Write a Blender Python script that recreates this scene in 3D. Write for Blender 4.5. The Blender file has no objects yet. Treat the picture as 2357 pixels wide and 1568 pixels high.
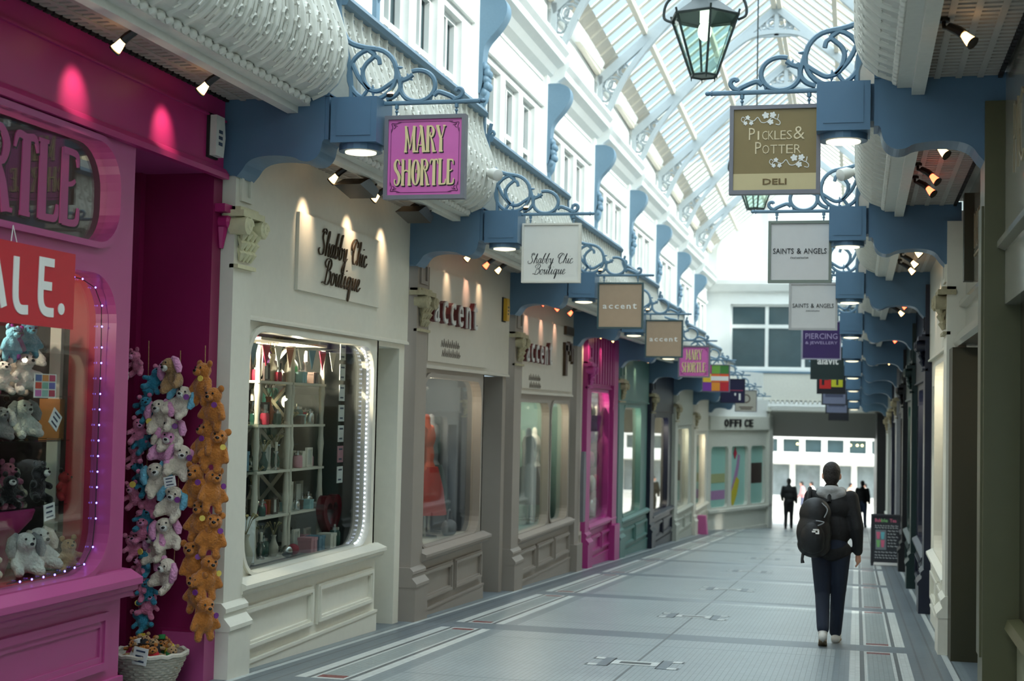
import bpy, bmesh, math, random
from mathutils import Vector, Matrix, geometry
random.seed(7)
SC = bpy.context.scene
COL = SC.collection
PI = math.pi

# ------------------------------------------------------------------ camera
def make_camera():
    f, W, H = 3300.0, 2357.0, 1568.0
    vx, vy, roll = 1974.0 - W/2, 958.0 - H/2, 0.0214      # vanishing point of the arcade's level lines
    d = Vector((vx, vy, f)).normalized()
    u = Vector((math.sin(roll), -math.cos(roll), 0.0))
    u.z = -(u.x*d.x + u.y*d.y)/d.z
    u.normalize()
    r = d.cross(u).normalized()
    # rows: camera axes (right, up, back) expressed in the world (r -> X, d -> Y, u -> Z)
    cx = Vector((r.x, d.x, u.x)); cy = -Vector((r.y, d.y, u.y)); cz = -Vector((r.z, d.z, u.z))
    m = Matrix(((cx.x, cy.x, cz.x, 0.0), (cx.y, cy.y, cz.y, 0.0), (cx.z, cy.z, cz.z, 1.6), (0, 0, 0, 1)))
    cam = bpy.data.cameras.new('camera'); o = bpy.data.objects.new('camera', cam)
    COL.objects.link(o); o.matrix_world = m
    cam.sensor_width = 36.0; cam.lens = 36.0*f/W; cam.clip_start = 0.05; cam.clip_end = 400
    cam.dof.use_dof = True; cam.dof.focus_distance = 11.3; cam.dof.aperture_fstop = 2.4
    SC.camera = o
make_camera()

# ------------------------------------------------------------------ light and exposure
def srgb(r, g, b):
    def c(x):
        x /= 255.0
        return x/12.92 if x <= 0.04045 else ((x+0.055)/1.055)**2.4
    return (c(r), c(g), c(b))

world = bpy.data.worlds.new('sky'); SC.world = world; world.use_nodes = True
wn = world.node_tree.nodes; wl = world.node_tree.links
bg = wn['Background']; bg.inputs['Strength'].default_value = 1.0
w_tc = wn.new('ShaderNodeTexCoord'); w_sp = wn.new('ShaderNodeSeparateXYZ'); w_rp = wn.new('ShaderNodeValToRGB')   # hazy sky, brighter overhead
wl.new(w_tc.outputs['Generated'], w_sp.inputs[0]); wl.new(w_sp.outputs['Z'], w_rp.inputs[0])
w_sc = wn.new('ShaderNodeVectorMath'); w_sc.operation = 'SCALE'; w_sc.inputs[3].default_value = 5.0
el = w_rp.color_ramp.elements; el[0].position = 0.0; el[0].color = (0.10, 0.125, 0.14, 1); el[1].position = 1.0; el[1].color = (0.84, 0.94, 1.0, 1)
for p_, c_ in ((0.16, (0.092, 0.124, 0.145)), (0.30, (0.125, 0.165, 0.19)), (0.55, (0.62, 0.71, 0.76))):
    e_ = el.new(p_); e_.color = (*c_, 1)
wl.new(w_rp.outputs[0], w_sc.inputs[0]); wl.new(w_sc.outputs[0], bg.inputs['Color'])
SC.view_settings.view_transform = 'Standard'; SC.view_settings.look = 'None'
SC.view_settings.exposure = 0.2; SC.view_settings.gamma = 1.0; SC.view_settings.use_curve_mapping = False
sun = bpy.data.lights.new('sun', 'SUN'); sun.energy = 6.0; sun.angle = math.radians(6); sun.color = (1.0, 0.96, 0.88)
so = bpy.data.objects.new('sun', sun); COL.objects.link(so); so.location = (30, 60, 40)
so.rotation_euler = Vector((-0.80, 0.16, -0.50)).to_track_quat('-Z', 'Y').to_euler()
cy_ = SC.cycles
cy_.max_bounces = 6; cy_.diffuse_bounces = 3; cy_.glossy_bounces = 3; cy_.transmission_bounces = 2
cy_.transparent_max_bounces = 10; cy_.caustics_reflective = False; cy_.caustics_refractive = False
cy_.use_adaptive_sampling = True; cy_.adaptive_threshold = 0.04; cy_.use_denoising = True
cy_.sample_clamp_indirect = 4.0
try: cy_.use_light_tree = True
except Exception: pass

def lamp(name, kind, loc, energy, color=(1, 0.78, 0.5), size=0.05, aim=None, angle=40, blend=0.6, parent=None):
    l = bpy.data.lights.new(name, kind); l.energy = energy; l.color = color
    if kind == 'SPOT': l.spot_size = math.radians(angle); l.spot_blend = blend; l.shadow_soft_size = size
    elif kind == 'AREA': l.size = size
    else: l.shadow_soft_size = size
    o = bpy.data.objects.new(name, l); COL.objects.link(o)
    if parent: o.parent = parent
    o.location = loc
    if aim is not None: o.rotation_euler = (Vector(aim)-Vector(loc)).to_track_quat('-Z', 'Y').to_euler()
    return o

# ------------------------------------------------------------------ materials
MATS = {}
def mat(name, col, rough=0.5, metal=0.0, noise=0.08, nscale=12.0, bump=0.0, bscale=60.0, emit=None, estr=0.0, spec=0.5, sheen=0.0):
    if name in MATS: return MATS[name]
    m = bpy.data.materials.new(name); m.use_nodes = True
    nt = m.node_tree; b = nt.nodes['Principled BSDF']
    b.inputs['Roughness'].default_value = rough; b.inputs['Metallic'].default_value = metal
    b.inputs['Specular IOR Level'].default_value = spec
    c = srgb(*col)
    tc = nt.nodes.new('ShaderNodeTexCoord')
    if noise > 0:
        n = nt.nodes.new('ShaderNodeTexNoise'); n.inputs['Scale'].default_value = nscale; n.inputs['Detail'].default_value = 3
        nt.links.new(tc.outputs['Object'], n.inputs['Vector'])
        r = nt.nodes.new('ShaderNodeMix'); r.data_type = 'RGBA'
        r.inputs[6].default_value = (*[x*(1-noise) for x in c], 1); r.inputs[7].default_value = (*[min(1, x*(1+noise)) for x in c], 1)
        nt.links.new(n.outputs['Fac'], r.inputs[0]); nt.links.new(r.outputs[2], b.inputs['Base Color'])
    else:
        b.inputs['Base Color'].default_value = (*c, 1)
    if bump > 0:
        n2 = nt.nodes.new('ShaderNodeTexNoise'); n2.inputs['Scale'].default_value = bscale; n2.inputs['Detail'].default_value = 4
        nt.links.new(tc.outputs['Object'], n2.inputs['Vector'])
        bp = nt.nodes.new('ShaderNodeBump'); bp.inputs['Strength'].default_value = bump; bp.inputs['Distance'].default_value = 0.02
        nt.links.new(n2.outputs['Fac'], bp.inputs['Height']); nt.links.new(bp.outputs['Normal'], b.inputs['Normal'])
    if emit is not None:
        b.inputs['Emission Color'].default_value = (*srgb(*emit), 1); b.inputs['Emission Strength'].default_value = estr
    if sheen: b.inputs['Sheen Weight'].default_value = sheen
    MATS[name] = m
    return m

def glass_mat(name, tint=(0.94, 0.97, 0.965), gain=0.85, rough=0.0, base=0.035):
    if name in MATS: return MATS[name]
    m = bpy.data.materials.new(name); m.use_nodes = True; nt = m.node_tree
    nt.nodes.remove(nt.nodes['Principled BSDF']); out = nt.nodes['Material Output']
    t = nt.nodes.new('ShaderNodeBsdfTransparent'); t.inputs['Color'].default_value = (*tint, 1)
    g = nt.nodes.new('ShaderNodeBsdfGlossy'); g.inputs['Roughness'].default_value = rough
    lw = nt.nodes.new('ShaderNodeLayerWeight'); lw.inputs['Blend'].default_value = 0.5
    fr = nt.nodes.new('ShaderNodeMath'); fr.operation = 'POWER'; fr.inputs[1].default_value = 4.0; nt.links.new(lw.outputs['Facing'], fr.inputs[0])
    mm = nt.nodes.new('ShaderNodeMath'); mm.operation = 'MULTIPLY_ADD'; mm.inputs[1].default_value = gain; mm.inputs[2].default_value = base; mm.use_clamp = True
    mx = nt.nodes.new('ShaderNodeMixShader')
    nt.links.new(fr.outputs[0], mm.inputs[0]); nt.links.new(mm.outputs[0], mx.inputs[0])
    nt.links.new(t.outputs[0], mx.inputs[1]); nt.links.new(g.outputs[0], mx.inputs[2]); nt.links.new(mx.outputs[0], out.inputs['Surface'])
    MATS[name] = m
    return m

def roof_glass():
    m = bpy.data.materials.new('roof_glass'); m.use_nodes = True; nt = m.node_tree
    nt.nodes.remove(nt.nodes['Principled BSDF']); out = nt.nodes['Material Output']
    tc = nt.nodes.new('ShaderNodeTexCoord'); n = nt.nodes.new('ShaderNodeTexNoise'); n.inputs['Scale'].default_value = 1.4; n.inputs['Detail'].default_value = 4
    mp = nt.nodes.new('ShaderNodeMapping'); mp.inputs['Scale'].default_value = (0.6, 3.0, 0.6)
    nt.links.new(tc.outputs['Object'], mp.inputs[0]); nt.links.new(mp.outputs[0], n.inputs['Vector'])
    t = nt.nodes.new('ShaderNodeBsdfTransparent'); t.inputs['Color'].default_value = (0.86, 0.93, 0.96, 1)
    tr = nt.nodes.new('ShaderNodeBsdfTranslucent'); tr.inputs['Color'].default_value = (0.80, 0.86, 0.88, 1)
    mr = nt.nodes.new('ShaderNodeMapRange'); mr.inputs['To Min'].default_value = 0.04; mr.inputs['To Max'].default_value = 0.16
    nt.links.new(n.outputs['Fac'], mr.inputs['Value'])
    mx = nt.nodes.new('ShaderNodeMixShader'); nt.links.new(mr.outputs[0], mx.inputs[0])
    nt.links.new(t.outputs[0], mx.inputs[1]); nt.links.new(tr.outputs[0], mx.inputs[2]); nt.links.new(mx.outputs[0], out.inputs['Surface'])
    return m

def tile_mat(name, col, grout, size=0.03, rough=0.45, mort=0.06):
    m = bpy.data.materials.new(name); m.use_nodes = True; nt = m.node_tree; b = nt.nodes['Principled BSDF']
    tc = nt.nodes.new('ShaderNodeTexCoord'); br = nt.nodes.new('ShaderNodeTexBrick')
    br.offset = 0.0; br.squash = 1.0
    br.inputs['Scale'].default_value = 1.0; br.inputs['Brick Width'].default_value = size; br.inputs['Row Height'].default_value = size
    br.inputs['Mortar Size'].default_value = size*mort; br.inputs['Mortar Smooth'].default_value = 0.3
    c = srgb(*col); br.inputs['Color1'].default_value = (*[x*0.93 for x in c], 1); br.inputs['Color2'].default_value = (*[x*1.06 for x in c], 1)
    br.inputs['Mortar'].default_value = (*srgb(*grout), 1)
    nt.links.new(tc.outputs['Object'], br.inputs['Vector'])
    n = nt.nodes.new('ShaderNodeTexNoise'); n.inputs['Scale'].default_value = 0.9; n.inputs['Detail'].default_value = 5
    nt.links.new(tc.outputs['Object'], n.inputs['Vector'])
    mx = nt.nodes.new('ShaderNodeMix'); mx.data_type = 'RGBA'; mx.blend_type = 'MULTIPLY'
    mr = nt.nodes.new('ShaderNodeMapRange'); mr.inputs['To Min'].default_value = 0.82; mr.inputs['To Max'].default_value = 1.12
    nt.links.new(n.outputs['Fac'], mr.inputs['Value'])
    mx.inputs[0].default_value = 1.0; nt.links.new(br.outputs['Color'], mx.inputs[6]); nt.links.new(mr.outputs[0], mx.inputs[7])
    nt.links.new(mx.outputs[2], b.inputs['Base Color'])
    b.inputs['Roughness'].default_value = rough
    MATS[name] = m
    return m

# ------------------------------------------------------------------ mesh builder
class MB:
    """collects shapes in a local (a, b, c) frame and links them as ONE mesh object"""
    def __init__(s, f=None): s.v = []; s.f = []; s.m = []; s.F = f or (lambda a, b, c: (a, b, c))
    def pt(s, a, b, c): s.v.append(Vector(s.F(a, b, c))); return len(s.v)-1
    def face(s, idx, m=0): s.f.append(tuple(idx)); s.m.append(m)
    def poly(s, pts, m=0): s.face([s.pt(*p) for p in pts], m)
    def box(s, a0, a1, b0, b1, c0, c1, m=0):
        i = [s.pt(a, b, c) for c in (c0, c1) for b in (b0, b1) for a in (a0, a1)]
        for q in ((0, 2, 3, 1), (4, 5, 7, 6), (0, 1, 5, 4), (2, 6, 7, 3), (0, 4, 6, 2), (1, 3, 7, 5)): s.face([i[k] for k in q], m)
        return s
    def cbox(s, a, b, c, da, db, dc, m=0): return s.box(a-da/2, a+da/2, b-db/2, b+db/2, c-dc/2, c+dc/2, m)
    def frustum(s, a0, a1, b0, b1, c0, c1, ta, tb, m=0):
        """box whose top (c1) is inset by ta, tb"""
        lo = [s.pt(a, b, c0) for a, b in ((a0, b0), (a1, b0), (a1, b1), (a0, b1))]
        hi = [s.pt(a, b, c1) for a, b in ((a0+ta, b0+tb), (a1-ta, b0+tb), (a1-ta, b1-tb), (a0+ta, b1-tb))]
        s.face(lo[::-1], m); s.face(hi, m)
        for k in range(4): s.face((lo[k], lo[(k+1) % 4], hi[(k+1) % 4], hi[k]), m)
        return s
    def plate(s, outer, holes, c0, c1, m=0):
        """prism of a polygon with holes in (a, b), from c0 to c1"""
        rings = [list(outer)]+[list(h) for h in holes]
        tri = geometry.tessellate_polygon([[Vector((p[0], p[1], 0)) for p in r] for r in rings])
        flat = [p for r in rings for p in r]
        lo = [s.pt(p[0], p[1], c0) for p in flat]; hi = [s.pt(p[0], p[1], c1) for p in flat]
        for t in tri:
            s.face([hi[k] for k in t], m); s.face([lo[k] for k in reversed(t)], m)
        o = 0
        for r in rings:
            n = len(r)
            for k in range(n): s.face((lo[o+k], lo[o+(k+1) % n], hi[o+(k+1) % n], hi[o+k]), m)
            o += n
        return s
    def ring(s, outer, inner, c0, c1, m=0):
        """band between two loops with the same number of points"""
        n = len(outer)
        q = [[s.pt(p[0], p[1], c) for p in L] for L in (outer, inner) for c in (c0, c1)]
        ol, oh, il, ih = q
        for k in range(n):
            j = (k+1) % n
            s.face((oh[k], oh[j], ih[j], ih[k]), m); s.face((ol[j], ol[k], il[k], il[j]), m)
            s.face((ol[k], ol[j], oh[j], oh[k]), m); s.face((il[j], il[k], ih[k], ih[j]), m)
        return s
    def sweep(s, prof, a0, a1, m=0):
        """profile of (c, b) points extruded along a"""
        n = len(prof)
        lo = [s.pt(a0, p[1], p[0]) for p in prof]; hi = [s.pt(a1, p[1], p[0]) for p in prof]
        for k in range(n): s.face((lo[k], lo[(k+1) % n], hi[(k+1) % n], hi[k]), m)
        s.face(lo[::-1], m); s.face(hi, m)
        return s
    def tube(s, path, r, n=6, closed=False, m=0):
        P = [Vector(s.F(*p)) for p in path]; N = len(P)
        R = r if isinstance(r, (list, tuple)) else [r]*N
        rings = []; prev = None
        for k in range(N):
            if closed: t = P[(k+1) % N]-P[k-1]
            else: t = P[min(k+1, N-1)]-P[max(k-1, 0)]
            if t.length < 1e-9: t = Vector((0, 0, 1))
            t.normalize()
            if prev is None:
                x = Vector((0, 0, 1)) if abs(t.z) < 0.9 else Vector((1, 0, 0))
            else: x = prev
            x = x-t*x.dot(t)
            if x.length < 1e-6: x = t.orthogonal()
            x.normalize(); prev = x; y = t.cross(x)
            ring = []
            for j in range(n):
                a = 2*PI*j/n; s.v.append(P[k]+(x*math.cos(a)+y*math.sin(a))*R[k]); ring.append(len(s.v)-1)
            rings.append(ring)
        for k in range(N if closed else N-1):
            A, B = rings[k], rings[(k+1) % N]
            for j in range(n): s.face((A[j], A[(j+1) % n], B[(j+1) % n], B[j]), m)
        if not closed: s.face(rings[0][::-1], m); s.face(rings[-1], m)
        return s
    def lathe(s, prof, ctr, n=16, m=0, axis=2, caps=True):
        """(radius, height) profile turned about an axis through ctr (frame coordinates)"""
        rings = []
        for r, h in prof:
            q = []
            for j in range(n):
                a = 2*PI*j/n; d = [0, 0, 0]
                d[axis] = h; d[(axis+1) % 3] = r*math.cos(a); d[(axis+2) % 3] = r*math.sin(a)
                q.append(s.pt(ctr[0]+d[0], ctr[1]+d[1], ctr[2]+d[2]))
            rings.append(q)
        for A, B in zip(rings, rings[1:]):
            for j in range(n): s.face((A[j], A[(j+1) % n], B[(j+1) % n], B[j]), m)
        if caps: s.face(rings[0][::-1], m); s.face(rings[-1], m)
        return s
    def ball(s, ctr, r, nu=12, nv=8, m=0):
        if not isinstance(r, (list, tuple)): r = (r, r, r)
        top = s.pt(ctr[0], ctr[1], ctr[2]+r[2]); bot = s.pt(ctr[0], ctr[1], ctr[2]-r[2]); R = []
        for k in range(1, nv):
            t = PI*k/nv
            R.append([s.pt(ctr[0]+r[0]*math.sin(t)*math.cos(2*PI*j/nu), ctr[1]+r[1]*math.sin(t)*math.sin(2*PI*j/nu), ctr[2]+r[2]*math.cos(t)) for j in range(nu)])
        for j in range(nu):
            s.face((top, R[0][j], R[0][(j+1) % nu]), m); s.face((bot, R[-1][(j+1) % nu], R[-1][j]), m)
        for A, B in zip(R, R[1:]):
            for j in range(nu): s.face((A[j], B[j], B[(j+1) % nu], A[(j+1) % nu]), m)
        return s
    def raw(s, verts, faces, m=0):
        o = len(s.v)
        for p in verts: s.v.append(Vector(s.F(*p)))
        for f in faces: s.face([o+k for k in f], m)
        return s
    def ribbon(s, path, width, c0, c1, m=0):
        """flat stroke in (a, b) of given width (number or per point), thick from c0 to c1"""
        N = len(path); W = width if isinstance(width, (list, tuple)) else [width]*N
        L, Rr = [], []
        for k in range(N):
            x0, y0 = path[max(k-1, 0)]; x1, y1 = path[min(k+1, N-1)]
            dx, dy = x1-x0, y1-y0; l = math.hypot(dx, dy) or 1e-6
            nx, ny = -dy/l*W[k]/2, dx/l*W[k]/2
            L.append((path[k][0]+nx, path[k][1]+ny)); Rr.append((path[k][0]-nx, path[k][1]-ny))
        a = [[s.pt(p[0], p[1], c) for p in Q] for Q in (L, Rr) for c in (c0, c1)]
        ll, lh, rl, rh = a
        for k in range(N-1):
            s.face((lh[k], rh[k], rh[k+1], lh[k+1]), m); s.face((ll[k+1], rl[k+1], rl[k], ll[k]), m)
            s.face((ll[k], lh[k], lh[k+1], ll[k+1]), m); s.face((rl[k+1], rh[k+1], rh[k], rl[k]), m)
        for k in (0, N-1): s.face((ll[k], rl[k], rh[k], lh[k]), m)
        return s
    def text(s, body, a0, a1, b0, b1, c0, c1, m=0, shear=0.0, bold=0.0):
        """built-in typeface fitted to the rectangle a0..a1, b0..b1"""
        cu = bpy.data.curves.new('t', 'FONT'); cu.body = body; cu.resolution_u = 2; cu.shear = shear; cu.offset = bold
        o = bpy.data.objects.new('t', cu); me = bpy.data.meshes.new_from_object(o)
        if len(me.vertices):
            xs = [v.co.x for v in me.vertices]; ys = [v.co.y for v in me.vertices]
            x0, x1, y0, y1 = min(xs), max(xs), min(ys), max(ys)
            V = [(a0+(v.co.x-x0)/(x1-x0)*(a1-a0), b0+(v.co.y-y0)/(y1-y0)*(b1-b0)) for v in me.vertices]
            n = len(V); Fc = [list(p.vertices) for p in me.polygons]
            s.raw([(p[0], p[1], c1) for p in V]+[(p[0], p[1], c0) for p in V], Fc+[[k+n for k in reversed(f)] for f in Fc], m)
            cnt = {}
            for f in Fc:
                for k in range(len(f)):
                    e = (f[k], f[(k+1) % len(f)]); cnt[e] = 1
            base = len(s.v)-2*n
            for (p, q) in cnt:
                if (q, p) not in cnt: s.face((base+p, base+q, base+n+q, base+n+p), m)
        bpy.data.objects.remove(o); bpy.data.curves.remove(cu); bpy.data.meshes.remove(me)
        return s
    def build(s, name, mats, parent=None, smooth=False, label=None, recalc=True, loc=None):
        me = bpy.data.meshes.new(name)
        off = wloc(parent) if parent is not None else (Vector(loc) if loc is not None else Vector((0, 0, 0)))
        me.from_pydata([tuple(p-off) for p in s.v], [], s.f)
        ms = mats if isinstance(mats, (list, tuple)) else [mats]
        for m in ms: me.materials.append(m)
        me.polygons.foreach_set('material_index', s.m)
        if recalc:
            bm = bmesh.new(); bm.from_mesh(me); bmesh.ops.recalc_face_normals(bm, faces=bm.faces); bm.to_mesh(me); bm.free()
        if smooth:
            me.polygons.foreach_set('use_smooth', [True]*len(me.polygons))
            try: me.set_sharp_from_angle(angle=math.radians(45))
            except Exception: pass
        me.update()
        o = bpy.data.objects.new(name, me); COL.objects.link(o)
        if parent is not None: o.parent = parent
        elif loc is not None: o.location = loc
        if label: o['label'] = label
        return o

WL = {}
def wloc(o):
    v = Vector((0, 0, 0))
    while o is not None: v = v+o.location; o = o.parent
    return v
def tag(o, label, cat, group=None):
    o['label'] = label; o['category'] = cat
    if group: o['group'] = group
    return o
def thing(name, label, cat, loc=(0, 0, 0), group=None):
    o = bpy.data.objects.new(name, None); o.empty_display_size = 0.1; COL.objects.link(o); o.location = loc
    return tag(o, label, cat, group)
def struct(name, mb, m, **k):
    o = mb.build(name, m, **k); o['kind'] = 'structure'; return o
def dup(root, loc, rot=None, label=None, group=None, scale=None, mats=None):
    """a copy of a thing with copies of its parts and their sub-parts"""
    r = root.copy(); COL.objects.link(r); r.location = loc
    if rot is not None: r.rotation_euler = rot
    if scale is not None: r.scale = (scale, scale, scale) if not isinstance(scale, tuple) else scale
    if label: r['label'] = label
    if group: r['group'] = group
    for ch in list(root.children):
        if ch.type == 'LIGHT': continue
        c = ch.copy(); COL.objects.link(c); c.parent = r
        for g in list(ch.children):
            d = g.copy(); COL.objects.link(d); d.parent = c
    return r

def spline(pts, n=6, closed=False):
    P = [tuple(p) for p in pts]; N = len(P); out = []
    def g(i): return P[i % N] if closed else P[max(0, min(N-1, i))]
    for k in range(N if closed else N-1):
        p0, p1, p2, p3 = g(k-1), g(k), g(k+1), g(k+2)
        for j in range(n):
            t = j/n; t2 = t*t; t3 = t2*t
            out.append(tuple(0.5*((2*b)+(-a+c)*t+(2*a-5*b+4*c-d)*t2+(-a+3*b-3*c+d)*t3) for a, b, c, d in zip(p0, p1, p2, p3)))
    if not closed: out.append(P[-1])
    return out
def rrect(a0, a1, b0, b1, r, n=6, corners=(1, 1, 1, 1)):
    """rounded rectangle, counter-clockwise from bottom left; corners: bl, br, tr, tl"""
    out = []
    for k, (cx, cy, st) in enumerate(((a0, b0, PI), (a1, b0, 1.5*PI), (a1, b1, 0), (a0, b1, 0.5*PI))):
        rr = r*corners[k]
        if rr <= 0: out.append((cx, cy)); continue
        ox = cx+rr if k in (0, 3) else cx-rr; oy = cy+rr if k in (0, 1) else cy-rr
        for j in range(n+1):
            a = st+0.5*PI*j/n; out.append((ox+rr*math.cos(a), oy+rr*math.sin(a)))
    return out
def rect(a0, a1, b0, b1): return [(a0, b0), (a1, b0), (a1, b1), (a0, b1)]
def blob(parts, voxel=0.01, smooth=4):
    """one continuous skin round tapered limbs (p0, p1, r0, r1) and ellipsoids (centre, radii)"""
    b = MB()
    for p in parts:
        if len(p) == 2: b.ball(p[0], p[1], 16, 12)
        else:
            p0, p1, r0, r1 = p; p0 = Vector(p0); p1 = Vector(p1); n = 5
            b.ball(p0, r0, 14, 10); b.ball(p1, r1, 14, 10)
            b.tube([tuple(p0+(p1-p0)*k/n) for k in range(n+1)], [r0+(r1-r0)*k/n for k in range(n+1)], 14)
    me = bpy.data.meshes.new('b'); me.from_pydata([tuple(p) for p in b.v], [], b.f)
    bm = bmesh.new(); bm.from_mesh(me); bmesh.ops.recalc_face_normals(bm, faces=bm.faces); bm.to_mesh(me); bm.free()
    o = bpy.data.objects.new('b', me); COL.objects.link(o)
    r = o.modifiers.new('r', 'REMESH'); r.mode = 'VOXEL'; r.voxel_size = voxel
    if smooth:
        s = o.modifiers.new('s', 'SMOOTH'); s.iterations = smooth; s.factor = 0.5
    dg = bpy.context.evaluated_depsgraph_get()
    out = bpy.data.meshes.new_from_object(o.evaluated_get(dg))
    V = [tuple(v.co) for v in out.vertices]; Fc = [tuple(p.vertices) for p in out.polygons]
    bpy.data.objects.remove(o); bpy.data.meshes.remove(me); bpy.data.meshes.remove(out)
    return V, Fc

# ------------------------------------------------------------------ the arcade's grid: bays step down with the sloping floor
SLOPE, Y0, BAY, XL, XR, XC = 0.0467, 10.17, 4.56, -4.70, 0.92, -1.89
def YB(i): return Y0+BAY*i
def ZB(i): return -SLOPE*YB(i)
def fz(y): return -SLOPE*y
def frame(side, i, dz=0.0):
    """(u along the arcade, v up, w out from the shop line) -> world; right side mirrored"""
    y0, z0 = YB(i), ZB(i)+dz
    if side == 'left': return lambda u, v, w: (XL+w, y0+u, z0+v)
    return lambda u, v, w: (XR-w, y0+u, z0+v)
ORD = ['first', 'second', 'third', 'fourth', 'fifth', 'sixth', 'seventh', 'eighth', 'ninth', 'tenth', 'eleventh', 'twelfth', 'thirteenth', 'fourteenth', 'fifteenth', 'sixteenth']
# ------------------------------------------------------------------ palette
cream = mat('cream_paint', (226, 222, 206), 0.45, noise=0.05)
white = mat('white_paint', (238, 240, 236), 0.5, noise=0.04, nscale=4)
iron_white = mat('white_ironwork', (225, 223, 212), 0.55, noise=0.08, nscale=20)
blue = mat('blue_paint', (84, 116, 142), 0.4, noise=0.06, nscale=8)
blue_iron = mat('blue_ironwork', (104, 134, 154), 0.45, noise=0.08, nscale=30)
slat_mat = mat('soffit_boards', (172, 165, 155), 0.6, noise=0.10, nscale=9)
dark_gap = mat('dark_gap', (26, 24, 26), 0.8, noise=0.1)
magenta = mat('magenta_paint', (176, 40, 110), 0.42, noise=0.05, nscale=6)
magenta_lt = mat('pink_paint', (172, 70, 126), 0.4, noise=0.05, nscale=6)
purple_door = mat('deep_magenta_paint', (132, 10, 74), 0.5, noise=0.05)
taupe = mat('taupe_paint', (146, 136, 126), 0.5, noise=0.05, nscale=6)
taupe_lt = mat('pale_taupe_panel', (196, 188, 174), 0.5, noise=0.05, nscale=6)
taupe_dk = mat('brown_passage_paint', (92, 76, 66), 0.6, noise=0.08)
stone_cap = mat('weathered_capital', (170, 160, 130), 0.7, noise=0.25, nscale=25)
cap_yellow = mat('cream_gilt_capital', (222, 216, 176), 0.5, noise=0.12, nscale=25)
olive = mat('olive_paint', (84, 82, 54), 0.4, noise=0.05)
olive_dk = mat('dark_olive_paint', (48, 46, 24), 0.5, noise=0.06)
gloss_board = mat('glossy_fascia_board', (150, 148, 136), 0.12, noise=0.05)
green = mat('grey_green_paint', (84, 124, 118), 0.45, noise=0.05)
navy = mat('navy_paint', (20, 24, 44), 0.35, noise=0.08)
dk_green = mat('dark_green_paint', (22, 46, 44), 0.4, noise=0.08)
black = mat('black_paint', (18, 18, 22), 0.4, noise=0.1)
pale_grey = mat('pale_grey_paint', (202, 206, 198), 0.5, noise=0.05)
glass = glass_mat('window_glass')
dark_glass = mat('dark_window_glass', (70, 88, 92), 0.08, noise=0.2, nscale=2)
wood = mat('warm_wood', (150, 78, 36), 0.5, noise=0.25, nscale=8)
chrome = mat('polished_metal', (200, 200, 196), 0.2, metal=1.0, noise=0.03)
blackmetal = mat('black_metal', (22, 20, 20), 0.4, noise=0.1)
bulb_warm = mat('lit_halogen', (255, 226, 176), 0.4, noise=0, emit=(255, 200, 130), estr=6.0)
bulb_red = mat('lit_red_halogen', (255, 150, 110), 0.4, noise=0, emit=(255, 90, 56), estr=6.0)
lens_lit = mat('lit_downlight', (255, 252, 225), 0.4, noise=0, emit=(255, 244, 205), estr=1.5)

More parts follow.
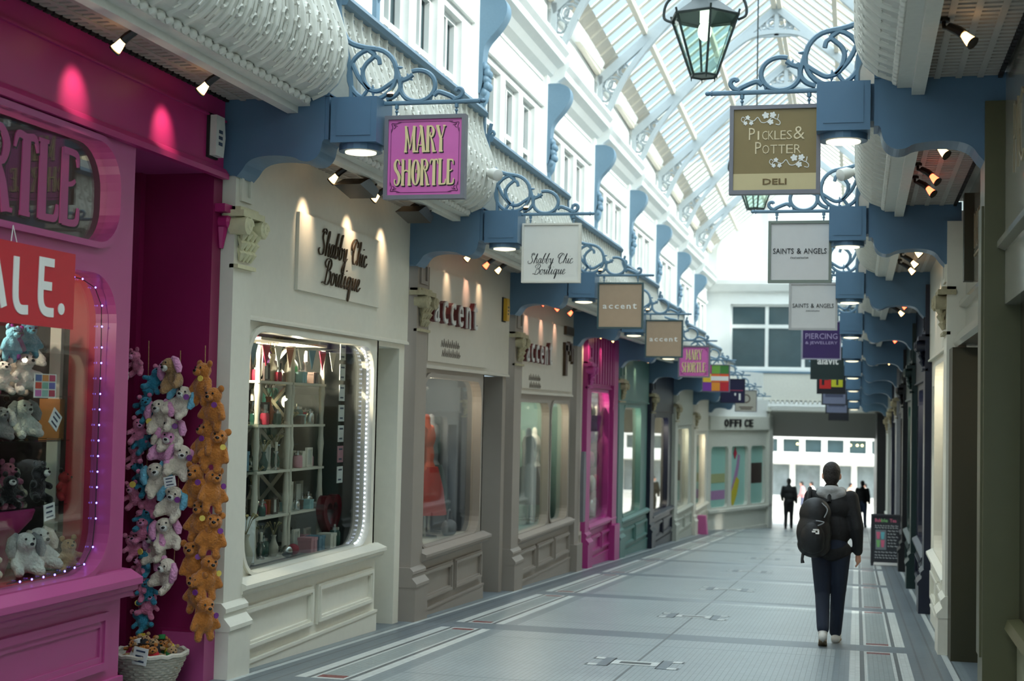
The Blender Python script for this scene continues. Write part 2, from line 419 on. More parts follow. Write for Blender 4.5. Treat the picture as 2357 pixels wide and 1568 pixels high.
# ------------------------------------------------------------------ floor: mosaic laid in bands, stripes and panels
def make_floor():
    names = [tile_mat('mosaic_pale', (150, 160, 162), (104, 111, 112), 0.045, 0.34), tile_mat('mosaic_grey', (104, 115, 122), (104, 112, 114), 0.045, 0.38, 0.08),
             tile_mat('mosaic_white', (186, 192, 189), (170, 174, 172), 0.045), tile_mat('mosaic_dark', (92, 98, 100), (78, 84, 84), 0.045, 0.4),
             tile_mat('mosaic_red', (122, 58, 58), (92, 60, 58), 0.03, 0.4), tile_mat('mosaic_panel', (141, 151, 151), (112, 120, 120), 0.04, 0.36),
             tile_mat('mosaic_mid', (126, 137, 141), (110, 118, 120), 0.045, 0.36)]
    b = MB()
    c = XC+0.04
    # stripes outward from the centre joint: (outer offset, material)
    st = [(0.012, 3), (1.66, 0), (1.80, 6), (1.89, 2), (1.93, 3), (1.955, 2), (2.175, 5), (2.20, 2), (2.235, 3), (2.33, 2), (2.40, 1), (2.42, 3), (2.55, 1), (2.57, 3), (2.65, 1), (2.705, 2), (2.72, 3), (2.80, 6), (5.2, 1)]
    xs = []; prev = 0.0
    for o, m in st: xs.append((prev, o, m)); prev = o
    cols = [(c-o1, c-o0, m) for o0, o1, m in reversed(xs)]+[(c+o0, c+o1, m) for o0, o1, m in xs]
    ys = []
    for i in range(-4, 18):
        y = YB(i)-0.02
        # dark band under each beam, pale panels between, a thin grey line beside the band
        ys += [(y-0.27, y+0.27, 'band'), (y+0.27, y+0.33, 'edge'), (y+0.33, y+0.47, 'red'), (y+0.47, y+0.85, 'field0'), (y+0.85, y+0.89, 'line'),
               (y+0.89, y+BAY-0.89, 'field'), (y+BAY-0.89, y+BAY-0.85, 'line'), (y+BAY-0.85, y+BAY-0.47, 'field0'), (y+BAY-0.47, y+BAY-0.33, 'red'), (y+BAY-0.33, y+BAY-0.27, 'edge')]
    for y0, y1, kind in ys:
        for x0, x1, m in cols:
            oc = abs((x0+x1)/2-c); mm = m
            if kind == 'band':
                if 0.012 < oc < 2.39: mm = 1
            elif kind == 'edge':
                if 1.95 < oc < 2.2: mm = 2
            elif kind == 'red':
                if 1.955 < oc < 2.175: mm = 4
            elif kind == 'line':
                if 0.012 < oc < 1.66: mm = 6
            elif kind == 'field0':
                if 0.012 < oc < 1.66: mm = 0
            v = [b.pt(x, y, fz(y)) for x, y in ((x0, y0), (x1, y0), (x1, y1), (x0, y1))]
            b.face(v, mm)
    # central key motif of each bay, inlaid a hair above the field
    for i in range(-1, 9):
        y = YB(i)+BAY/2
        def inlay(x0, x1, y0, y1, m):
            v = [b.pt(x, yy, fz(yy)+0.003) for x, yy in ((c+x0, y+y0), (c+x1, y+y0), (c+x1, y+y1), (c+x0, y+y1))]; b.face(v, m)
        inlay(-0.20, 0.20, -0.13, 0.13, 2); inlay(-0.135, 0.135, -0.07, 0.07, 3)
        for s in (-1, 1):
            def seg(p, q, r, t, m): inlay(min(s*p, s*q), max(s*p, s*q), r, t, m)
            seg(0.20, 0.30, -0.28, 0.28, 1); seg(0.20, 0.215, -0.28, 0.28, 3)
            seg(0.30, 0.38, -0.28, -0.16, 2); seg(0.30, 0.38, 0.16, 0.28, 2); seg(0.38, 0.40, -0.28, -0.16, 3); seg(0.38, 0.40, 0.16, 0.28, 3)
    o = b.build('floor', names, recalc=False); o['kind'] = 'structure'
make_floor()
# paving of the sunny street beyond the arcade
b = MB(); b.poly([(-30, 57.5, fz(57.5)+0.0), (30, 57.5, fz(57.5)), (30, 92, -3.0), (-30, 92, -3.0)])
struct('floor_street', b, tile_mat('street_paving', (205, 200, 190), (160, 156, 150), 0.4))

# ------------------------------------------------------------------ upper walls, walkways, roof
def upper_bay(side, i, n):
    F = frame(side, i)
    w = MB(F)
    wins = [(0.62, 1.55), (1.84, 2.74), (3.02, 3.90)]
    v0, v1 = 5.45, 7.55
    w.plate(rect(0, BAY, 4.2, 8.2), [rect(a, c, v0, v1) for a, c in wins], -0.85, -0.60)
    w.box(0, BAY, 8.1, 9.9, -0.85, -0.56)                                    # parapet above the cornice
    w.box(-0.2, 0.2, 4.2, 8.5, -0.62, -0.5)
    prof = [(-0.6, 7.66), (-0.54, 7.66), (-0.52, 7.74), (-0.58, 7.78), (-0.58, 8.16), (-0.44, 8.24), (-0.36, 8.34), (-0.24, 8.42), (-0.22, 8.52), (-0.16, 8.6), (-0.16, 8.68), (-0.6, 8.74)]
    w.sweep(prof, 0, BAY)
    w.sweep([(-0.6, 9.62), (-0.42, 9.62), (-0.36, 9.74), (-0.36, 9.86), (-0.6, 9.9)], 0, BAY)
    struct('wall_%s' % side, w, white)
    g = MB(F)                                                                # sash windows of the bay
    for k, (a, c) in enumerate(wins):
        g = MB(F)
        g.plate(rect(a, c, v0, v1), [rect(a+0.07, (a+c)/2-0.03, v0+0.07, 6.72), rect((a+c)/2+0.03, c-0.07, v0+0.07, 6.72),
                rect(a+0.07, (a+c)/2-0.03, 6.80, v1-0.07), rect((a+c)/2+0.03, c-0.07, 6.80, v1-0.07)], -0.76, -0.69, 0)
        g.box(a-0.05, c+0.05, v0-0.08, v0, -0.7, -0.5, 0)
        g.box(a+0.02, c-0.02, v0+0.02, v1-0.02, -0.80, -0.775, 1)
        struct('window_%d' % (n*3+k+1), g, [white, dark_glass])
    f = MB(F); f.box(0, BAY, 4.22, 4.34, -0.62, 0.60)
    struct('floor_gallery', f, slat_mat)
n = 0
for i in range(-3, 9):
    for side in ('left', 'right'):
        upper_bay(side, i, n); n += 1

def roof():
    A, Bq = -8.0, YB(9)+0.2
    def P(off, h, y): return (XC+off, y, fz(y)+h)
    hw, e, r = 3.36, 9.82, 12.62
    bars = MB(); purl = MB()
    for s in (-1, 1):
        g = MB()
        up = 0.06
        g.poly([P(s*hw, e+up, A), P(s*hw, e+up, Bq), P(0, r+up, Bq), P(0, r+up, A)])
        struct('ceiling_glass', g, roof_gl)
        k = 0; y = A
        while y < Bq:                                                        # glazing bars down the slope
            bars.tube([P(s*hw, e+0.02, y), P(0, r+0.02, y)], 0.038, 4); y += BAY/8
        for t in (0.02, 0.30, 0.60, 0.98):                       # purlins along the arcade
            o, h = s*hw*(1-t), e+(r-e)*t-0.06
            bb = [P(o-0.05, h-0.09, A), P(o+0.05, h-0.09, A), P(o+0.05, h+0.05, A), P(o-0.05, h+0.05, A)]
            cc = [P(o-0.05, h-0.09, Bq), P(o+0.05, h-0.09, Bq), P(o+0.05, h+0.05, Bq), P(o-0.05, h+0.05, Bq)]
            q = [purl.pt(*p) for p in bb+cc]
            for k in range(4): purl.face((q[k], q[(k+1) % 4], q[4+(k+1) % 4], q[4+k]))
        # boarded strip at the eaves
        ev = MB(); ev.poly([P(s*hw, e+0.01, A), P(s*hw, e+0.01, Bq), P(s*(hw-0.42), e+0.36, Bq), P(s*(hw-0.42), e+0.36, A)])
        struct('ceiling_eaves', ev, mat('eaves_boards', (206, 198, 184), 0.6, noise=0.08))
    rafter = mat('cream_rafters', (214, 206, 190), 0.55, noise=0.08)
    struct('trim_1', bars, rafter); struct('trim_2', purl, rafter)
roof_gl = roof_glass()
roof()

def make_truss():
    t = thing('roof_truss', '', 'truss', (0, 0, 0), 'iron roof trusses of the arcade')
    pale_iron = mat('pale_blue_ironwork', (168, 178, 182), 0.5, noise=0.06)
    hw, e, r = 3.3, 9.70, 12.55
    def F(a, b, c): return (a, c, b)
    raf = MB(F); arch = MB(F)
    for s in (-1, 1):
        fil = MB(F)
        raf.plate([(s*hw, e), (s*(hw-0.04), e-0.2), (0, r-0.2), (0, r)], [], -0.06, 0.06)
        raf.box(min(s*hw, s*(hw-0.1)), max(s*hw, s*(hw-0.1)), 8.7, e, -0.06, 0.06)
        cur = [(s*(hw-0.06), 8.74), (s*(hw-0.22), 9.0), (s*2.7, 9.75), (s*2.0, 10.62), (s*1.1, 11.45), (s*0.55, 11.82), (0, 11.9)]
        sp = spline(cur, 6)
        arch.ribbon(sp, 0.10, -0.07, 0.07)
        # scrolls between rafter and arch
        for x in [2.98, 2.78, 2.52, 2.28, 2.05, 1.8, 1.58, 1.36, 1.14, 0.94, 0.74, 0.52, 0.3, 0.1]:
            top = e+(r-e)*(1-x/hw)-0.22
            low = min(sp, key=lambda q: abs(abs(q[0])-x))[1]+0.06
            gap = top-low
            if gap <= 0.1: continue
            nn = 2 if gap > 0.5 else 1
            for q in range(nn):
                rad = min(gap/nn/2, 0.17); cz = low+gap*(q+0.5)/nn
                fil.tube([(s*x+rad*math.cos(2*PI*j/10), cz+rad*math.sin(2*PI*j/10), 0) for j in range(10)], 0.03, 4, closed=True)
                fil.tube([(s*x+0.55*rad*math.cos(2*PI*j/9+1), cz+0.55*rad*math.sin(2*PI*j/9+1), 0) for j in range(8)], 0.022, 4)
        for x, z in ((3.16, 9.0), (3.14, 9.3), (3.1, 9.56)):
            fil.tube([(s*x+0.1*math.cos(2*PI*j/9), z+0.12*math.sin(2*PI*j/9), 0) for j in range(9)], 0.022, 4, closed=True)
        fil.build('scrollwork', pale_iron, t)
    arch.box(-0.75, 0.75, 11.78, 11.88, -0.05, 0.05)
    raf.box(-0.05, 0.05, 11.8, r, -0.05, 0.05)
    raf.build('rafter', pale_iron, t); arch.build('arched_rib', pale_iron, t)
    return t
tr0 = make_truss()
for k, i in enumerate(range(1, 9)):
    lab = 'pale blue arched iron roof truss with scrollwork, %s from the camera under the glass roof' % ORD[k]
    if k == 0: tr0.location = (XC, YB(i), ZB(i)); tr0['label'] = lab
    else: dup(tr0, (XC, YB(i), ZB(i)), label=lab)

# wall behind the camera end is left open; end wall of the arcade with its gallery window
def end_wall():
    ye = YB(9)+0.25; z0 = fz(ye)
    F = lambda x, z, d: (x, ye-d, z0+z)
    w = MB(F)
    wx0, wx1, wz0, wz1 = XC-2.95, XC+2.95, 5.55, 8.05
    w.plate([(XC-3.6, 4.1), (XC+3.6, 4.1), (XC+3.6, 10.0), (XC, 13.0), (XC-3.6, 10.0)], [rect(XC-2.55, XC+2.55, 5.6, 7.9)], -0.3, 0.0)
    w.sweep([(0, 8.3), (0.15, 8.36), (0.28, 8.6), (0.3, 8.75), (0, 8.8)], XC-3.6, XC+3.6)
    for x in (-3.0, -1.2, 0.6, 2.4): w.box(XC+x-0.06, XC+x+0.06, 8.8, 12, 0, 0.06)
    w.sweep([(0, 4.1), (0.1, 4.14), (0.16, 4.3), (0.12, 4.45), (0, 4.5)], XC-3.6, XC+3.6)
    struct('wall_end', w, white)
    g = MB(F)
    holes = []
    for k in range(4):
        a = XC-2.55+0.06+k*1.275
        holes += [rect(a, a+1.155, 5.68, 7.05), rect(a, a+1.155, 7.18, 7.82)]
    g.plate(rect(XC-2.55, XC+2.55, 5.6, 7.9), holes, -0.2, -0.1, 0)
    g.box(XC-2.5, XC+2.5, 5.62, 7.88, -0.17, -0.14, 1)
    struct('window_100', g, [white, dark_glass])
    r = MB(F)                                                                # gallery parapet in front of the window
    r.box(XC-3.3, XC+3.3, 4.5, 5.45, 0.0, 0.12); r.box(XC-3.3, XC+3.3, 5.45, 5.52, -0.02, 0.16, 1)
    for k in range(40): r.box(XC-3.2+k*0.16, XC-3.13+k*0.16, 4.42, 4.5, 0.06, 0.18, 0)
    struct('trim_3', r, [iron_white, blue_iron])
    p = MB()                                                                 # passage through to the street: dropping soffit and side walls
    x0, x1, yb = XC-2.9, XC+2.9, ye+6.0
    zs = z0+3.2
    p.poly([(x0, ye-0.3, z0+4.1), (x1, ye-0.3, z0+4.1), (x1, ye+2.0, zs), (x0, ye+2.0, zs)]); p.poly([(x0, ye+2, zs), (x1, ye+2, zs), (x1, yb, zs), (x0, yb, zs)])
    struct('ceiling_passage', p, mat('passage_plaster', (150, 148, 138), 0.7, noise=0.05))
    q = MB(); q.box(x0-0.3, x0, ye-0.2, yb, z0-1, z0+4.1); struct('wall_passage_left', q, pale_grey)
    q = MB(); q.box(XC+2.52, XC+2.9, ye-2.4, yb, z0-1, z0+4.1); struct('wall_passage_right', q, black)
    q = MB(); q.box(XC-12, XC-2.9, ye+5.6, ye+6.0, z0-1, z0+14); q.box(XC+2.9, XC+12, ye+5.6, ye+6.0, z0-1, z0+14); q.box(XC-2.9, XC+2.9, ye+5.6, ye+6, z0+3.2, z0+14)
    struct('wall_street_front', q, pale_grey)
end_wall()

# ------------------------------------------------------------------ console brackets on the upper wall
def make_console():
    t = thing('console_bracket', '', 'bracket', (0, 0, 0), 'blue console brackets under the cornice')
    F = lambda u, v, w: (w, u, v)
    b = MB(F)
    sc = spline([(0.02, 6.9), (0.06, 7.1), (0.06, 7.4), (0.10, 7.6), (0.28, 7.82), (0.39, 8.02), (0.36, 8.2), (0.2, 8.28)], 5)
    pts = [(w, v) for w, v in sc]+[(-0.02, 8.28), (-0.02, 6.9)]
    n = len(pts)
    lo = [b.pt(-0.125, v, w) for w, v in pts]; hi = [b.pt(0.125, v, w) for w, v in pts]
    for k in range(n): b.face((lo[k], lo[(k+1) % n], hi[(k+1) % n], hi[k]))
    b.face(lo[::-1]); b.face(hi)
    q = MB(F); q.box(-0.06, 0.06, 5.3, 6.85, -0.01, 0.05); q.build('lower_strip', blue_iron, t)
    b.build('scroll_body', blue_iron, t, smooth=True)
    a = MB(F)
    for k in range(5):
        for s in (-1, 0, 1): a.ball((s*0.075, 6.92+k*0.09, 0.09+0.03*(k % 2)-0.01*abs(k-2)), (0.05, 0.07, 0.05), 7, 5)
    a.lathe([(0.01, -0.14), (0.09, -0.02), (0.11, 0.1), (0.05, 0.2)], (0, 6.82, 0.03), 8, axis=1)
    a.build('acanthus_leaf', blue_iron, t, smooth=True)
    return t
cons = make_console(); firstc = True
for side in ('left', 'right'):
    for k, i in enumerate(range(1, 9)):
        x = XL-0.5 if side == 'left' else XR+0.5
        lab = 'blue carved console bracket under the upper cornice of the %s wall, %s from the camera' % (side, ORD[k])
        if firstc: cons.location = (x, YB(i), ZB(i)); cons['label'] = lab; firstc = False
        else: dup(cons, (x, YB(i), ZB(i)), label=lab, rot=(0, 0, 0 if side == 'left' else PI))

# ------------------------------------------------------------------ balconies
RAIL_PROF = [(0.60, 4.16), (0.70, 4.17), (0.80, 4.21), (0.875, 4.28), (0.92, 4.37), (0.94, 4.47), (0.935, 4.57), (0.91, 4.67), (0.875, 4.77), (0.84, 4.86), (0.805, 4.95), (0.785, 5.03), (0.775, 5.10), (0.78, 5.17)]
def make_balcony(side):
    F = (lambda u, v, w: (w, u, v)) if side == 'left' else (lambda u, v, w: (-w, u, v))
    t = thing('balcony', '', 'balcony', (0, 0, 0), 'white iron gallery balconies')
    L0, L1 = 0.16, BAY-0.16
    prof = [(w, v) for w, v in spline(RAIL_PROF, 2)]
    n = len(prof); cell = 0.205; N = int((L1-L0)/cell); cell = (L1-L0)/N
    # outward normal of the profile
    nrm = []
    for k in range(n):
        w0, v0 = prof[max(k-1, 0)]; w1, v1 = prof[min(k+1, n-1)]
        l = math.hypot(w1-w0, v1-v0); nrm.append(((v1-v0)/l, -(w1-w0)/l))
    b = MB(F)
    rows = list(range(n))
    # perforated sheet: four columns to a cell, holes by row pattern
    sub = 8
    holes = {3: (1, 6), 5: (3, 4), 6: (2, 5), 8: (1, 6), 9: (3, 4), 11: (2, 5), 12: (2, 5), 14: (1, 6), 15: (3, 4), 17: (2, 3, 4, 5), 19: (1, 6), 20: (3, 4), 22: (2, 5), 24: (1, 3, 4, 6)}
    grid = []
    for c in range(N*sub+1):
        u = L0+c*cell/sub
        grid.append([b.pt(u, v, w) for w, v in prof])
    for c in range(N*sub):
        for k in range(n-1):
            if (c % sub) in holes.get(k, ()): continue
            b.face((grid[c][k], grid[c+1][k], grid[c+1][k+1], grid[c][k+1]))
    # raised ribs following the belly
    for c in range(N+1):
        u = L0+c*cell
        path = [(u, prof[k][1]+nrm[k][1]*0.012, prof[k][0]+nrm[k][0]*0.012) for k in range(2, n, 2)]
        b.tube(path, 0.017, 5)
        for q in (0.36, 0.64):
            if c < N: b.tube([(u+q*cell, p_[1], p_[2]) for p_ in path[1:6]], 0.007, 4)
    # raised rings and bosses in each cell
    for c in range(N):
        u = L0+(c+0.5)*cell
        for k in (7, 10, 13, 18, 21):
            pw, pv = prof[k][0]+nrm[k][0]*0.012, prof[k][1]+nrm[k][1]*0.012
            b.tube([(u+0.036*math.cos(2*PI*q/8), pv+0.030*math.sin(2*PI*q/8)*abs(nrm[k][0]+0.2), pw-0.030*math.sin(2*PI*q/8)*nrm[k][1]) for q in range(8)], 0.009, 4, closed=True)
    # returning ends
    for u in (L0, L1):
        q = [b.pt(u, v, w) for w, v in prof]+[b.pt(u, 5.17, 0.70), b.pt(u, 4.16, 0.56)]
        b.face(q)
    o = b.build('railing', iron_white, t, recalc=False)
    sm = o.modifiers.new('solid', 'SOLIDIFY'); sm.thickness = 0.012; sm.offset = 0
    # bobbin moulding along the lower edge
    m = MB(F)
    m.box(L0, L1, 4.10, 4.17, 0.58, 0.68)
    k = 0; u = L0+0.05
    while u < L1: m.ball((u, 4.13, 0.69), (0.045, 0.035, 0.03), 6, 4); u += 0.105
    m.build('bead_moulding', iron_white, t, smooth=True)
    h = MB(F); h.sweep([(0.70, 5.16), (0.84, 5.16), (0.86, 5.2), (0.83, 5.25), (0.72, 5.25)], L0-0.03, L1+0.03)
    h.box(L1+0.02, L1+0.10, 4.84, 5.25, 0.74, 0.82)
    h.build('handrail', blue_iron, t)
    e = MB(F); e.box(L0-0.12, L1+0.06, 4.05, 4.19, 0.50, 0.585); e.build('edge_board', iron_white, t)
    s = MB(F)
    s.box(L0, L1, 4.17, 4.20, 0.0, 0.56, 0)
    for c in range(1, 4): s.box(L0, L1, 4.155, 4.17, c*0.14-0.02, c*0.14+0.02, 0)
    u = L0
    while u < L1-0.04:                                                       # transverse slats and the dark toothed gap at the shop line
        s.box(u, u+0.045, 4.160, 4.17, 0.03, 0.5, 0)
        s.box(u, u+0.06, 4.145, 4.172, 0.0, 0.028, 1); u += 0.085
    s.build('soffit', [slat_mat, dark_gap], t)
    return t
LDESC = {-1: 'pink toy shop', 0: 'white boutique', 1: 'nearer taupe shop', 2: 'farther taupe shop', 3: 'narrow magenta shop', 4: 'grey-green shop', 5: 'black-fronted shop', 6: 'pale grey shop', 7: 'far cream shop', 8: 'round-cornered end shop'}
RDESC = {-1: 'near olive window', 0: 'olive deli doorway', 1: 'right cream shop', 2: 'navy-columned shop', 3: 'right dark green shop', 4: 'right black shop', 5: 'right grey shop', 6: 'far navy shop', 7: 'last right pale shop', 8: 'dark passage wall'}
for side, D in (('left', LDESC), ('right', RDESC)):
    b0 = make_balcony(side)
    for k, i in enumerate(range(-1, 8 if side == 'left' else 9)):
        x = XL if side == 'left' else XR
        lab = 'white bellied iron balcony with blue handrail above the %s' % D[i]
        if k == 0: b0.location = (x, YB(i), ZB(i)); b0['label'] = lab
        else: dup(b0, (x, YB(i), ZB(i)), label=lab)
# plain ground floor walls beside and behind the camera
for side in ('left', 'right'):
    for i in (-3, -2, 8):
        w = MB(frame(side, i)); w.box(0, BAY, -0.5, 4.3, -0.4, 0.0); struct('wall_%s_lower' % side, w, pale_grey)
# ------------------------------------------------------------------ beam brackets with light box and scroll iron
def make_bracket(side):
    F = (lambda u, v, w: (w, u, v)) if side == 'left' else (lambda u, v, w: (-w, u, v))
    t = thing('beam_bracket', '', 'bracket', (0, 0, 0), 'blue beam brackets carrying the hanging signs')
    b = MB(F)
    prof = [(-0.05, 4.40), (-0.05, 3.80), (0.07, 3.80), (0.10, 3.79)]+spline([(0.10, 3.79), (0.145, 3.84), (0.19, 3.90), (0.27, 3.935), (0.40, 3.945), (0.55, 3.93), (0.62, 3.90), (0.68, 3.895), (0.735, 3.92), (0.77, 3.97), (0.785, 4.04)], 3)+[(0.80, 4.06), (0.80, 4.40)]
    lo = [b.pt(-0.16, v, w) for w, v in prof]; hi = [b.pt(0.16, v, w) for w, v in prof]; n = len(prof)
    for k in range(n): b.face((lo[k], lo[(k+1) % n], hi[(k+1) % n], hi[k]))
    tri = geometry.tessellate_polygon([[Vector((w, v, 0)) for w, v in prof]])
    for q in tri: b.face([hi[k] for k in q]); b.face([lo[k] for k in reversed(q)])
    b.build('beam', blue, t)
    e = MB(F); e.box(-0.15, 0.15, 4.06, 4.40, 0.80, 0.83); e.box(-0.11, 0.11, 4.10, 4.36, 0.83, 0.86)
    e.box(-0.17, 0.17, 4.385, 4.41, 0.55, 0.83)
    e.build('neck', blue, t)
    L = MB(F)
    L.box(-0.18, 0.18, 4.03, 4.37, 0.855, 1.215, 0)
    L.box(-0.185, -0.178, 4.08, 4.34, 0.90, 1.17, 0)
    # open lamp collar under the box
    for r0, r1, h0, h1 in ((0.165, 0.165, 4.03, 3.985),):
        o = [L.pt(r0*math.cos(2*PI*k/20), h0, 1.035+r0*math.sin(2*PI*k/20)) for k in range(20)]
        p = [L.pt(r0*math.cos(2*PI*k/20), h1, 1.035+r0*math.sin(2*PI*k/20)) for k in range(20)]
        q = [L.pt(0.12*math.cos(2*PI*k/20), h1, 1.035+0.12*math.sin(2*PI*k/20)) for k in range(20)]
        for k in range(20):
            j = (k+1) % 20; L.face((o[k], o[j], p[j], p[k])); L.face((p[k], p[j], q[j], q[k]))
    lb = L.build('light_box', blue, t)
    d = MB(F); d.lathe([(0.118, 3.992), (0.118, 3.975), (0.06, 3.965)], (0, 0, 1.035), 20, axis=1)
    d.build('lamp_lens', lens_lit, lb, label='glowing round lamp lens')
    # scroll iron: coordinates in metres out from the light box edge and up from the bar
    s = MB(F)
    def P(x, z): return (0.0, 4.35+z, 1.095+1.12*x)
    def pth(pts, r, n=6): s.tube([P(*p) for p in spline(pts, n)], r, 6)
    def circ(cx, cz, rx, rz, r, a0=0, a1=2*PI, n=28, closed=True):
        s.tube([P(cx+rx*math.cos(a0+(a1-a0)*k/n), cz+rz*math.sin(a0+(a1-a0)*k/n)) for k in range(n if closed else n+1)], r, 6, closed=closed)
    bar = 0.0195
    circ(0.016, 0.226, 0.170, 0.195, bar)                                    # large ring
    circ(0.336, 0.127, 0.122, 0.118, bar*0.95, math.radians(-215), math.radians(110), closed=False)      # small ring
    pth([(0.17, 0.30), (0.195, 0.22), (0.215, 0.12), (0.18, 0.06), (0.12, 0.03)], bar)
    pth([((w_-1.095)/1.12, z_) for w_, z_ in ((0.86, 0.98), (0.835, 0.86), (0.83, 0.73), (0.855, 0.60), (0.89, 0.52), (0.94, 0.47), (1.04, 0.435), (1.13, 0.42))], bar*1.1)
    pth([((w_-1.095)/1.12, z_) for w_, z_ in ((0.835, 0.86), (0.875, 0.90), (0.895, 0.87), (0.88, 0.85))], bar*0.8)
    pth([((w_-1.095)/1.12, z_) for w_, z_ in ((0.845, 0.66), (0.885, 0.48), (0.925, 0.29), (0.945, 0.12), (0.945, 0.01))], bar)
    pth([(-0.132, 0.32), (-0.09, 0.22), (-0.04, 0.15), (0.0, 0.11), (0.06, 0.098), (0.13, 0.14), (0.195, 0.19)], bar*0.95)   # inner stem
    pth([(-0.02, 0.105), (-0.05, 0.06), (-0.075, 0.04)], bar*0.8)
    pth([(-0.03, 0.42), (0.01, 0.39), (0.025, 0.365), (-0.03, 0.31), (-0.055, 0.25), (-0.04, 0.17), (0.0, 0.11)], bar*0.95)  # C scroll
    pth([(0.025, 0.365), (0.055, 0.345), (0.066, 0.30)], bar*0.9)
    pth([(0.45, 0.05), (0.48, 0.075), (0.52, 0.065), (0.58, 0.035), (0.60, 0.012)], bar)
    pth([(0.585, 0.02), (0.625, 0.03), (0.648, 0.06), (0.64, 0.09), (0.615, 0.096), (0.605, 0.078)], bar*0.9)
    pth([(0.22, 0.17), (0.27, 0.19), (0.30, 0.215)], bar)
    for x, z, dx, dz in ((0.20, 0.27, 0.03, 0.0), (0.20, 0.27, -0.03, 0.0), (0.27, 0.19, -0.01, 0.035), (0.27, 0.19, 0.03, -0.02), (0.02, 0.10, 0.0, 0.045), (0.02, 0.10, 0.005, -0.045), (0.03, 0.36, 0.0, 0.04), (-0.15, 0.47, -0.03, 0.03), (0.43, 0.04, 0.0, -0.03), (-0.055, 0.25, -0.02, 0.03)):
        s.tube([P(x, z), P(x+dx*0.6, z+dz*0.6), P(x+dx, z+dz)], [0.014, 0.01, 0.003], 5)
    s.tube([P(-0.22, 0.0), P(0.775, 0.0)], 0.0175, 8)
    s.ball(P(0.79, 0.0), (0.018, 0.018, 0.022), 8, 6); s.tube([P(0.762, 0.0), P(0.768, 0.0)], 0.023, 8)
    s.box(-0.012, 0.012, 4.33, 4.41, 1.10, 1.13)
    s.build('scroll_iron', blue_iron, t, smooth=True)
    return t
BR = {}
for side, D in (('left', LDESC), ('right', RDESC)):
    b0 = make_bracket(side)
    for i in range(0, 9):
        x = XL if side == 'left' else XR
        lab = 'blue sign bracket between the %s and the %s' % (D[i-1], D[i])
        if i == 0: b0.location = (x, YB(i), ZB(i)); b0['label'] = lab; BR[side, i] = b0
        else: BR[side, i] = dup(b0, (x, YB(i), ZB(i)), label=lab)

# ------------------------------------------------------------------ hanging signs (flat boards facing both ways along the arcade)
def sign_base(side, i, label, frame_mat, panel_mat, group=None, w0=1.24, w1=1.87, v0=3.62, v1=4.25, border=0.03):
    """F: (a across the picture from the sign's left edge, b up, c towards the camera)"""
    z = ZB(i); y = YB(i)
    x0, x1 = (XL+w0-0.01, XL+w1-0.01) if side == 'left' else (XR-w1+0.05, XR-w0+0.05)
    F = lambda a, b, c: (x0+a, y-c, z+v0+b)
    t = thing('hanging_sign', label, 'sign', ((x0+x1)/2, y, z+v1+0.09), group)
    W, H = x1-x0, v1-v0
    fr = MB(F); fr.ring(rect(0, W, 0, H), rect(border, W-border, border, H-border), -0.035, 0.035); fr.build('frame', frame_mat, t)
    pn = MB(F); pn.box(border, W-border, border, H-border, -0.022, 0.022); pn.build('panel', panel_mat, t)
    for f in (0.13, 0.87):
        h = MB(F); h.tube([(W*f, H, 0), (W*f, H+0.06, 0)], 0.007, 5); h.ball((W*f, H+0.035, 0), 0.014, 6, 5); h.tube([(W*f-0.0, H+0.055, 0), (W*f, H+0.085, 0)], 0.016, 6)
        h.build('hanger', blue_iron, t)
    return t, F, W, H
grey_frame = mat('grey_sign_frame', (126, 124, 130), 0.45, metal=0.3)
def tx(F, items, name, m, parent, label=None, c0=0.022, c1=0.027):
    b = MB(F)
    for it in items:
        s, a0, a1, b0, b1 = it[:5]; kw = it[5] if len(it) > 5 else {}
        b.text(s, a0, a1, b0, b1, c0, c1, **kw)
    return b.build(name, m, parent, label=label)

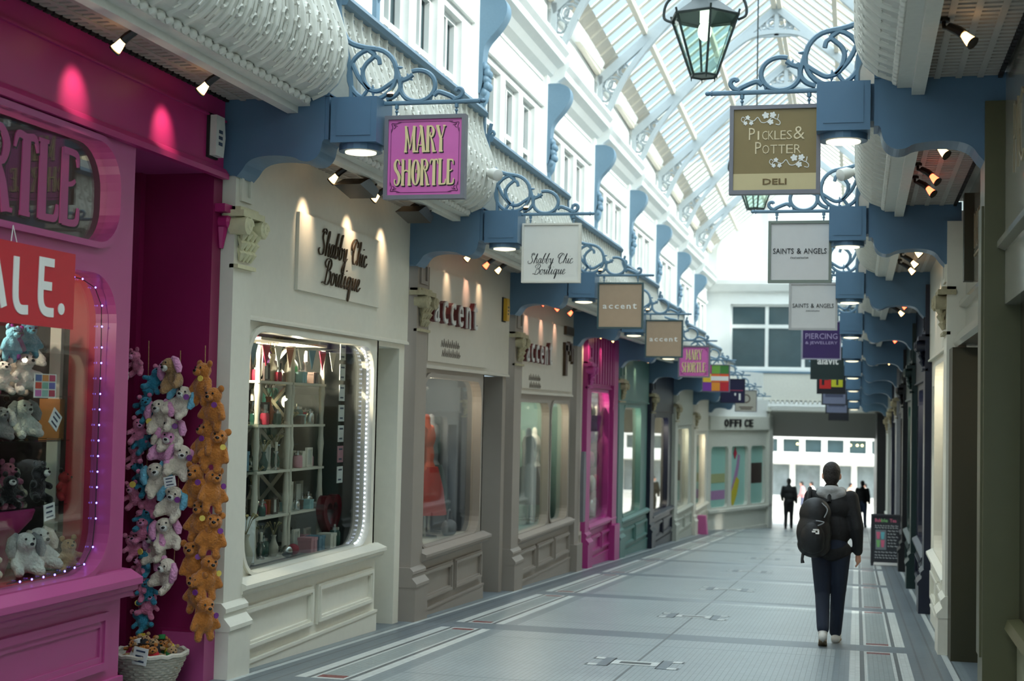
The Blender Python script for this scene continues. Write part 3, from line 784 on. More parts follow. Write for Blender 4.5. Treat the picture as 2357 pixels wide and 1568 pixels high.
# tall curling poster letters on a unit box: strokes (points, widths)
POSTER = {
 'M': (0.86, [([(0.10, 0.0), (0.14, 0.5), (0.10, 1.0)], [0.16, 0.12, 0.15]), ([(0.10, 1.0), (0.27, 0.55), (0.42, 0.12)], [0.12, 0.10, 0.06]), ([(0.42, 0.12), (0.56, 0.6), (0.70, 1.0)], [0.05, 0.06, 0.09]), ([(0.72, 1.0), (0.70, 0.5), (0.74, 0.0)], [0.18, 0.17, 0.20]), ([(0.0, 0.03), (0.22, 0.03)], 0.06), ([(0.62, 0.03), (0.86, 0.03)], 0.06), ([(0.02, 0.97), (0.14, 0.97)], 0.06)]),
 'A': (0.72, [([(0.08, 0.0), (0.22, 0.5), (0.36, 1.0)], [0.07, 0.06, 0.06]), ([(0.36, 1.0), (0.48, 0.5), (0.58, 0.0)], [0.16, 0.19, 0.21]), ([(0.14, 0.30), (0.34, 0.26), (0.50, 0.32)], [0.05, 0.06, 0.06]), ([(0.0, 0.03), (0.18, 0.03)], 0.06), ([(0.46, 0.03), (0.72, 0.03)], 0.06), ([(0.22, 0.98), (0.36, 1.0)], 0.06)]),
 'R': (0.74, [([(0.14, 0.0), (0.14, 1.0)], [0.21, 0.18]), ([(0.14, 0.95), (0.40, 0.97), (0.55, 0.80), (0.46, 0.60), (0.30, 0.62), (0.34, 0.76)], [0.08, 0.11, 0.16, 0.12, 0.08, 0.05]), ([(0.34, 0.58), (0.48, 0.35), (0.58, 0.0)], [0.07, 0.14, 0.19]), ([(0.0, 0.03), (0.28, 0.03)], 0.06), ([(0.48, 0.03), (0.74, 0.03)], 0.06)]),
 'Y': (0.68, [([(0.08, 1.0), (0.22, 0.72), (0.34, 0.48)], [0.19, 0.16, 0.13]), ([(0.60, 1.0), (0.48, 0.72), (0.36, 0.48)], [0.06, 0.06, 0.06]), ([(0.35, 0.52), (0.35, 0.0)], [0.18, 0.20]), ([(0.22, 0.03), (0.50, 0.03)], 0.06), ([(0.0, 0.98), (0.22, 0.98)], 0.06), ([(0.5, 0.98), (0.68, 0.98)], 0.06)]),
 'S': (0.62, [([(0.50, 0.80), (0.40, 0.95), (0.24, 0.97), (0.12, 0.82), (0.18, 0.62), (0.36, 0.48), (0.48, 0.30), (0.40, 0.08), (0.22, 0.03), (0.10, 0.14), (0.12, 0.26)], [0.07, 0.08, 0.10, 0.17, 0.20, 0.21, 0.19, 0.13, 0.09, 0.08, 0.08])]),
 'H': (0.78, [([(0.13, 0.0), (0.13, 1.0)], [0.20, 0.17]), ([(0.64, 0.0), (0.64, 1.0)], [0.20, 0.17]), ([(0.13, 0.50), (0.36, 0.58), (0.64, 0.50)], [0.06, 0.10, 0.06]), ([(0.0, 0.03), (0.26, 0.03)], 0.06), ([(0.51, 0.03), (0.78, 0.03)], 0.06), ([(0.0, 0.98), (0.2, 0.98)], 0.05)]),
 'O': (0.70, [([(0.35+0.24*math.sin(2*PI*k/16), 0.5+0.46*math.cos(2*PI*k/16)) for k in range(17)], [0.08+0.12*abs(math.sin(2*PI*k/16)) for k in range(17)]), ([(0.35, 0.62), (0.35, 0.5)], 0.05)]),
 'T': (0.66, [([(0.33, 0.0), (0.33, 0.96)], [0.21, 0.19]), ([(0.02, 0.80), (0.10, 0.96), (0.33, 0.95), (0.56, 0.96), (0.64, 0.80)], [0.05, 0.10, 0.10, 0.10, 0.05]), ([(0.20, 0.03), (0.47, 0.03)], 0.06)]),
 'L': (0.62, [([(0.14, 0.02), (0.14, 1.0)], [0.20, 0.18]), ([(0.06, 0.05), (0.36, 0.05), (0.54, 0.08), (0.58, 0.24)], [0.10, 0.10, 0.10, 0.05]), ([(0.0, 0.98), (0.28, 0.98)], 0.05)]),
 'E': (0.64, [([(0.15, 0.02), (0.15, 0.98)], [0.20, 0.18]), ([(0.10, 0.05), (0.36, 0.05), (0.54, 0.09), (0.58, 0.26)], [0.10, 0.10, 0.10, 0.05]), ([(0.10, 0.95), (0.36, 0.95), (0.50, 0.92), (0.54, 0.78)], [0.10, 0.10, 0.10, 0.05]), ([(0.15, 0.52), (0.36, 0.55), (0.46, 0.60)], [0.06, 0.07, 0.05])]),
}
def poster_text(b, word, a0, a1, b0, b1, c0, c1, m=0):
    tot = sum(POSTER[ch][0] for ch in word); x = 0.0
    for ch in word:
        w, strokes = POSTER[ch]
        for k, (pts, wd) in enumerate(strokes):
            P = [(a0+(x+p[0])/tot*(a1-a0), b0+p[1]*(b1-b0)) for p in pts]
            W = wd if isinstance(wd, list) else [wd]*len(pts)
            if len(P) > 2:
                Q = spline([(p[0], p[1], q) for p, q in zip(P, W)], 4); P = [(q[0], q[1]) for q in Q]; W = [q[2] for q in Q]
            horiz = abs(P[0][1]-P[-1][1]) < 0.05*(b1-b0) and len(pts) == 2
            sc = (b1-b0)*0.95 if horiz else (a1-a0)/tot*1.12
            b.ribbon(P, [q*sc for q in W], c0, c1+0.0002*k, m)
        x += w
# copperplate letters: strokes in x-height units, slanted when laid out
SCRIPT = {
 'S': (1.15, [[(0.95, 1.55), (0.80, 1.75), (0.55, 1.65), (0.42, 1.3), (0.62, 0.95), (0.80, 0.6), (0.70, 0.15), (0.35, 0.0), (0.05, 0.06), (-0.14, 0.3), (-0.02, 0.48)], [(0.95, 1.55), (0.98, 1.8), (0.75, 1.95), (0.45, 1.85), (0.3, 1.65)]]),
 'h': (0.85, [[(0.0, 0.0), (0.12, 0.9), (0.28, 1.7), (0.42, 1.85), (0.40, 1.5), (0.15, 0.7), (0.02, 0.05)], [(0.05, 0.3), (0.3, 0.85), (0.5, 0.95), (0.55, 0.6), (0.52, 0.15), (0.65, 0.02), (0.85, 0.25)]]),
 'a': (0.85, [[(0.55, 0.8), (0.35, 0.98), (0.1, 0.7), (0.05, 0.2), (0.22, 0.0), (0.42, 0.3), (0.6, 0.95), (0.52, 0.3), (0.62, 0.02), (0.85, 0.3)]]),
 'b': (0.80, [[(0.0, 0.25), (0.2, 0.9), (0.38, 1.65), (0.46, 1.85), (0.36, 1.85), (0.15, 1.0), (0.08, 0.2), (0.28, 0.0), (0.5, 0.25), (0.52, 0.75), (0.42, 0.92), (0.55, 0.8), (0.8, 0.85)]]),
 'y': (0.85, [[(0.0, 0.75), (0.12, 0.95), (0.18, 0.5), (0.2, 0.1), (0.35, 0.05), (0.55, 0.6), (0.62, 0.98), (0.52, 0.2), (0.35, -0.6), (0.1, -0.85), (0.02, -0.6), (0.35, -0.2), (0.85, 0.25)]]),
 'C': (1.10, [[(0.92, 1.35), (0.95, 1.65), (0.72, 1.8), (0.35, 1.45), (0.15, 0.8), (0.25, 0.15), (0.6, 0.0), (0.95, 0.35)], [(0.72, 1.8), (0.4, 1.95), (-0.1, 1.7), (-0.25, 1.2), (0.0, 1.0), (0.25, 1.2)]]),
 'i': (0.50, [[(0.0, 0.3), (0.15, 0.95), (0.1, 0.25), (0.22, 0.0), (0.5, 0.3)], [(0.27, 1.32), (0.30, 1.4)]]),
 'c': (0.70, [[(0.45, 0.75), (0.38, 0.95), (0.15, 0.8), (0.05, 0.3), (0.22, 0.0), (0.45, 0.1), (0.70, 0.35)]]),
 'B': (1.15, [[(0.25, 0.0), (0.4, 0.9), (0.55, 1.6), (0.6, 1.75)], [(0.25, 1.2), (0.0, 1.5), (0.3, 1.85), (0.8, 1.85), (1.0, 1.5), (0.75, 1.05), (0.5, 1.0)], [(0.55, 1.0), (0.95, 0.95), (1.0, 0.45), (0.7, 0.02), (0.3, 0.0), (0.0, 0.15), (-0.2, 0.05)]]),
 'o': (0.75, [[(0.4, 0.95), (0.12, 0.75), (0.06, 0.25), (0.25, 0.0), (0.48, 0.25), (0.5, 0.75), (0.38, 0.95), (0.5, 0.8), (0.75, 0.75)]]),
 'u': (0.85, [[(0.0, 0.7), (0.12, 0.95), (0.12, 0.3), (0.22, 0.02), (0.42, 0.3), (0.58, 0.95), (0.52, 0.25), (0.62, 0.02), (0.85, 0.3)]]),
 't': (0.55, [[(0.0, 0.3), (0.18, 0.95), (0.28, 1.45), (0.12, 0.4), (0.22, 0.02), (0.55, 0.3)], [(0.02, 1.02), (0.42, 1.06)]]),
 'q': (0.85, [[(0.55, 0.8), (0.35, 0.98), (0.1, 0.7), (0.05, 0.2), (0.22, 0.0), (0.42, 0.3), (0.6, 0.95), (0.5, 0.0), (0.4, -0.85), (0.55, -0.6), (0.65, 0.0), (0.85, 0.3)]]),
 'e': (0.65, [[(0.0, 0.25), (0.3, 0.5), (0.42, 0.85), (0.28, 0.97), (0.1, 0.7), (0.08, 0.25), (0.25, 0.0), (0.65, 0.35)]]),
 ' ': (0.95, []),
}
def script_text(b, s, a0, a1, base, xh, c0, c1, thick=0.16, slant=0.45, m=0):
    tot = sum(SCRIPT[ch][0] for ch in s); x = 0.0; sx = (a1-a0)/tot
    for ch in s:
        w, strokes = SCRIPT[ch]
        for k, st in enumerate(strokes):
            Q = spline(st, 4)
            P = [(a0+(x+p[0]+slant*p[1]*xh/sx*0.5)*sx, base+p[1]*xh) for p in Q]
            W = []
            for j in range(len(Q)):
                q0, q1 = Q[max(j-1, 0)], Q[min(j+1, len(Q)-1)]
                down = (q0[1]-q1[1]); W.append(xh*(thick*0.45+thick*0.9*max(0.0, min(1.0, down*2.2))))
            b.ribbon(P, W, c0, c1+0.0001*k, m)
        x += w

ink = mat('black_lettering', (24, 22, 24), 0.5, noise=0.05)
cream_ink = mat('cream_lettering', (236, 214, 158), 0.5, noise=0.05)
plum_ink = mat('plum_lettering', (104, 34, 84), 0.5, noise=0.05)
white_ink = mat('white_lettering', (238, 236, 230), 0.5, noise=0.03)
# 0 left: pink sign with poster letters
def pink_sign(i, label):
    t, F, W, H = sign_base('left', i, label, grey_frame, mat('pink_sign_panel', (216, 108, 178), 0.35, noise=0.05))
    b = MB(F)
    for q, (p, c1, mm) in enumerate(((0.008, 0.0245, 1), (0.0, 0.027, 0))):
        poster_text(b, 'MARY', 0.155+p, 0.475+p, 0.35-p, 0.55-p, 0.022, c1, mm)
        poster_text(b, 'SHORTLE', 0.075+p, 0.55+p, 0.10-p, 0.30-p, 0.022, c1, mm)
    b.build('lettering', [cream_ink, ink], t, label='cream poster lettering with black shadow')
    c = MB(F)
    def line(p): c.ribbon(p, 0.0035, 0.022, 0.024)
    m0 = 0.05
    line([(m0+0.05, m0), (W-m0-0.05, m0)]); line([(m0+0.05, H-m0), (W-m0-0.05, H-m0)]); line([(m0, m0+0.05), (m0, H-m0-0.05)]); line([(W-m0, m0+0.05), (W-m0, H-m0-0.05)])
    for sx in (0, 1):
        for sy in (0, 1):
            def q(x, y): return (W-m0-x if sx else m0+x, H-m0-y if sy else m0+y)
            c.ribbon([q(*p) for p in spline([(0.0, 0.08), (0.012, 0.04), (0.004, 0.01), (0.04, 0.012), (0.08, 0.0)], 4)], 0.006, 0.022, 0.0245)
            c.ribbon([q(*p) for p in spline([(0.02, 0.05), (0.035, 0.035), (0.02, 0.02), (0.05, 0.03)], 4)], 0.005, 0.022, 0.0245)
    c.build('corner_ornament', plum_ink, t)
    return t
pink_sign(0, 'square pink hanging sign with cream letters beside the pink toy shop bracket')
pink_sign(4, 'small distant pink hanging sign above the grey-green shop')
# 1 left: white script sign
t, F, W, H = sign_base('left', 1, 'white hanging sign with black script beyond the white boutique', mat('white_sign_frame', (222, 216, 202), 0.5), mat('white_sign_panel', (226, 222, 212), 0.45, noise=0.03), border=0.02)
b = MB(F); script_text(b, 'Shabby Chic', 0.07, 0.55, 0.205, 0.056, 0.022, 0.025, 0.13); script_text(b, 'Boutique', 0.13, 0.47, 0.09, 0.056, 0.022, 0.025, 0.13)
b.build('script_lettering', ink, t)
# 2, 3 left: beige square signs
for i, lab in ((2, 'nearer beige square sign with pale lettering in a dark green frame'), (3, 'farther beige square sign with pale lettering in a dark green frame')):
    t, F, W, H = sign_base('left', i, lab, mat('teal_sign_frame', (62, 84, 86), 0.45), mat('beige_sign_panel', (176, 150, 124), 0.4, noise=0.05), group=None, border=0.022)
    b = MB(F)
    for k, ch in enumerate('accent'): b.text(ch, 0.075+k*0.082, 0.13+k*0.082, 0.27, 0.325 if ch != 't' else 0.345, 0.022, 0.026, bold=0.01)
    b.build('lettering', white_ink, t)
# 5 left: many-coloured squares
t, F, W, H = sign_base('left', 5, 'distant sign of many coloured squares with an orange band', grey_frame, mat('violet_panel', (120, 50, 140), 0.4), border=0.015)
cols = [(190, 40, 130), (120, 170, 70), (70, 130, 60), (240, 200, 60), (235, 110, 40), (235, 90, 40), (130, 60, 160), (235, 150, 50), (200, 40, 50)]
for k, c in enumerate(cols):
    b = MB(F); r, q = divmod(k, 3); b.box(0.02+q*0.197, 0.21+q*0.197, 0.42-r*0.197, 0.61-r*0.197, 0.022, 0.026)
    b.build('colour_square', mat('sign_colour_%d' % k, c, 0.4, noise=0.03), t)
b = MB(F); b.box(0.2, 0.6, 0.26, 0.36, 0.026, 0.030); b.build('white_band', white_ink, t)
# 6 left: navy with a numeral
t, F, W, H = sign_base('left', 6, 'distant navy sign with a white figure one', navy, mat('navy_panel', (30, 28, 62), 0.35), border=0.02)
tx(F, [("'1", 0.36, 0.52, 0.08, 0.26, dict(bold=0.02))], 'numeral', white_ink, t)
b = MB(F); b.box(0.05, 0.58, 0.32, 0.34, 0.022, 0.026); b.build('red_rule', mat('red_rule', (170, 60, 90), 0.4), t)
# 7 left: grey sign with ring emblem
t, F, W, H = sign_base('left', 7, 'farthest left hanging sign, grey with a ring emblem', grey_frame, mat('grey_beige_panel', (176, 172, 158), 0.4), border=0.02)
b = MB(F); b.ring([(0.315+0.13*math.cos(2*PI*k/20), 0.38+0.13*math.sin(2*PI*k/20)) for k in range(20)], [(0.315+0.095*math.cos(2*PI*k/20), 0.38+0.095*math.sin(2*PI*k/20)) for k in range(20)], 0.022, 0.026); b.box(0.12, 0.52, 0.12, 0.15, 0.022, 0.026); b.box(0.16, 0.48, 0.07, 0.10, 0.022, 0.026)
b.build('ring_emblem', taupe_dk, t)
# right 0: olive gold sign
t, F, W, H = sign_base('right', 0, 'olive gold hanging sign with white vine sprigs in a grey frame', grey_frame, mat('olive_gold_panel', (138, 118, 74), 0.4, noise=0.05), border=0.028)
b = MB(F); b.box(0.028, W-0.028, 0.028, 0.145, 0.022, 0.025); b.build('lower_band', mat('pale_gold_band', (206, 188, 142), 0.45, noise=0.04), t)
tx(F, [('DELI', 0.235, 0.40, 0.066, 0.108, dict(bold=0.02))], 'deli_lettering', mat('brown_lettering', (110, 86, 44), 0.5), t, c0=0.025, c1=0.029)
b = MB(F)
def smallcaps(first, rest, a0, wf, wr, b0, hf, hr):
    b.text(first, a0, a0+wf, b0, b0+hf, 0.022, 0.026, bold=-0.008)
    n = len(rest); step = wr/n
    for k, ch in enumerate(rest):
        ww = step*0.35 if ch == 'I' else step*0.86
        b.text(ch, a0+wf+0.008+k*step+(step*0.86-ww)/2, a0+wf+0.008+k*step+(step*0.86-ww)/2+(0.011 if ch == 'I' else ww), b0, b0+hr, 0.022, 0.026, bold=-0.008)
smallcaps('P', 'ICKLES', 0.135, 0.042, 0.255, 0.385, 0.085, 0.062)
b.text('&', 0.445, 0.52, 0.385, 0.475, 0.022, 0.026, bold=-0.008)
smallcaps('P', 'OTTER', 0.18, 0.042, 0.275, 0.285, 0.085, 0.062)
b.build('lettering', mat('pale_gold_lettering', (226, 208, 170), 0.5), t)
b = MB(F)
def sprig(ox, oz):
    stem = spline([(0.0, 0.02), (0.02, 0.045), (0.07, 0.03), (0.10, 0.055), (0.125, 0.02), (0.16, 0.02), (0.2, 0.05), (0.235, 0.04), (0.245, 0.075)], 5)
    b.ribbon([(ox+p[0], oz+p[1]) for p in stem], 0.005, 0.022, 0.0255)
    def leaf(x, y, r, a):
        pts = []
        for k in range(20):
            q = 2*PI*k/20; rr = r*(0.62+0.38*abs(math.cos(2.5*q)))
            pts.append((ox+x+rr*math.cos(q+a), oz+y+rr*math.sin(q+a)))
        b.plate(pts, [], 0.022, 0.0265)
    leaf(0.155, 0.068, 0.026, 0.5); leaf(0.205, 0.07, 0.024, 1.2); leaf(0.19, 0.02, 0.022, 2.0); leaf(0.03, 0.055, 0.017, 0.2); leaf(0.015, 0.015, 0.015, 1.0); leaf(0.055, 0.015, 0.016, 2.2)
    b.ribbon([(ox+p[0], oz+p[1]) for p in spline([(0.235, 0.04), (0.255, 0.02), (0.25, 0.0), (0.225, 0.005)], 5)], 0.005, 0.022, 0.0255)
    b.ribbon([(ox+p[0], oz+p[1]) for p in spline([(0.0, 0.02), (-0.015, 0.04), (-0.005, 0.06), (0.01, 0.05)], 5)], 0.004, 0.022, 0.0255)
sprig(0.095, 0.49); b.build('vine_sprig', white_ink, t, label='upper white vine sprig'); b = MB(F)
sprig(0.295, 0.185); b.build('vine_sprig', white_ink, t, label='lower white vine sprig')
# right 1, 2: white hair salon signs
for i, lab, fm in ((1, 'nearer white square sign with black capitals in a grey-green frame', mat('grey_green_frame', (120, 128, 118), 0.45)), (2, 'farther white square sign with black capitals, half hidden under the nearer one', mat('pale_frame', (176, 174, 172), 0.45))):
    t, F, W, H = sign_base('right', i, lab, fm, mat('salon_panel', (206, 203, 200), 0.45, noise=0.03), border=0.028)
    tx(F, [('SAINTS', 0.05, 0.255, 0.295, 0.35), ('&', 0.285, 0.33, 0.295, 0.35), ('ANGELS', 0.355, 0.58, 0.295, 0.35)], 'lettering', ink, t)
    b = MB(F)
    for k in range(12): b.ribbon([(0.225+k*0.015, 0.246), (0.229+k*0.015, 0.262), (0.235+k*0.015, 0.248 if k % 3 else 0.26)], 0.004, 0.022, 0.0255)
    b.build('small_line', ink, t)
# right 3: purple
t, F, W, H = sign_base('right', 3, 'purple hanging sign with pale capitals on the right side', mat('lilac_frame', (160, 154, 172), 0.4), mat('purple_panel', (58, 30, 92), 0.35, noise=0.05), border=0.02)
tx(F, [('CROSS LIVING', 0.07, 0.56, 0.50, 0.56), ('PIERCING', 0.06, 0.57, 0.335, 0.425), ('& JEWELLERY', 0.06, 0.57, 0.235, 0.295)], 'lettering', mat('lilac_lettering', (178, 160, 196), 0.5), t)
# right 4..8
t, F, W, H = sign_base('right', 4, 'dark green hanging sign with white lower-case letters', dk_green, mat('dark_green_panel', (24, 44, 42), 0.4), border=0.02)
tx(F, [('alavit', 0.13, 0.53, 0.29, 0.45, dict(bold=0.02))], 'lettering', white_ink, t)
t, F, W, H = sign_base('right', 5, 'black hanging sign with a red and a yellow square', black, mat('black_panel', (20, 20, 30), 0.4), border=0.02)
b = MB(F); b.box(0.06, 0.31, 0.12, 0.52, 0.022, 0.026); b.build('red_square', mat('sign_red', (200, 34, 30), 0.4), t)
b = MB(F); b.box(0.32, 0.57, 0.16, 0.52, 0.022, 0.026); b.build('yellow_square', mat('sign_yellow', (196, 196, 40), 0.4), t)
tx(F, [('F', 0.11, 0.26, 0.2, 0.46, dict(bold=0.03)), ('T', 0.36, 0.54, 0.2, 0.46, dict(bold=0.03))], 'lettering', ink, t, c0=0.026, c1=0.03)
for i, lab in ((6, 'upper of two small blue-grey signs far down the right side'), (7, 'lower of two small blue-grey signs far down the right side')):
    t, F, W, H = sign_base('right', i, lab, black, mat('blue_grey_panel', (112, 118, 142), 0.4), border=0.03)
    b = MB(F); b.box(0.09, 0.54, 0.2, 0.42, 0.022, 0.025); b.build('dark_plate', mat('slate_plate', (66, 72, 96), 0.4), t)
t, F, W, H = sign_base('right', 8, 'farthest right hanging sign, black with yellow-green letters', black, mat('black_panel', (20, 20, 30), 0.4), border=0.02)
tx(F, [('jones', 0.12, 0.54, 0.22, 0.40, dict(bold=0.02, shear=0.2))], 'lettering', mat('yellow_green_lettering', (190, 206, 60), 0.5), t)
# ------------------------------------------------------------------ shopfronts
def gen_shop(side, i, label, main, panel=None, inside=None, cap=None, pil_u=(-0.16, 0.24), wins=((0.5, 3.2),), vwin=(0.72, 2.65), door=(3.4, 4.3), corner=0.22,
             fascia_v=(2.75, 4.16), sign_u=None, riser_panels=2, capital=True, seal=0.10, door_depth=0.8, door_mat=None, name='shopfront', sill_out=0.10, door_top=2.68, back=1.6, win_corners=(1, 1, 1, 1), plinth=0.6, light=14, end_u=BAY-0.16):
    F = frame(side, i); t = thing(name, label, 'shopfront', F(0, 0, 0))
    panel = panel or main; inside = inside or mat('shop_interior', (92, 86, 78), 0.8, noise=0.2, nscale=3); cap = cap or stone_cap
    # pilaster
    p = MB(F); a, c = pil_u
    p.box(a, c, 0.3, 4.21, -0.1, 0.085)
    p.ring(rect(a+0.07, c-0.07, 3.62, 3.86), rect(a+0.11, c-0.11, 3.66, 3.82), 0.085, 0.105)
    pass
    p.build('pilaster', main, t)
    q = MB(F)
    q.box(a-0.03, c+0.03, -0.4, 0.36, -0.1, 0.15); pass
    q.sweep([(0.15, 0.36), (0.165, 0.37), (0.165, 0.40), (0.11, 0.46), (0.11, 0.49), (0.125, 0.50), (0.125, 0.53), (0.085, 0.57), (-0.1, 0.57), (-0.1, 0.36)], a-0.035, c+0.035)
    q.build('pilaster_base', main, t)
    if capital:
        m = MB(F); uc = (a+c)/2
        m.box(a-0.03, c+0.03, 3.49, 3.54, 0.0, 0.17); m.box(a, c, 3.54, 3.57, 0.0, 0.13)
        for s in (-1, 1):
            m.tube([(uc+s*0.15+0.05*math.cos(k*0.7)*(1-k/14), 3.42+0.05*math.sin(k*0.7)*(1-k/14), 0.19) for k in range(12)], 0.026, 6)
            m.lathe([(0.07, 0.05), (0.07, 0.19), (0.04, 0.21)], (uc+s*0.15, 3.42, 0.0), 10, axis=2)
        for k in range(3):
            for s in (-1.5, -0.5, 0.5, 1.5): m.tube([(uc+s*0.07*(1-0.12*k), 3.42-k*0.075, 0.10-0.01*k), (uc+s*0.085*(1-0.12*k), 3.36-k*0.075, 0.15-0.015*k), (uc+s*0.08*(1-0.12*k), 3.31-k*0.075, 0.13-0.015*k)], [0.02, 0.034, 0.012], 6)
        m.lathe([(0.06, 0.0), (0.10, 0.12), (0.14, 0.33)], (uc, 3.14, 0.02), 8, axis=1)
        m.box(a, c, 3.10, 3.13, 0.05, 0.12)
        m.build('capital', cap, t, smooth=True)
    # frame with rounded windows, fascia
    u0 = c; w1 = max(wn[1] for wn in wins)
    du0, du1 = door if door else (end_u, end_u)
    f = MB(F)
    fu1 = end_u
    f.plate(rect(u0, fu1, fascia_v[0], 4.21), [], -0.12, 0.03)
    f.sweep([(0.03, fascia_v[0]), (0.05, fascia_v[0]), (0.05, fascia_v[0]+0.02), (0.04, fascia_v[0]+0.03), (0.03, fascia_v[0]+0.04)], u0, fu1)
    f.build('fascia', panel, t)
    if sign_u:
        s = MB(F); s.box(sign_u[0], sign_u[1], sign_u[2], sign_u[3], 0.03, 0.06); s.build('sign_panel', panel, t)
    fr = MB(F); uL = u0; uR = du0 if door else fu1
    holes = [rrect(wa, wb, vwin[0], vwin[1], corner, 6, win_corners) for wa, wb in wins]
    fr.plate(rect(uL, uR, vwin[0]-0.04, fascia_v[0]), holes, -0.10, 0.0)
    for wa, wb in wins:
        fr.ring(rrect(wa-0.05, wb+0.05, vwin[0]-0.03, vwin[1]+0.05, corner+0.05, 6, win_corners), rrect(wa, wb, vwin[0], vwin[1], corner, 6, win_corners), 0.0, 0.025)
    fr.build('window_frame', main, t)
    g = MB(F); g.box(uL+0.02, uR-0.02, vwin[0]-0.03, vwin[1]+0.03, -0.075, -0.067); g.build('window_pane', glass, t)
    # sill and stall riser
    s = MB(F); v = vwin[0]-0.04
    s.sweep([(-0.1, v+0.03), (0.03, v+0.03), (sill_out, v-0.01), (sill_out, v-0.04), (sill_out-0.03, v-0.055), (sill_out-0.03, v-0.075), (sill_out-0.06, v-0.10), (-0.1, v-0.10)], uL-0.02, uR+0.04)
    s.build('sill', main, t)
    r = MB(F); r.box(uL, uR, -0.45, v-0.09, -0.10, 0.02)
    r.box(uL, uR+0.01, -0.45, 0.02, 0.0, 0.045); r.box(uL, uR+0.008, 0.02, 0.045, 0.0, 0.055)
    n = riser_panels; wd = (uR-uL-0.12)/n
    for k in range(n):
        pa, pb = uL+0.06+k*wd+0.06, uL+0.06+(k+1)*wd-0.06
        r.ring(rect(pa, pb, 0.12, v-0.20), rect(pa+0.07, pb-0.07, 0.19, v-0.27), 0.02, 0.05)
        r.ring(rect(pa+0.02, pb-0.02, 0.14, v-0.22), rect(pa+0.05, pb-0.05, 0.17, v-0.25), 0.05, 0.065)
    r.build('stall_riser', main, t)
    # recessed doorway
    if door:
        d = MB(F); dd = -door_depth
        d.box(du0-0.04, du0+0.0, -0.45, fascia_v[0], dd, 0.0); d.box(du1, du1+0.05, -0.45, fascia_v[0], dd, 0.0)
        d.box(du0, du1, door_top, fascia_v[0]+0.05, dd, 0.0)
        if fu1 > du1+0.05: d.box(du1+0.05, fu1, -0.45, fascia_v[0], -0.1, 0.0)
        d.build('door_recess', main, t)
        dm = door_mat or main
        l = MB(F); l.plate(rect(du0, du1, -0.3, door_top), [rrect(du0+0.16, du1-0.16, 0.75, 2.4, 0.2, 6)], dd-0.03, dd+0.02)
        l.ring(rect(du0+0.16, du1-0.16, -0.02, 0.55), rect(du0+0.2, du1-0.2, 0.02, 0.51), dd+0.02, dd+0.04)
        l.build('door_leaf', dm, t)
        l = MB(F); l.box(du0+0.1, du1-0.1, 0.7, 2.45, dd-0.01, dd-0.004); l.build('door_pane', glass, t)
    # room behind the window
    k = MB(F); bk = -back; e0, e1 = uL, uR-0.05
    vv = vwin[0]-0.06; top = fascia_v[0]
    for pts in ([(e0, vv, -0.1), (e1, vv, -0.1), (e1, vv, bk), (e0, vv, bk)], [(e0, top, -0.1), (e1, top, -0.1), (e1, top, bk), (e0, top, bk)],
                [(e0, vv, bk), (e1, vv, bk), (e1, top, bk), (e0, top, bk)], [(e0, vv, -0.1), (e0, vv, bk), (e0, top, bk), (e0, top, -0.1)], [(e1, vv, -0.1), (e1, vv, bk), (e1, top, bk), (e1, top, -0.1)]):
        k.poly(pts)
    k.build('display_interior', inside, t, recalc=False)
    if light:
        for uu in ([wn for wn in wins] if len(wins) > 1 else [(wins[0][0], (wins[0][0]+wins[0][1])/2), ((wins[0][0]+wins[0][1])/2, wins[0][1])]):
            lamp('display_lamp', 'POINT', F((uu[0]+uu[1])/2, top-0.2, -0.5), light*5, (1.0, 0.86, 0.66), 0.022)
    return t, F
Lf = frame

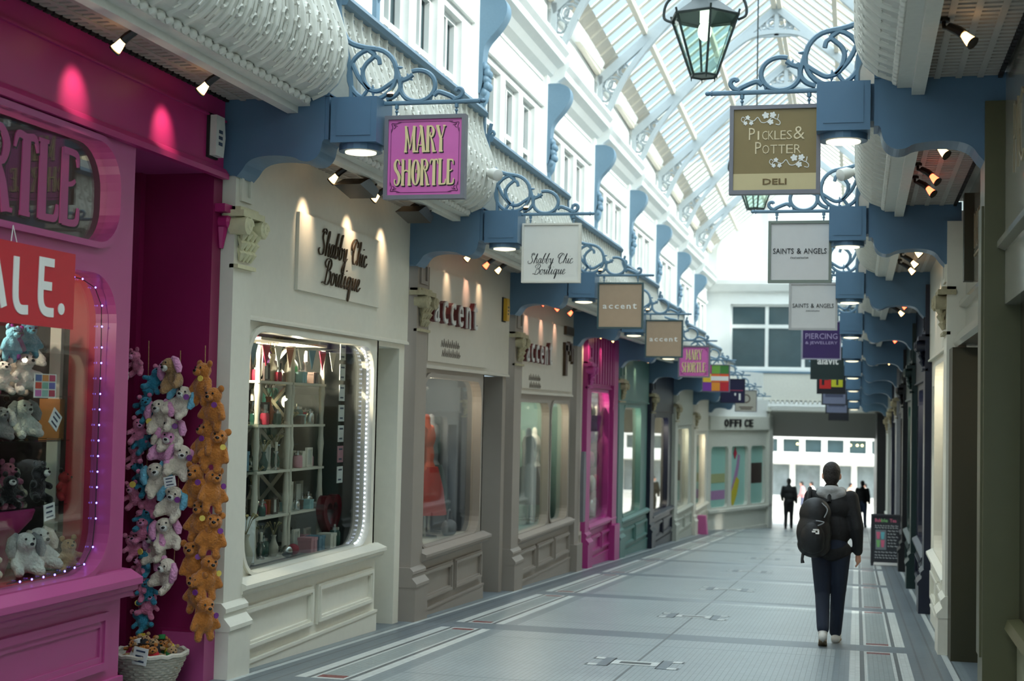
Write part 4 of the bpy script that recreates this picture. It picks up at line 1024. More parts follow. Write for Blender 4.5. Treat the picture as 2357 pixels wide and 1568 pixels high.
# ---- left -1: pink toy shop with two stacked curved windows and a recessed door
def toy_shop():
    F = frame('left', -1); t = thing('shopfront', 'pink toy shop front with big round-cornered windows and a magenta doorway at the left', 'shopfront', F(0, 0, 0))
    u0, uw, up = -0.2, 2.80, 3.03                       # left end, window right edge, corner post edge
    fr = MB(F)
    fr.plate(rect(u0, up, 0.70, 3.60), [rrect(0.0, uw, 2.86, 3.50, 0.28, 8, (0.6, 0.9, 1, 1)), rrect(0.0, uw, 0.76, 2.66, 0.30, 8, (0.3, 1, 1, 1))], -0.12, 0.0)
    for q in ((2.86, 3.50, 0.28, (0.6, 0.9, 1, 1)), (0.76, 2.66, 0.30, (0.3, 1, 1, 1))):
        fr.ring(rrect(-0.04, uw+0.04, q[0]-0.04, q[1]+0.04, q[2]+0.04, 8, q[3]), rrect(0.0, uw, q[0], q[1], q[2], 8, q[3]), 0.0, 0.03)
    fr.build('window_frame', magenta_lt, t)
    for q in ((2.84, 3.52), (0.74, 2.68)):
        g = MB(F); g.box(0.0, uw+0.02, q[0], q[1], -0.075, -0.067); g.build('window_pane', glass, t)
    fa = MB(F); fa.box(u0, 4.38, 3.60, 4.21, -0.5, 0.0); fa.box(u0, 4.38, 3.985, 4.0, 0.0, 0.02); fa.sweep([(0.0, 3.55), (0.05, 3.55), (0.05, 3.59), (0.02, 3.63), (0.0, 3.64)], u0, 4.38)
    fa.build('fascia', magenta, t)
    s = MB(F); s.sweep([(-0.1, 0.76), (0.03, 0.75), (0.12, 0.70), (0.12, 0.66), (0.085, 0.645), (0.085, 0.62), (0.05, 0.60), (0.05, 0.575), (-0.1, 0.57)], u0, up+0.07); s.build('sill', magenta_lt, t)
    r = MB(F); r.box(u0, up-0.005, -0.3, 0.60, -0.12, 0.0); r.box(u0, up+0.01, -0.3, 0.06, 0.0, 0.03)
    for pa, pb in ((-0.1, 1.35), (1.55, 2.85)):
        r.ring(rect(pa, pb, 0.13, 0.50), rect(pa+0.05, pb-0.05, 0.18, 0.45), 0.0, 0.025); r.ring(rect(pa+0.05, pb-0.05, 0.18, 0.45), rect(pa+0.09, pb-0.09, 0.22, 0.41), -0.0, 0.012)
    r.build('stall_riser', magenta_lt, t)
    # doorway: side of the window, door in shade, return wall facing the camera
    rc = MB(F); rc.box(up-0.08, up, -0.3, 3.6, -0.9, -0.02); rc.box(up, 4.34, 3.585, 3.62, -0.9, 0.0)
    rc.build('door_side', magenta_lt, t)
    rw = MB(F); rw.box(4.27, 4.42, -0.5, 3.6, -0.62, -0.02); rw.box(4.19, 4.27, -0.5, 3.6, -0.95, -0.58); rw.box(4.15, 4.19, -0.5, 2.9, -0.95, -0.66); rw.box(4.23, 4.40, -0.5, 0.18, -0.34, -0.06)
    rw.build('return_wall', purple_door, t)
    pb = MB(F); pb.box(4.22, 4.43, -0.5, 0.16, -0.30, 0.04); pb.build('pilaster_base', magenta_lt, t)
    cp = MB(F); cp.box(4.30, 4.46, 3.30, 3.36, -0.03, 0.06); cp.lathe([(0.05, 0.0), (0.05, 0.07), (0.03, 0.085)], (4.40, 3.23, -0.02), 10, axis=2); cp.lathe([(0.02, 0.0), (0.045, 0.12), (0.05, 0.16)], (4.40, 3.03, -0.01), 8, axis=1); cp.build('capital', magenta, t)
    dd = MB(F); dd.plate(rect(up, 4.2, -0.3, 3.6), [rrect(up+0.12, 4.05, 0.9, 2.45, 0.2, 6), rrect(up+0.12, 4.05, 2.75, 3.42, 0.2, 6)], -1.0, -0.95); dd.build('door_leaf', purple_door, t)
    dg = MB(F); dg.box(up+0.1, 4.1, 0.85, 3.45, -0.985, -0.975); dg.build('door_pane', dark_gap, t)
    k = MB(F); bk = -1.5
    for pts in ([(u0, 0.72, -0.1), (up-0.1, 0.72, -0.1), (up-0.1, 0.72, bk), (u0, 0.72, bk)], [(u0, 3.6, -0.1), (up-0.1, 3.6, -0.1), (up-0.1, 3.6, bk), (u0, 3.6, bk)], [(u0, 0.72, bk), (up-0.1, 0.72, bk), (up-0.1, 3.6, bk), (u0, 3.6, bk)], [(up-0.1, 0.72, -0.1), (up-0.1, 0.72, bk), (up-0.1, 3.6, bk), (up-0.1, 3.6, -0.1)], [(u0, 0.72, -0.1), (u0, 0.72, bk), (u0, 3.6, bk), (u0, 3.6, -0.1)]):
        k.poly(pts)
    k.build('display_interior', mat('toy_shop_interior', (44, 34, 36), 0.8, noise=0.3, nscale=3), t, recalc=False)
    tr = MB(F); tr.box(2.86, 2.92, 0.74, 2.7, -0.34, -0.13); tr.build('red_return', mat('red_return', (178, 28, 44), 0.5), t)
    np_ = MB(F); np_.box(-0.42, 0.0-0.02, -0.4, 4.14, -0.6, 0.06); np_.build('near_pilaster', magenta_lt, t)
    # lettering on the upper pane
    for c1, mm, p in ((-0.0635, ink, 0.012), (-0.0600, magenta_lt, 0.0)):
        b = MB(F); poster_text(b, 'SHORTLE', 0.62+p, 2.46+p, 2.93-p, 3.42-p, -0.067, c1); poster_text(b, 'MARY', -0.15+p, 0.45+p, 2.93-p, 3.42-p, -0.067, c1)
        b.build('pane_lettering', mm, t, label='black shadow of the letters on the upper pane' if mm is ink else 'pink letters on the upper pane')
    lamp('display_lamp', 'POINT', F(1.2, 2.5, -0.5), 11, (1.0, 0.85, 0.68), 0.022); lamp('display_lamp', 'POINT', F(2.0, 2.45, -0.5), 12, (1.0, 0.85, 0.68), 0.022)
    lamp('display_lamp', 'POINT', F(1.8, 3.4, -0.9), 8, (1.0, 0.85, 0.68), 0.022)
    return t
toy_shop()
# the sale board hung on strings before the lower pane
def sale_board():
    F = frame('left', -1)
    t = thing('sale_sign', 'red SALE board with white letters hung in front of the pink toy shop window', 'sign', F(1.6, 2.5, 0.06))
    b = MB(F); b.box(0.92, 2.23, 2.285, 2.745, 0.045, 0.055); b.build('board', mat('sale_red', (196, 22, 44), 0.45, noise=0.04), t)
    l = MB(F)
    z0, z1, c0, c1 = 2.37, 2.665, 0.055, 0.060
    l.ribbon(spline([(1.20, z1-0.04), (1.12, z1), (1.03, z1-0.05), (1.05, z1-0.12), (1.16, z0+0.14), (1.20, z0+0.06), (1.12, z0), (1.02, z0+0.03)], 4), 0.05, c0, c1)
    l.ribbon([(1.30, z0), (1.345, z0+0.15), (1.39, z1)], 0.055, c0, c1); l.ribbon([(1.49, z0), (1.44, z0+0.15), (1.39, z1)], 0.055, c0, c1+0.0015); l.ribbon([(1.33, z0+0.085), (1.46, z0+0.085)], 0.05, c0, c1+0.003)
    l.ribbon(spline([(1.60, z1), (1.60, z0+0.12), (1.61, z0+0.04), (1.65, z0), (1.73, z0)], 4), 0.055, c0, c1)
    l.ribbon(spline([(1.86, z1+0.025), (1.857, z0+0.16), (1.86, z0+0.07), (1.885, z0+0.02), (1.93, z0+0.002), (2.0, z0+0.002)], 4), 0.055, c0, c1); l.ribbon([(1.86, z1), (1.99, z1)], 0.05, c0, c1+0.0015); l.ribbon([(1.86, z0+0.155), (1.97, z0+0.155)], 0.05, c0, c1+0.0015)
    l.plate([(2.085+0.035*math.cos(2*PI*k/12), z0+0.03+0.035*math.sin(2*PI*k/12)) for k in range(12)], [], c0, c1)
    l.build('lettering', white_ink, t)
    s = MB(F)
    for u in (1.0, 1.55): s.tube([(u, 2.74, 0.05), (u+0.03, 2.84, 0.04)], 0.003, 4); s.tube([(u+0.06, 2.74, 0.05), (u+0.03, 2.84, 0.04)], 0.003, 4)
    s.build('string', white_ink, t)
sale_board()
# alarm bell box on the pink fascia end
def alarm(F, u, v, w, label, m, writing):
    t = thing('alarm_box', label, 'alarm', F(u, v, w))
    b = MB(F); b.plate(spline([(u-0.075, v-0.15), (u+0.06, v-0.15), (u+0.085, v), (u+0.06, v+0.15), (u-0.075, v+0.15)], 1, True), [], w, w+0.07); b.build('cover', m, t)
    k = MB(F); k.plate(rect(u-0.095, u+0.07, v-0.165, v+0.165), [], w, w+0.02); k.build('back_plate', dark_gap, t)
    d = MB(F)
    for q in range(3): d.box(u-0.03, u+0.03, v-0.07+q*0.045, v-0.045+q*0.045, w+0.07, w+0.073)
    d.build('printed_lines', writing, t)
alarm(frame('left', -1), 4.17, 3.84, 0.0, 'white alarm bell box on the end of the magenta fascia', mat('alarm_white', (214, 212, 204), 0.4), mat('slate_print', (60, 74, 96), 0.5))

# ---- left 0: white boutique
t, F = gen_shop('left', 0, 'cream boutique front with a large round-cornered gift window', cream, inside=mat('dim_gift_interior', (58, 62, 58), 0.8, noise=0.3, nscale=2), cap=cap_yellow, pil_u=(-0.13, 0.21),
    wins=((0.36, 3.36),), vwin=(0.715, 2.655), door=(3.55, 4.22), corner=0.27, fascia_v=(2.73, 4.16), sign_u=(1.22, 3.38, 3.05, 3.715), riser_panels=2, door_depth=0.45, sill_out=0.13, light=15)
b = MB(F); script_text(b, 'Shabby Chic', 1.66, 2.92, 3.40, 0.125, 0.065, 0.080, 0.105); script_text(b, 'Boutique', 1.78, 2.74, 3.15, 0.125, 0.065, 0.080, 0.105)
b.build('script_lettering', mat('dark_bronze_lettering', (74, 58, 40), 0.4, metal=0.4), t, label='raised dark script letters')
# ---- left 1: nearer taupe shop with deep brown doorway
t, F = gen_shop('left', 1, 'nearer taupe clothes shop front with raised letters and a brown doorway', taupe, panel=taupe_lt, inside=mat('slate_interior', (92, 100, 106), 0.7, noise=0.2, nscale=2), pil_u=(-0.02, 0.38),
    wins=((0.50, 3.02),), vwin=(0.72, 2.62), door=(3.22, 4.22), corner=0.26, fascia_v=(2.72, 4.14), sign_u=(0.50, 3.12, 2.80, 3.84), riser_panels=2, door_depth=0.9, door_mat=taupe_dk, door_top=3.05, sill_out=0.14, light=5)
def accent_letters(t, F, u0, u1, v0, v1, extra=True):
    n = 6; st = (u1-u0)/n
    for mm, c0, c1, dx in ((mat('red_letter_core', (104, 40, 42), 0.4), 0.06, 0.115, -0.02), (mat('steel_letter', (206, 204, 200), 0.35, metal=0.2), 0.115, 0.13, 0.0)):  # core colour stands in for the letters' brown shadow and red reflections
        for k, ch in enumerate('accent'):
            b = MB(F); b.text(ch, u0+k*st+dx, u0+(k+0.58)*st+dx, v0, v1 if ch != 't' else v1+0.07, c0, c1, bold=0.0)
            b.build('raised_letter_core' if c0 < 0.1 else 'raised_letter', mm, t, label='dark red backing of a raised letter' if c0 < 0.1 else 'pale front of a raised letter')
    if extra:
        b = MB(F)
        for r in range(2):
            for k in range(9): b.ribbon([((u0+u1)/2-0.5+k*0.085+r*0.04, v0-0.26-r*0.11), ((u0+u1)/2-0.47+k*0.085+r*0.04, v0-0.19-r*0.11+0.02*(k % 2)), ((u0+u1)/2-0.44+k*0.085+r*0.04, v0-0.25-r*0.11), ((u0+u1)/2-0.41+k*0.085+r*0.04, v0-0.22-r*0.11)], 0.014, 0.06, 0.066)
        b.build('small_lettering', mat('grey_lettering', (118, 108, 98), 0.5), t)
accent_letters(t, F, 0.52, 2.50, 3.24, 3.50)
alarm(frame('left', 1), 4.05, 3.62, 0.03, 'yellow and black alarm box above the brown doorway', mat('alarm_yellow', (206, 160, 40), 0.4), black)
# ---- left 2: farther taupe shop with two tall panes
t, F = gen_shop('left', 2, 'farther taupe shop front with two tall panes reflecting white doors', taupe, panel=taupe_lt, inside=mat('sea_green_interior', (118, 150, 142), 0.6, noise=0.1, nscale=2), pil_u=(-0.02, 0.42),
    wins=((0.52, 2.62), (2.82, 4.18)), vwin=(0.72, 2.60), door=None, corner=0.2, fascia_v=(2.72, 4.14), sign_u=(0.55, 4.2, 2.80, 3.84), riser_panels=3, sill_out=0.12, light=8)
accent_letters(t, F, 0.56, 2.40, 3.18, 3.45)
b = MB(F)
for (u, v, w_, h_) in ((3.45, 3.72, 0.7, 0.14), (3.4, 3.46, 0.5, 0.13), (3.42, 3.05, 0.18, 0.5), (3.72, 3.4, 0.12, 0.22), (3.9, 3.3, 0.12, 0.3), (4.05, 3.26, 0.08, 0.26)): b.box(u, u+w_*0.9, v, v+h_, 0.06, 0.11)
b.build('dark_sign_letters', mat('dark_bronze_lettering', (74, 58, 40), 0.4), t)
# ---- left 3..7
t, F = gen_shop('left', 3, 'narrow magenta shop front with pleated fascia and crowded window', mat('bright_magenta_paint', (168, 52, 126), 0.4, noise=0.05), inside=mat('grey_rose_interior', (108, 84, 92), 0.7, noise=0.3, nscale=4), cap=mat('magenta_capital', (186, 70, 150), 0.5),
    pil_u=(0.95, 1.35), wins=((1.55, 3.6),), vwin=(0.68, 3.05), door=None, fascia_v=(3.12, 4.14), riser_panels=2, light=9, end_u=4.2)
b = MB(F)
for k in range(10): b.box(1.4+k*0.28, 1.55+k*0.28, 3.2, 4.1, 0.03, 0.08)
pf = MB(F); pf.box(0.36, 0.97, -0.45, 4.14, -0.3, 0.0); pf.ring(rect(0.42, 0.92, 0.1, 0.6), rect(0.48, 0.86, 0.16, 0.54), 0.0, 0.03); pf.build('side_panel', taupe_lt, t)
pf = MB(F); pf.box(-0.04, 0.36, -0.45, 4.14, -0.3, 0.085); pf.box(-0.08, 0.40, -0.45, 0.45, -0.1, 0.15)
pf.build('taupe_pilaster', taupe, t)
b.build('pleats', mat('bright_magenta_paint', (168, 52, 126)), t)
b = MB(F); b.box(3.75, 4.25, -0.3, 4.1, -0.1, 0.09); b.box(3.7, 4.3, -0.4, 0.5, -0.1, 0.16); b.build('end_pilaster', mat('bright_magenta_paint', (168, 52, 126)), t)
gen_shop('left', 4, 'grey-green shop front beyond the magenta one', green, inside=mat('pale_interior', (150, 150, 140), 0.7, noise=0.2), pil_u=(-0.1, 0.5), wins=((0.9, 3.3),), vwin=(0.74, 3.0), door=None, riser_panels=2, fascia_v=(3.1, 4.14), light=10)
gen_shop('left', 5, 'black shop front on the left side far down the arcade', navy, inside=mat('pale_interior', (150, 150, 140)), pil_u=(-0.1, 0.5), wins=((0.9, 3.5),), vwin=(0.74, 3.0), door=None, riser_panels=2, fascia_v=(3.1, 4.14), light=14)
gen_shop('left', 6, 'pale grey shop front on the left side far down the arcade', mat('sage_grey_paint', (176, 180, 168), 0.5), inside=mat('pale_interior', (150, 150, 140)), pil_u=(-0.1, 0.5), wins=((0.9, 3.5),), vwin=(0.74, 2.9), door=None, riser_panels=2, fascia_v=(3.0, 4.14), light=10)
gen_shop('left', 7, 'cream shop front just before the round-cornered end shop', mat('warm_cream_paint', (222, 216, 200), 0.5), inside=mat('pale_interior', (150, 150, 140)), pil_u=(-0.1, 0.5), wins=((0.9, 3.5),), vwin=(0.74, 2.9), door=None, riser_panels=2, fascia_v=(3.0, 4.14), light=10)
# ---- end shop, its front turned towards the camera
def end_shop():
    A = Vector((-4.72, 46.75)); Bp = Vector((-3.0, 51.6)); d = (Bp-A); L = d.length; d.normalize(); nrm = Vector((d.y, -d.x))
    z0 = fz(48.2)
    F = lambda u, v, w: (A.x+d.x*u+nrm.x*w, A.y+d.y*u+nrm.y*w, z0+v)
    t = thing('shopfront', 'pale end shop turned towards the arcade with three pastel windows and black capitals above', 'shopfront', (A.x, A.y, z0))
    w = MB(F)
    wins = [(0.3, 1.65), (1.9, 3.25), (3.5, 4.75)]
    w.plate(rect(0, L, -0.4, 4.1), [rrect(a, c, 0.75, 2.75, 0.16, 5) for a, c in wins], -0.2, 0)
    w.box(0, L, -0.5, 0.0, 0, 0.06); w.sweep([(0, 0.6), (0.1, 0.6), (0.1, 0.68), (0, 0.7)], 0, L); w.box(0, L, 3.3, 3.75, 0, 0.1)
    w.box(L-0.3, L, -0.5, 4.1, 0, 0.1)
    w.build('wall_front', mat('warm_grey_paint', (206, 206, 194), 0.5), t)
    side = MB(); side.box(-4.7, Bp.x, Bp.y-0.05, 53.6, z0-0.6, z0+4.1); side.build('corner_block', mat('warm_grey_paint', (206, 206, 194)), t)
    f = MB(F); f.plate(rect(0.0, L, 3.7, 4.35), [], -0.1, 0.02); f.build('fascia', white, t)
    bx = MB(F); bx.box(1.9, L+0.3, 3.72, 5.3, -0.6, -0.15); bx.build('upper_block', white, t)
    pastel = mat('mint_window', (150, 196, 184), 0.3, noise=0.08, nscale=1)
    for k, (a, c) in enumerate(wins):
        p = MB(F); p.box(a-0.02, c+0.02, 0.72, 2.78, -0.16, -0.12); p.build('window_pane', pastel, t)
    q = MB(F); q.ribbon([(2.05, 0.85), (2.4, 1.5), (2.65, 2.1), (2.75, 2.45)], [0.3, 0.25, 0.2, 0.15], -0.12, -0.11); q.build('lilac_graphic', mat('lilac_graphic', (160, 120, 160), 0.5), t)
    q = MB(F); q.ribbon([(2.1, 0.85), (2.4, 1.2), (2.65, 1.65)], [0.45, 0.4, 0.25], -0.11, -0.10); q.build('yellow_graphic', mat('mustard_graphic', (190, 176, 50), 0.5), t)
    q = MB(F); q.plate([(2.4, 2.3), (2.55, 2.5), (2.42, 2.72), (2.28, 2.5)], [], -0.11, -0.10); q.build('red_graphic', mat('red_graphic', (170, 30, 60), 0.5), t)
    q = MB(F); q.box(0.32, 1.62, 1.0, 1.3, -0.12, -0.11); q.build('mauve_band', mat('lilac_graphic', (160, 120, 160)), t)
    q = MB(F); q.box(0.32, 1.62, 1.55, 1.85, -0.12, -0.11); q.build('olive_band', mat('sand_graphic', (160, 166, 120), 0.5), t)
    q = MB(F); q.box(3.55, 4.7, 1.45, 2.15, -0.12, -0.11); q.build('dark_poster', mat('dark_poster', (58, 44, 40), 0.5, noise=0.5, nscale=6), t)
    l = MB(F)
    for k, ch in enumerate('OFFICE'): l.text(ch, 1.05+k*0.40, 1.35+k*0.40 if ch != 'I' else 1.17+k*0.40, 3.40, 3.66, 0.10, 0.14, bold=0.03)
    l.build('lettering', ink, t)
end_shop()
b = MB(); b.frustum(-4.66, -4.30, 42.9, 43.3, fz(43)-0.1, fz(43)+0.55, 0.06, 0.06); tag(b.build('bollard', mat('dusty_pink_paint', (196, 96, 150), 0.5), loc=(-4.48, 43.1, fz(43))), 'short dusty pink post base at the foot of the far cream shop', 'post')

# ------------------------------------------------------------------ right side
def olive_deli():
    F = frame('right', 0); t = thing('shopfront', 'olive deli shop front at the right edge with glossy fascia boards', 'shopfront', F(0, 0, 0))
    p = MB(F)
    p.box(-0.2, 0.16, -0.3, 4.2, -0.25, 0.11); p.box(-0.14, 0.10, 0.5, 3.5, 0.11, 0.125)
    p.build('near_pilaster', olive, t)
    f = MB(F); f.plate(rect(0.16, 4.40, 2.86, 4.215), [], -0.16, -0.09); f.sweep([(-0.09, 3.14), (-0.03, 3.16), (-0.03, 3.2), (-0.09, 3.26)], 0.16, 4.4); f.build('fascia', gloss_board, t)
    nb = MB(F); nb.box(3.36, 3.52, 3.32, 4.12, -0.10, -0.005); nb.build('board_end', olive_dk, t)
    l = MB(F); l.sweep([(-0.9, 2.76), (0.0, 2.76), (0.02, 2.80), (-0.02, 2.90), (-0.9, 2.94)], 0.16, 4.4); l.build('lintel', gloss_board, t)
    r = MB(F); r.box(3.86, 4.56, -0.5, 2.74, -0.45, 0.06); r.box(3.70, 3.86, -0.5, 2.74, -0.45, -0.40); r.build('return_wall', olive_dk, t)
    lst = MB(F); lst.box(4.50, 4.62, -0.5, 2.74, 0.05, 0.075); lst.build('dark_edge', black, t)
    w = MB(F); w.plate(rect(0.16, 3.70, 0.0, 2.72), [rect(0.35, 1.7, 0.75, 2.6), rect(1.85, 3.55, 0.75, 2.6)], -0.40, -0.34); w.box(0.16, 3.7, -0.5, 0.0, -0.42, -0.32); w.build('window_frame', olive, t)
    s = MB(F); s.sweep([(-0.4, 0.72), (-0.22, 0.70), (-0.22, 0.64), (-0.28, 0.6), (-0.4, 0.58)], 0.16, 3.72); s.build('sill', olive, t)
    rr = MB(F); rr.box(0.16, 3.7, -0.5, 0.6, -0.40, -0.31); rr.ring(rect(0.4, 3.5, 0.05, 0.5), rect(0.5, 3.4, 0.12, 0.43), -0.31, -0.28); rr.build('stall_riser', mat('olive_grey_paint', (140, 140, 116), 0.4), t)
    g = MB(F); g.box(0.2, 3.66, 0.7, 2.66, -0.38, -0.372); g.build('window_pane', glass, t)
    k = MB(F)
    for pts in ([(0.2, 0.66, -0.42), (3.8, 0.66, -0.42), (3.8, 0.66, -1.8), (0.2, 0.66, -1.8)], [(0.2, 0.66, -1.8), (3.8, 0.66, -1.8), (3.8, 2.8, -1.8), (0.2, 2.8, -1.8)], [(0.2, 2.8, -0.42), (3.8, 2.8, -0.42), (3.8, 2.8, -1.8), (0.2, 2.8, -1.8)], [(3.8, 0.66, -0.42), (3.8, 0.66, -1.8), (3.8, 2.8, -1.8), (3.8, 2.8, -0.42)]): k.poly(pts)
    k.build('display_interior', wood, t, recalc=False)
    # outlined letters on the glossy fascia (read along the wall)
    l = MB(lambda a, b_, c: F(4.2-a, b_, c))
    l.text('PICKLES & POTTER', 0.9, 3.9, 3.6, 3.92, -0.09, -0.082, bold=-0.03); l.text('DELI', 3.0, 3.7, 3.36, 3.48, -0.09, -0.082)
    l.ribbon([(0.9, 3.54), (3.9, 3.54)], 0.02, -0.09, -0.082)
    l.build('lettering', mat('dull_gold_lettering', (150, 136, 108), 0.4), t)
    lamp('display_lamp', 'POINT', F(2.0, 2.4, -1.0), 24, (1.0, 0.75, 0.5), 0.06)
olive_deli()
def olive_near():
    F = frame('right', -1); t = thing('shopfront', 'nearest olive shop window at the right edge with wooden fittings inside', 'shopfront', F(0, 0, 0))
    f = MB(F); f.plate(rect(0, 4.36, 2.62, 4.215), [], -0.12, -0.02); f.sweep([(-0.02, 2.98), (0.03, 3.0), (0.03, 3.04), (-0.02, 3.1)], 0, 4.36); f.build('fascia', gloss_board, t)
    w = MB(F); w.plate(rect(0, 4.36, -0.4, 2.62), [rect(0.2, 2.0, 0.6, 2.4), rect(2.15, 4.0, 0.6, 2.4)], -0.3, -0.12); w.build('window_frame', olive_dk, t)
    s = MB(F); s.sweep([(-0.3, 0.58), (-0.04, 0.56), (-0.02, 0.5), (-0.08, 0.45), (-0.3, 0.44)], 0, 4.3); s.build('sill', olive, t)
    r = MB(F); r.box(0, 4.3, -0.5, 0.46, -0.3, -0.1); r.build('stall_riser', mat('olive_grey_paint', (140, 140, 116)), t)
    g = MB(F); g.box(0.1, 4.1, 0.56, 2.44, -0.2, -0.192); g.build('window_pane', glass, t)
    k = MB(F)
    for pts in ([(0, 0.5, -0.3), (4.3, 0.5, -0.3), (4.3, 0.5, -1.8), (0, 0.5, -1.8)], [(0, 0.5, -1.8), (4.3, 0.5, -1.8), (4.3, 2.6, -1.8), (0, 2.6, -1.8)], [(0, 2.6, -0.3), (4.3, 2.6, -0.3), (4.3, 2.6, -1.8), (0, 2.6, -1.8)], [(4.3, 0.5, -0.3), (4.3, 0.5, -1.8), (4.3, 2.6, -1.8), (4.3, 2.6, -0.3)]): k.poly(pts)
    k.build('display_interior', mat('dim_brown_interior', (70, 40, 30), 0.7, noise=0.3, nscale=4), t, recalc=False)
    q = MB(F)
    for v in (0.8, 1.1): q.box(2.2, 4.1, v, v+0.04, -1.0, -0.35)
    q.build('wooden_shelf', wood, t)
    l = MB(lambda a, b_, c: F(4.2-a, b_, c)); l.text('PICKLES & POTTER', 0.4, 3.9, 3.4, 3.85, -0.02, -0.012, bold=-0.03); l.build('lettering', mat('dull_gold_lettering', (150, 136, 108), 0.4), t)
    lamp('display_lamp', 'POINT', F(3.0, 2.3, -0.9), 20, (1.0, 0.75, 0.5), 0.06)
olive_near()
for i, lab, m, cp in ((1, 'cream shop front on the right behind the olive return wall', cream, None), (2, 'navy-columned shop front on the right', navy, navy), (3, 'dark green shop front on the right', dk_green, dk_green), (4, 'black shop front on the right', black, black),
                  (5, 'grey shop front on the right', mat('mid_grey_paint', (150, 152, 156), 0.5), None), (6, 'second navy shop front on the right near the far end', navy, None), (7, 'last pale shop front on the right', pale_grey, None)):
    pm = navy if i == 2 else m
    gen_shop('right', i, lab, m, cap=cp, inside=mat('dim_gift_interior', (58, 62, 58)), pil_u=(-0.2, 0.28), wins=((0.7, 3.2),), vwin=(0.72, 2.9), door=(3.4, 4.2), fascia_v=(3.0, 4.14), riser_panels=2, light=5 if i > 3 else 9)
# ------------------------------------------------------------------ spotlights under the balconies
def make_spot(red=False):
    """arm hangs from the soffit; local x points to the shop wall"""
    t = thing('spotlight', '', 'spotlight', (0, 0, 0))
    a = MB(); a.lathe([(0.035, 0.0), (0.035, -0.02)], (0, 0, 0), 10); a.tube([(0, 0, -0.01), (0.0, 0, -0.05), (0.05, 0, -0.065)], 0.014, 6); a.build('arm', blackmetal, t)
    h = MB(); h.tube([(0.03, 0, -0.05), (0.09, 0, -0.085), (0.12, 0, -0.11)], [0.024, 0.028, 0.028], 8); h.tube([(0.17, 0, -0.165), (0.178, 0, -0.172)], [0.038, 0.04], 12); h.build('head', blackmetal, t)
    r = MB(); r.tube([(0.12, 0, -0.11), (0.145, 0, -0.14), (0.168, 0, -0.163)], [0.02, 0.028, 0.034], 10); r.build('bulb', bulb_red if red else bulb_warm, t, label='glowing halogen bulb')
    return t
sp0 = make_spot(); sp1 = make_spot(True)
used_spots = set()
def spot(side, y, label, z, w=0.46, red=False, energy=0, aim=None, turn=0.0):
    x = XL+w if side == 'left' else XR-w
    p = sp1 if red else sp0
    rot = (0, 0, (PI if side == 'left' else 0)+turn)
    key = red
    if key not in used_spots:
        used_spots.add(key); p.location = (x, y, z); p.rotation_euler = rot; o = p; o['label'] = label; o['group'] = 'ceiling spotlights'
    else: o = dup(p, (x, y, z), rot, label, 'ceiling spotlights')
    if energy:
        s = -1 if side == 'left' else 1
        hx = x+s*0.19; ax = (XL if side == 'left' else XR)
        lamp('spot_beam', 'SPOT', (hx, y, z-0.20), energy, (1.0, 0.74, 0.5) if not red else (1.0, 0.55, 0.4), 0.03, (ax, y+0.03, z-0.20-aim), 62, 1.0)
SPW = 18
for i, us, kinds, desc in ((-1, (1.0, 2.20, 3.36), 'www', 'magenta fascia'), (0, (1.34, 2.44, 3.42), 'www', 'cream boutique fascia'), (1, (1.15, 2.0, 2.6), 'wrw', 'nearer taupe fascia'), (2, (0.7, 1.7, 2.7), 'rrr', 'farther taupe fascia'),
                           (3, (0.9, 2.2), 'ww', 'bright magenta fascia'), (4, (0.9, 2.2), 'rw', 'grey-green fascia'), (5, (1.2,), 'r', 'left black fascia'), (6, (1.2,), 'w', 'left pale grey fascia')):
    for k, (u, c) in enumerate(zip(us, kinds)):
        spot('left', YB(i)+u, 'small lit black spotlight, %s from the camera over the %s' % (ORD[k], desc), ZB(i)+4.155, red=c == 'r', energy=(SPW*(0.7 if i < 0 else 1.0) if i < 1 else SPW*0.5) if i < 3 else (SPW*0.8 if i < 5 else 0), aim={-1: 0.22, 0: 0.36}.get(i, 0.32))
for i, us, kinds, desc in ((-1, (1.85, 2.88), 'ww', 'nearest right olive fascia'), (0, (0.72, 1.95, 2.6), 'wrr', 'right deli fascia'), (1, (0.9, 2.0, 2.8), 'www', 'right cream fascia'), (2, (1.0, 2.4), 'rw', 'right navy fascia'), (3, (1.5,), 'r', 'right dark green fascia'), (4, (1.5,), 'w', 'right black fascia'), (6, (1.5,), 'w', 'far right navy fascia')):
    for k, (u, c) in enumerate(zip(us, kinds)):
        spot('right', YB(i)+u, 'small lit black spotlight, %s from the camera over the %s' % (ORD[k], desc), ZB(i)+4.155, red=c == 'r', energy=SPW*0.7 if i < 2 else 0, aim=0.5, turn=-0.5 if i < 1 else 0)
# small uplights perched on the light boxes
def make_up():
    t = thing('bracket_uplight', '', 'spotlight', (0, 0, 0)); b = MB(); b.lathe([(0.02, 0.0), (0.02, 0.03), (0.05, 0.05), (0.055, 0.08)], (0, 0, 0), 12); b.build('cup', blackmetal, t, smooth=True)
    c = MB(); c.ball((0, 0, 0.085), (0.048, 0.048, 0.03), 10, 6); c.build('bulb', bulb_warm, t, label='glowing bulb'); return t
up0 = make_up(); fu = True
for side, D in (('left', LDESC), ('right', RDESC)):
    for i in range(0, 7):
        x = (XL+1.20) if side == 'left' else (XR-0.80); z = ZB(i)+(4.37 if side == 'left' else 4.41)
        loc = (x+(0.06 if side == 'left' else 0), YB(i)+0.0, z)
        lab = 'tiny warm uplight on the blue bracket before the %s' % D[i]
        if fu: up0.scale = (.6, .6, .6); up0.location = loc; up0['label'] = lab; fu = False
        else: dup(up0, loc, label=lab)
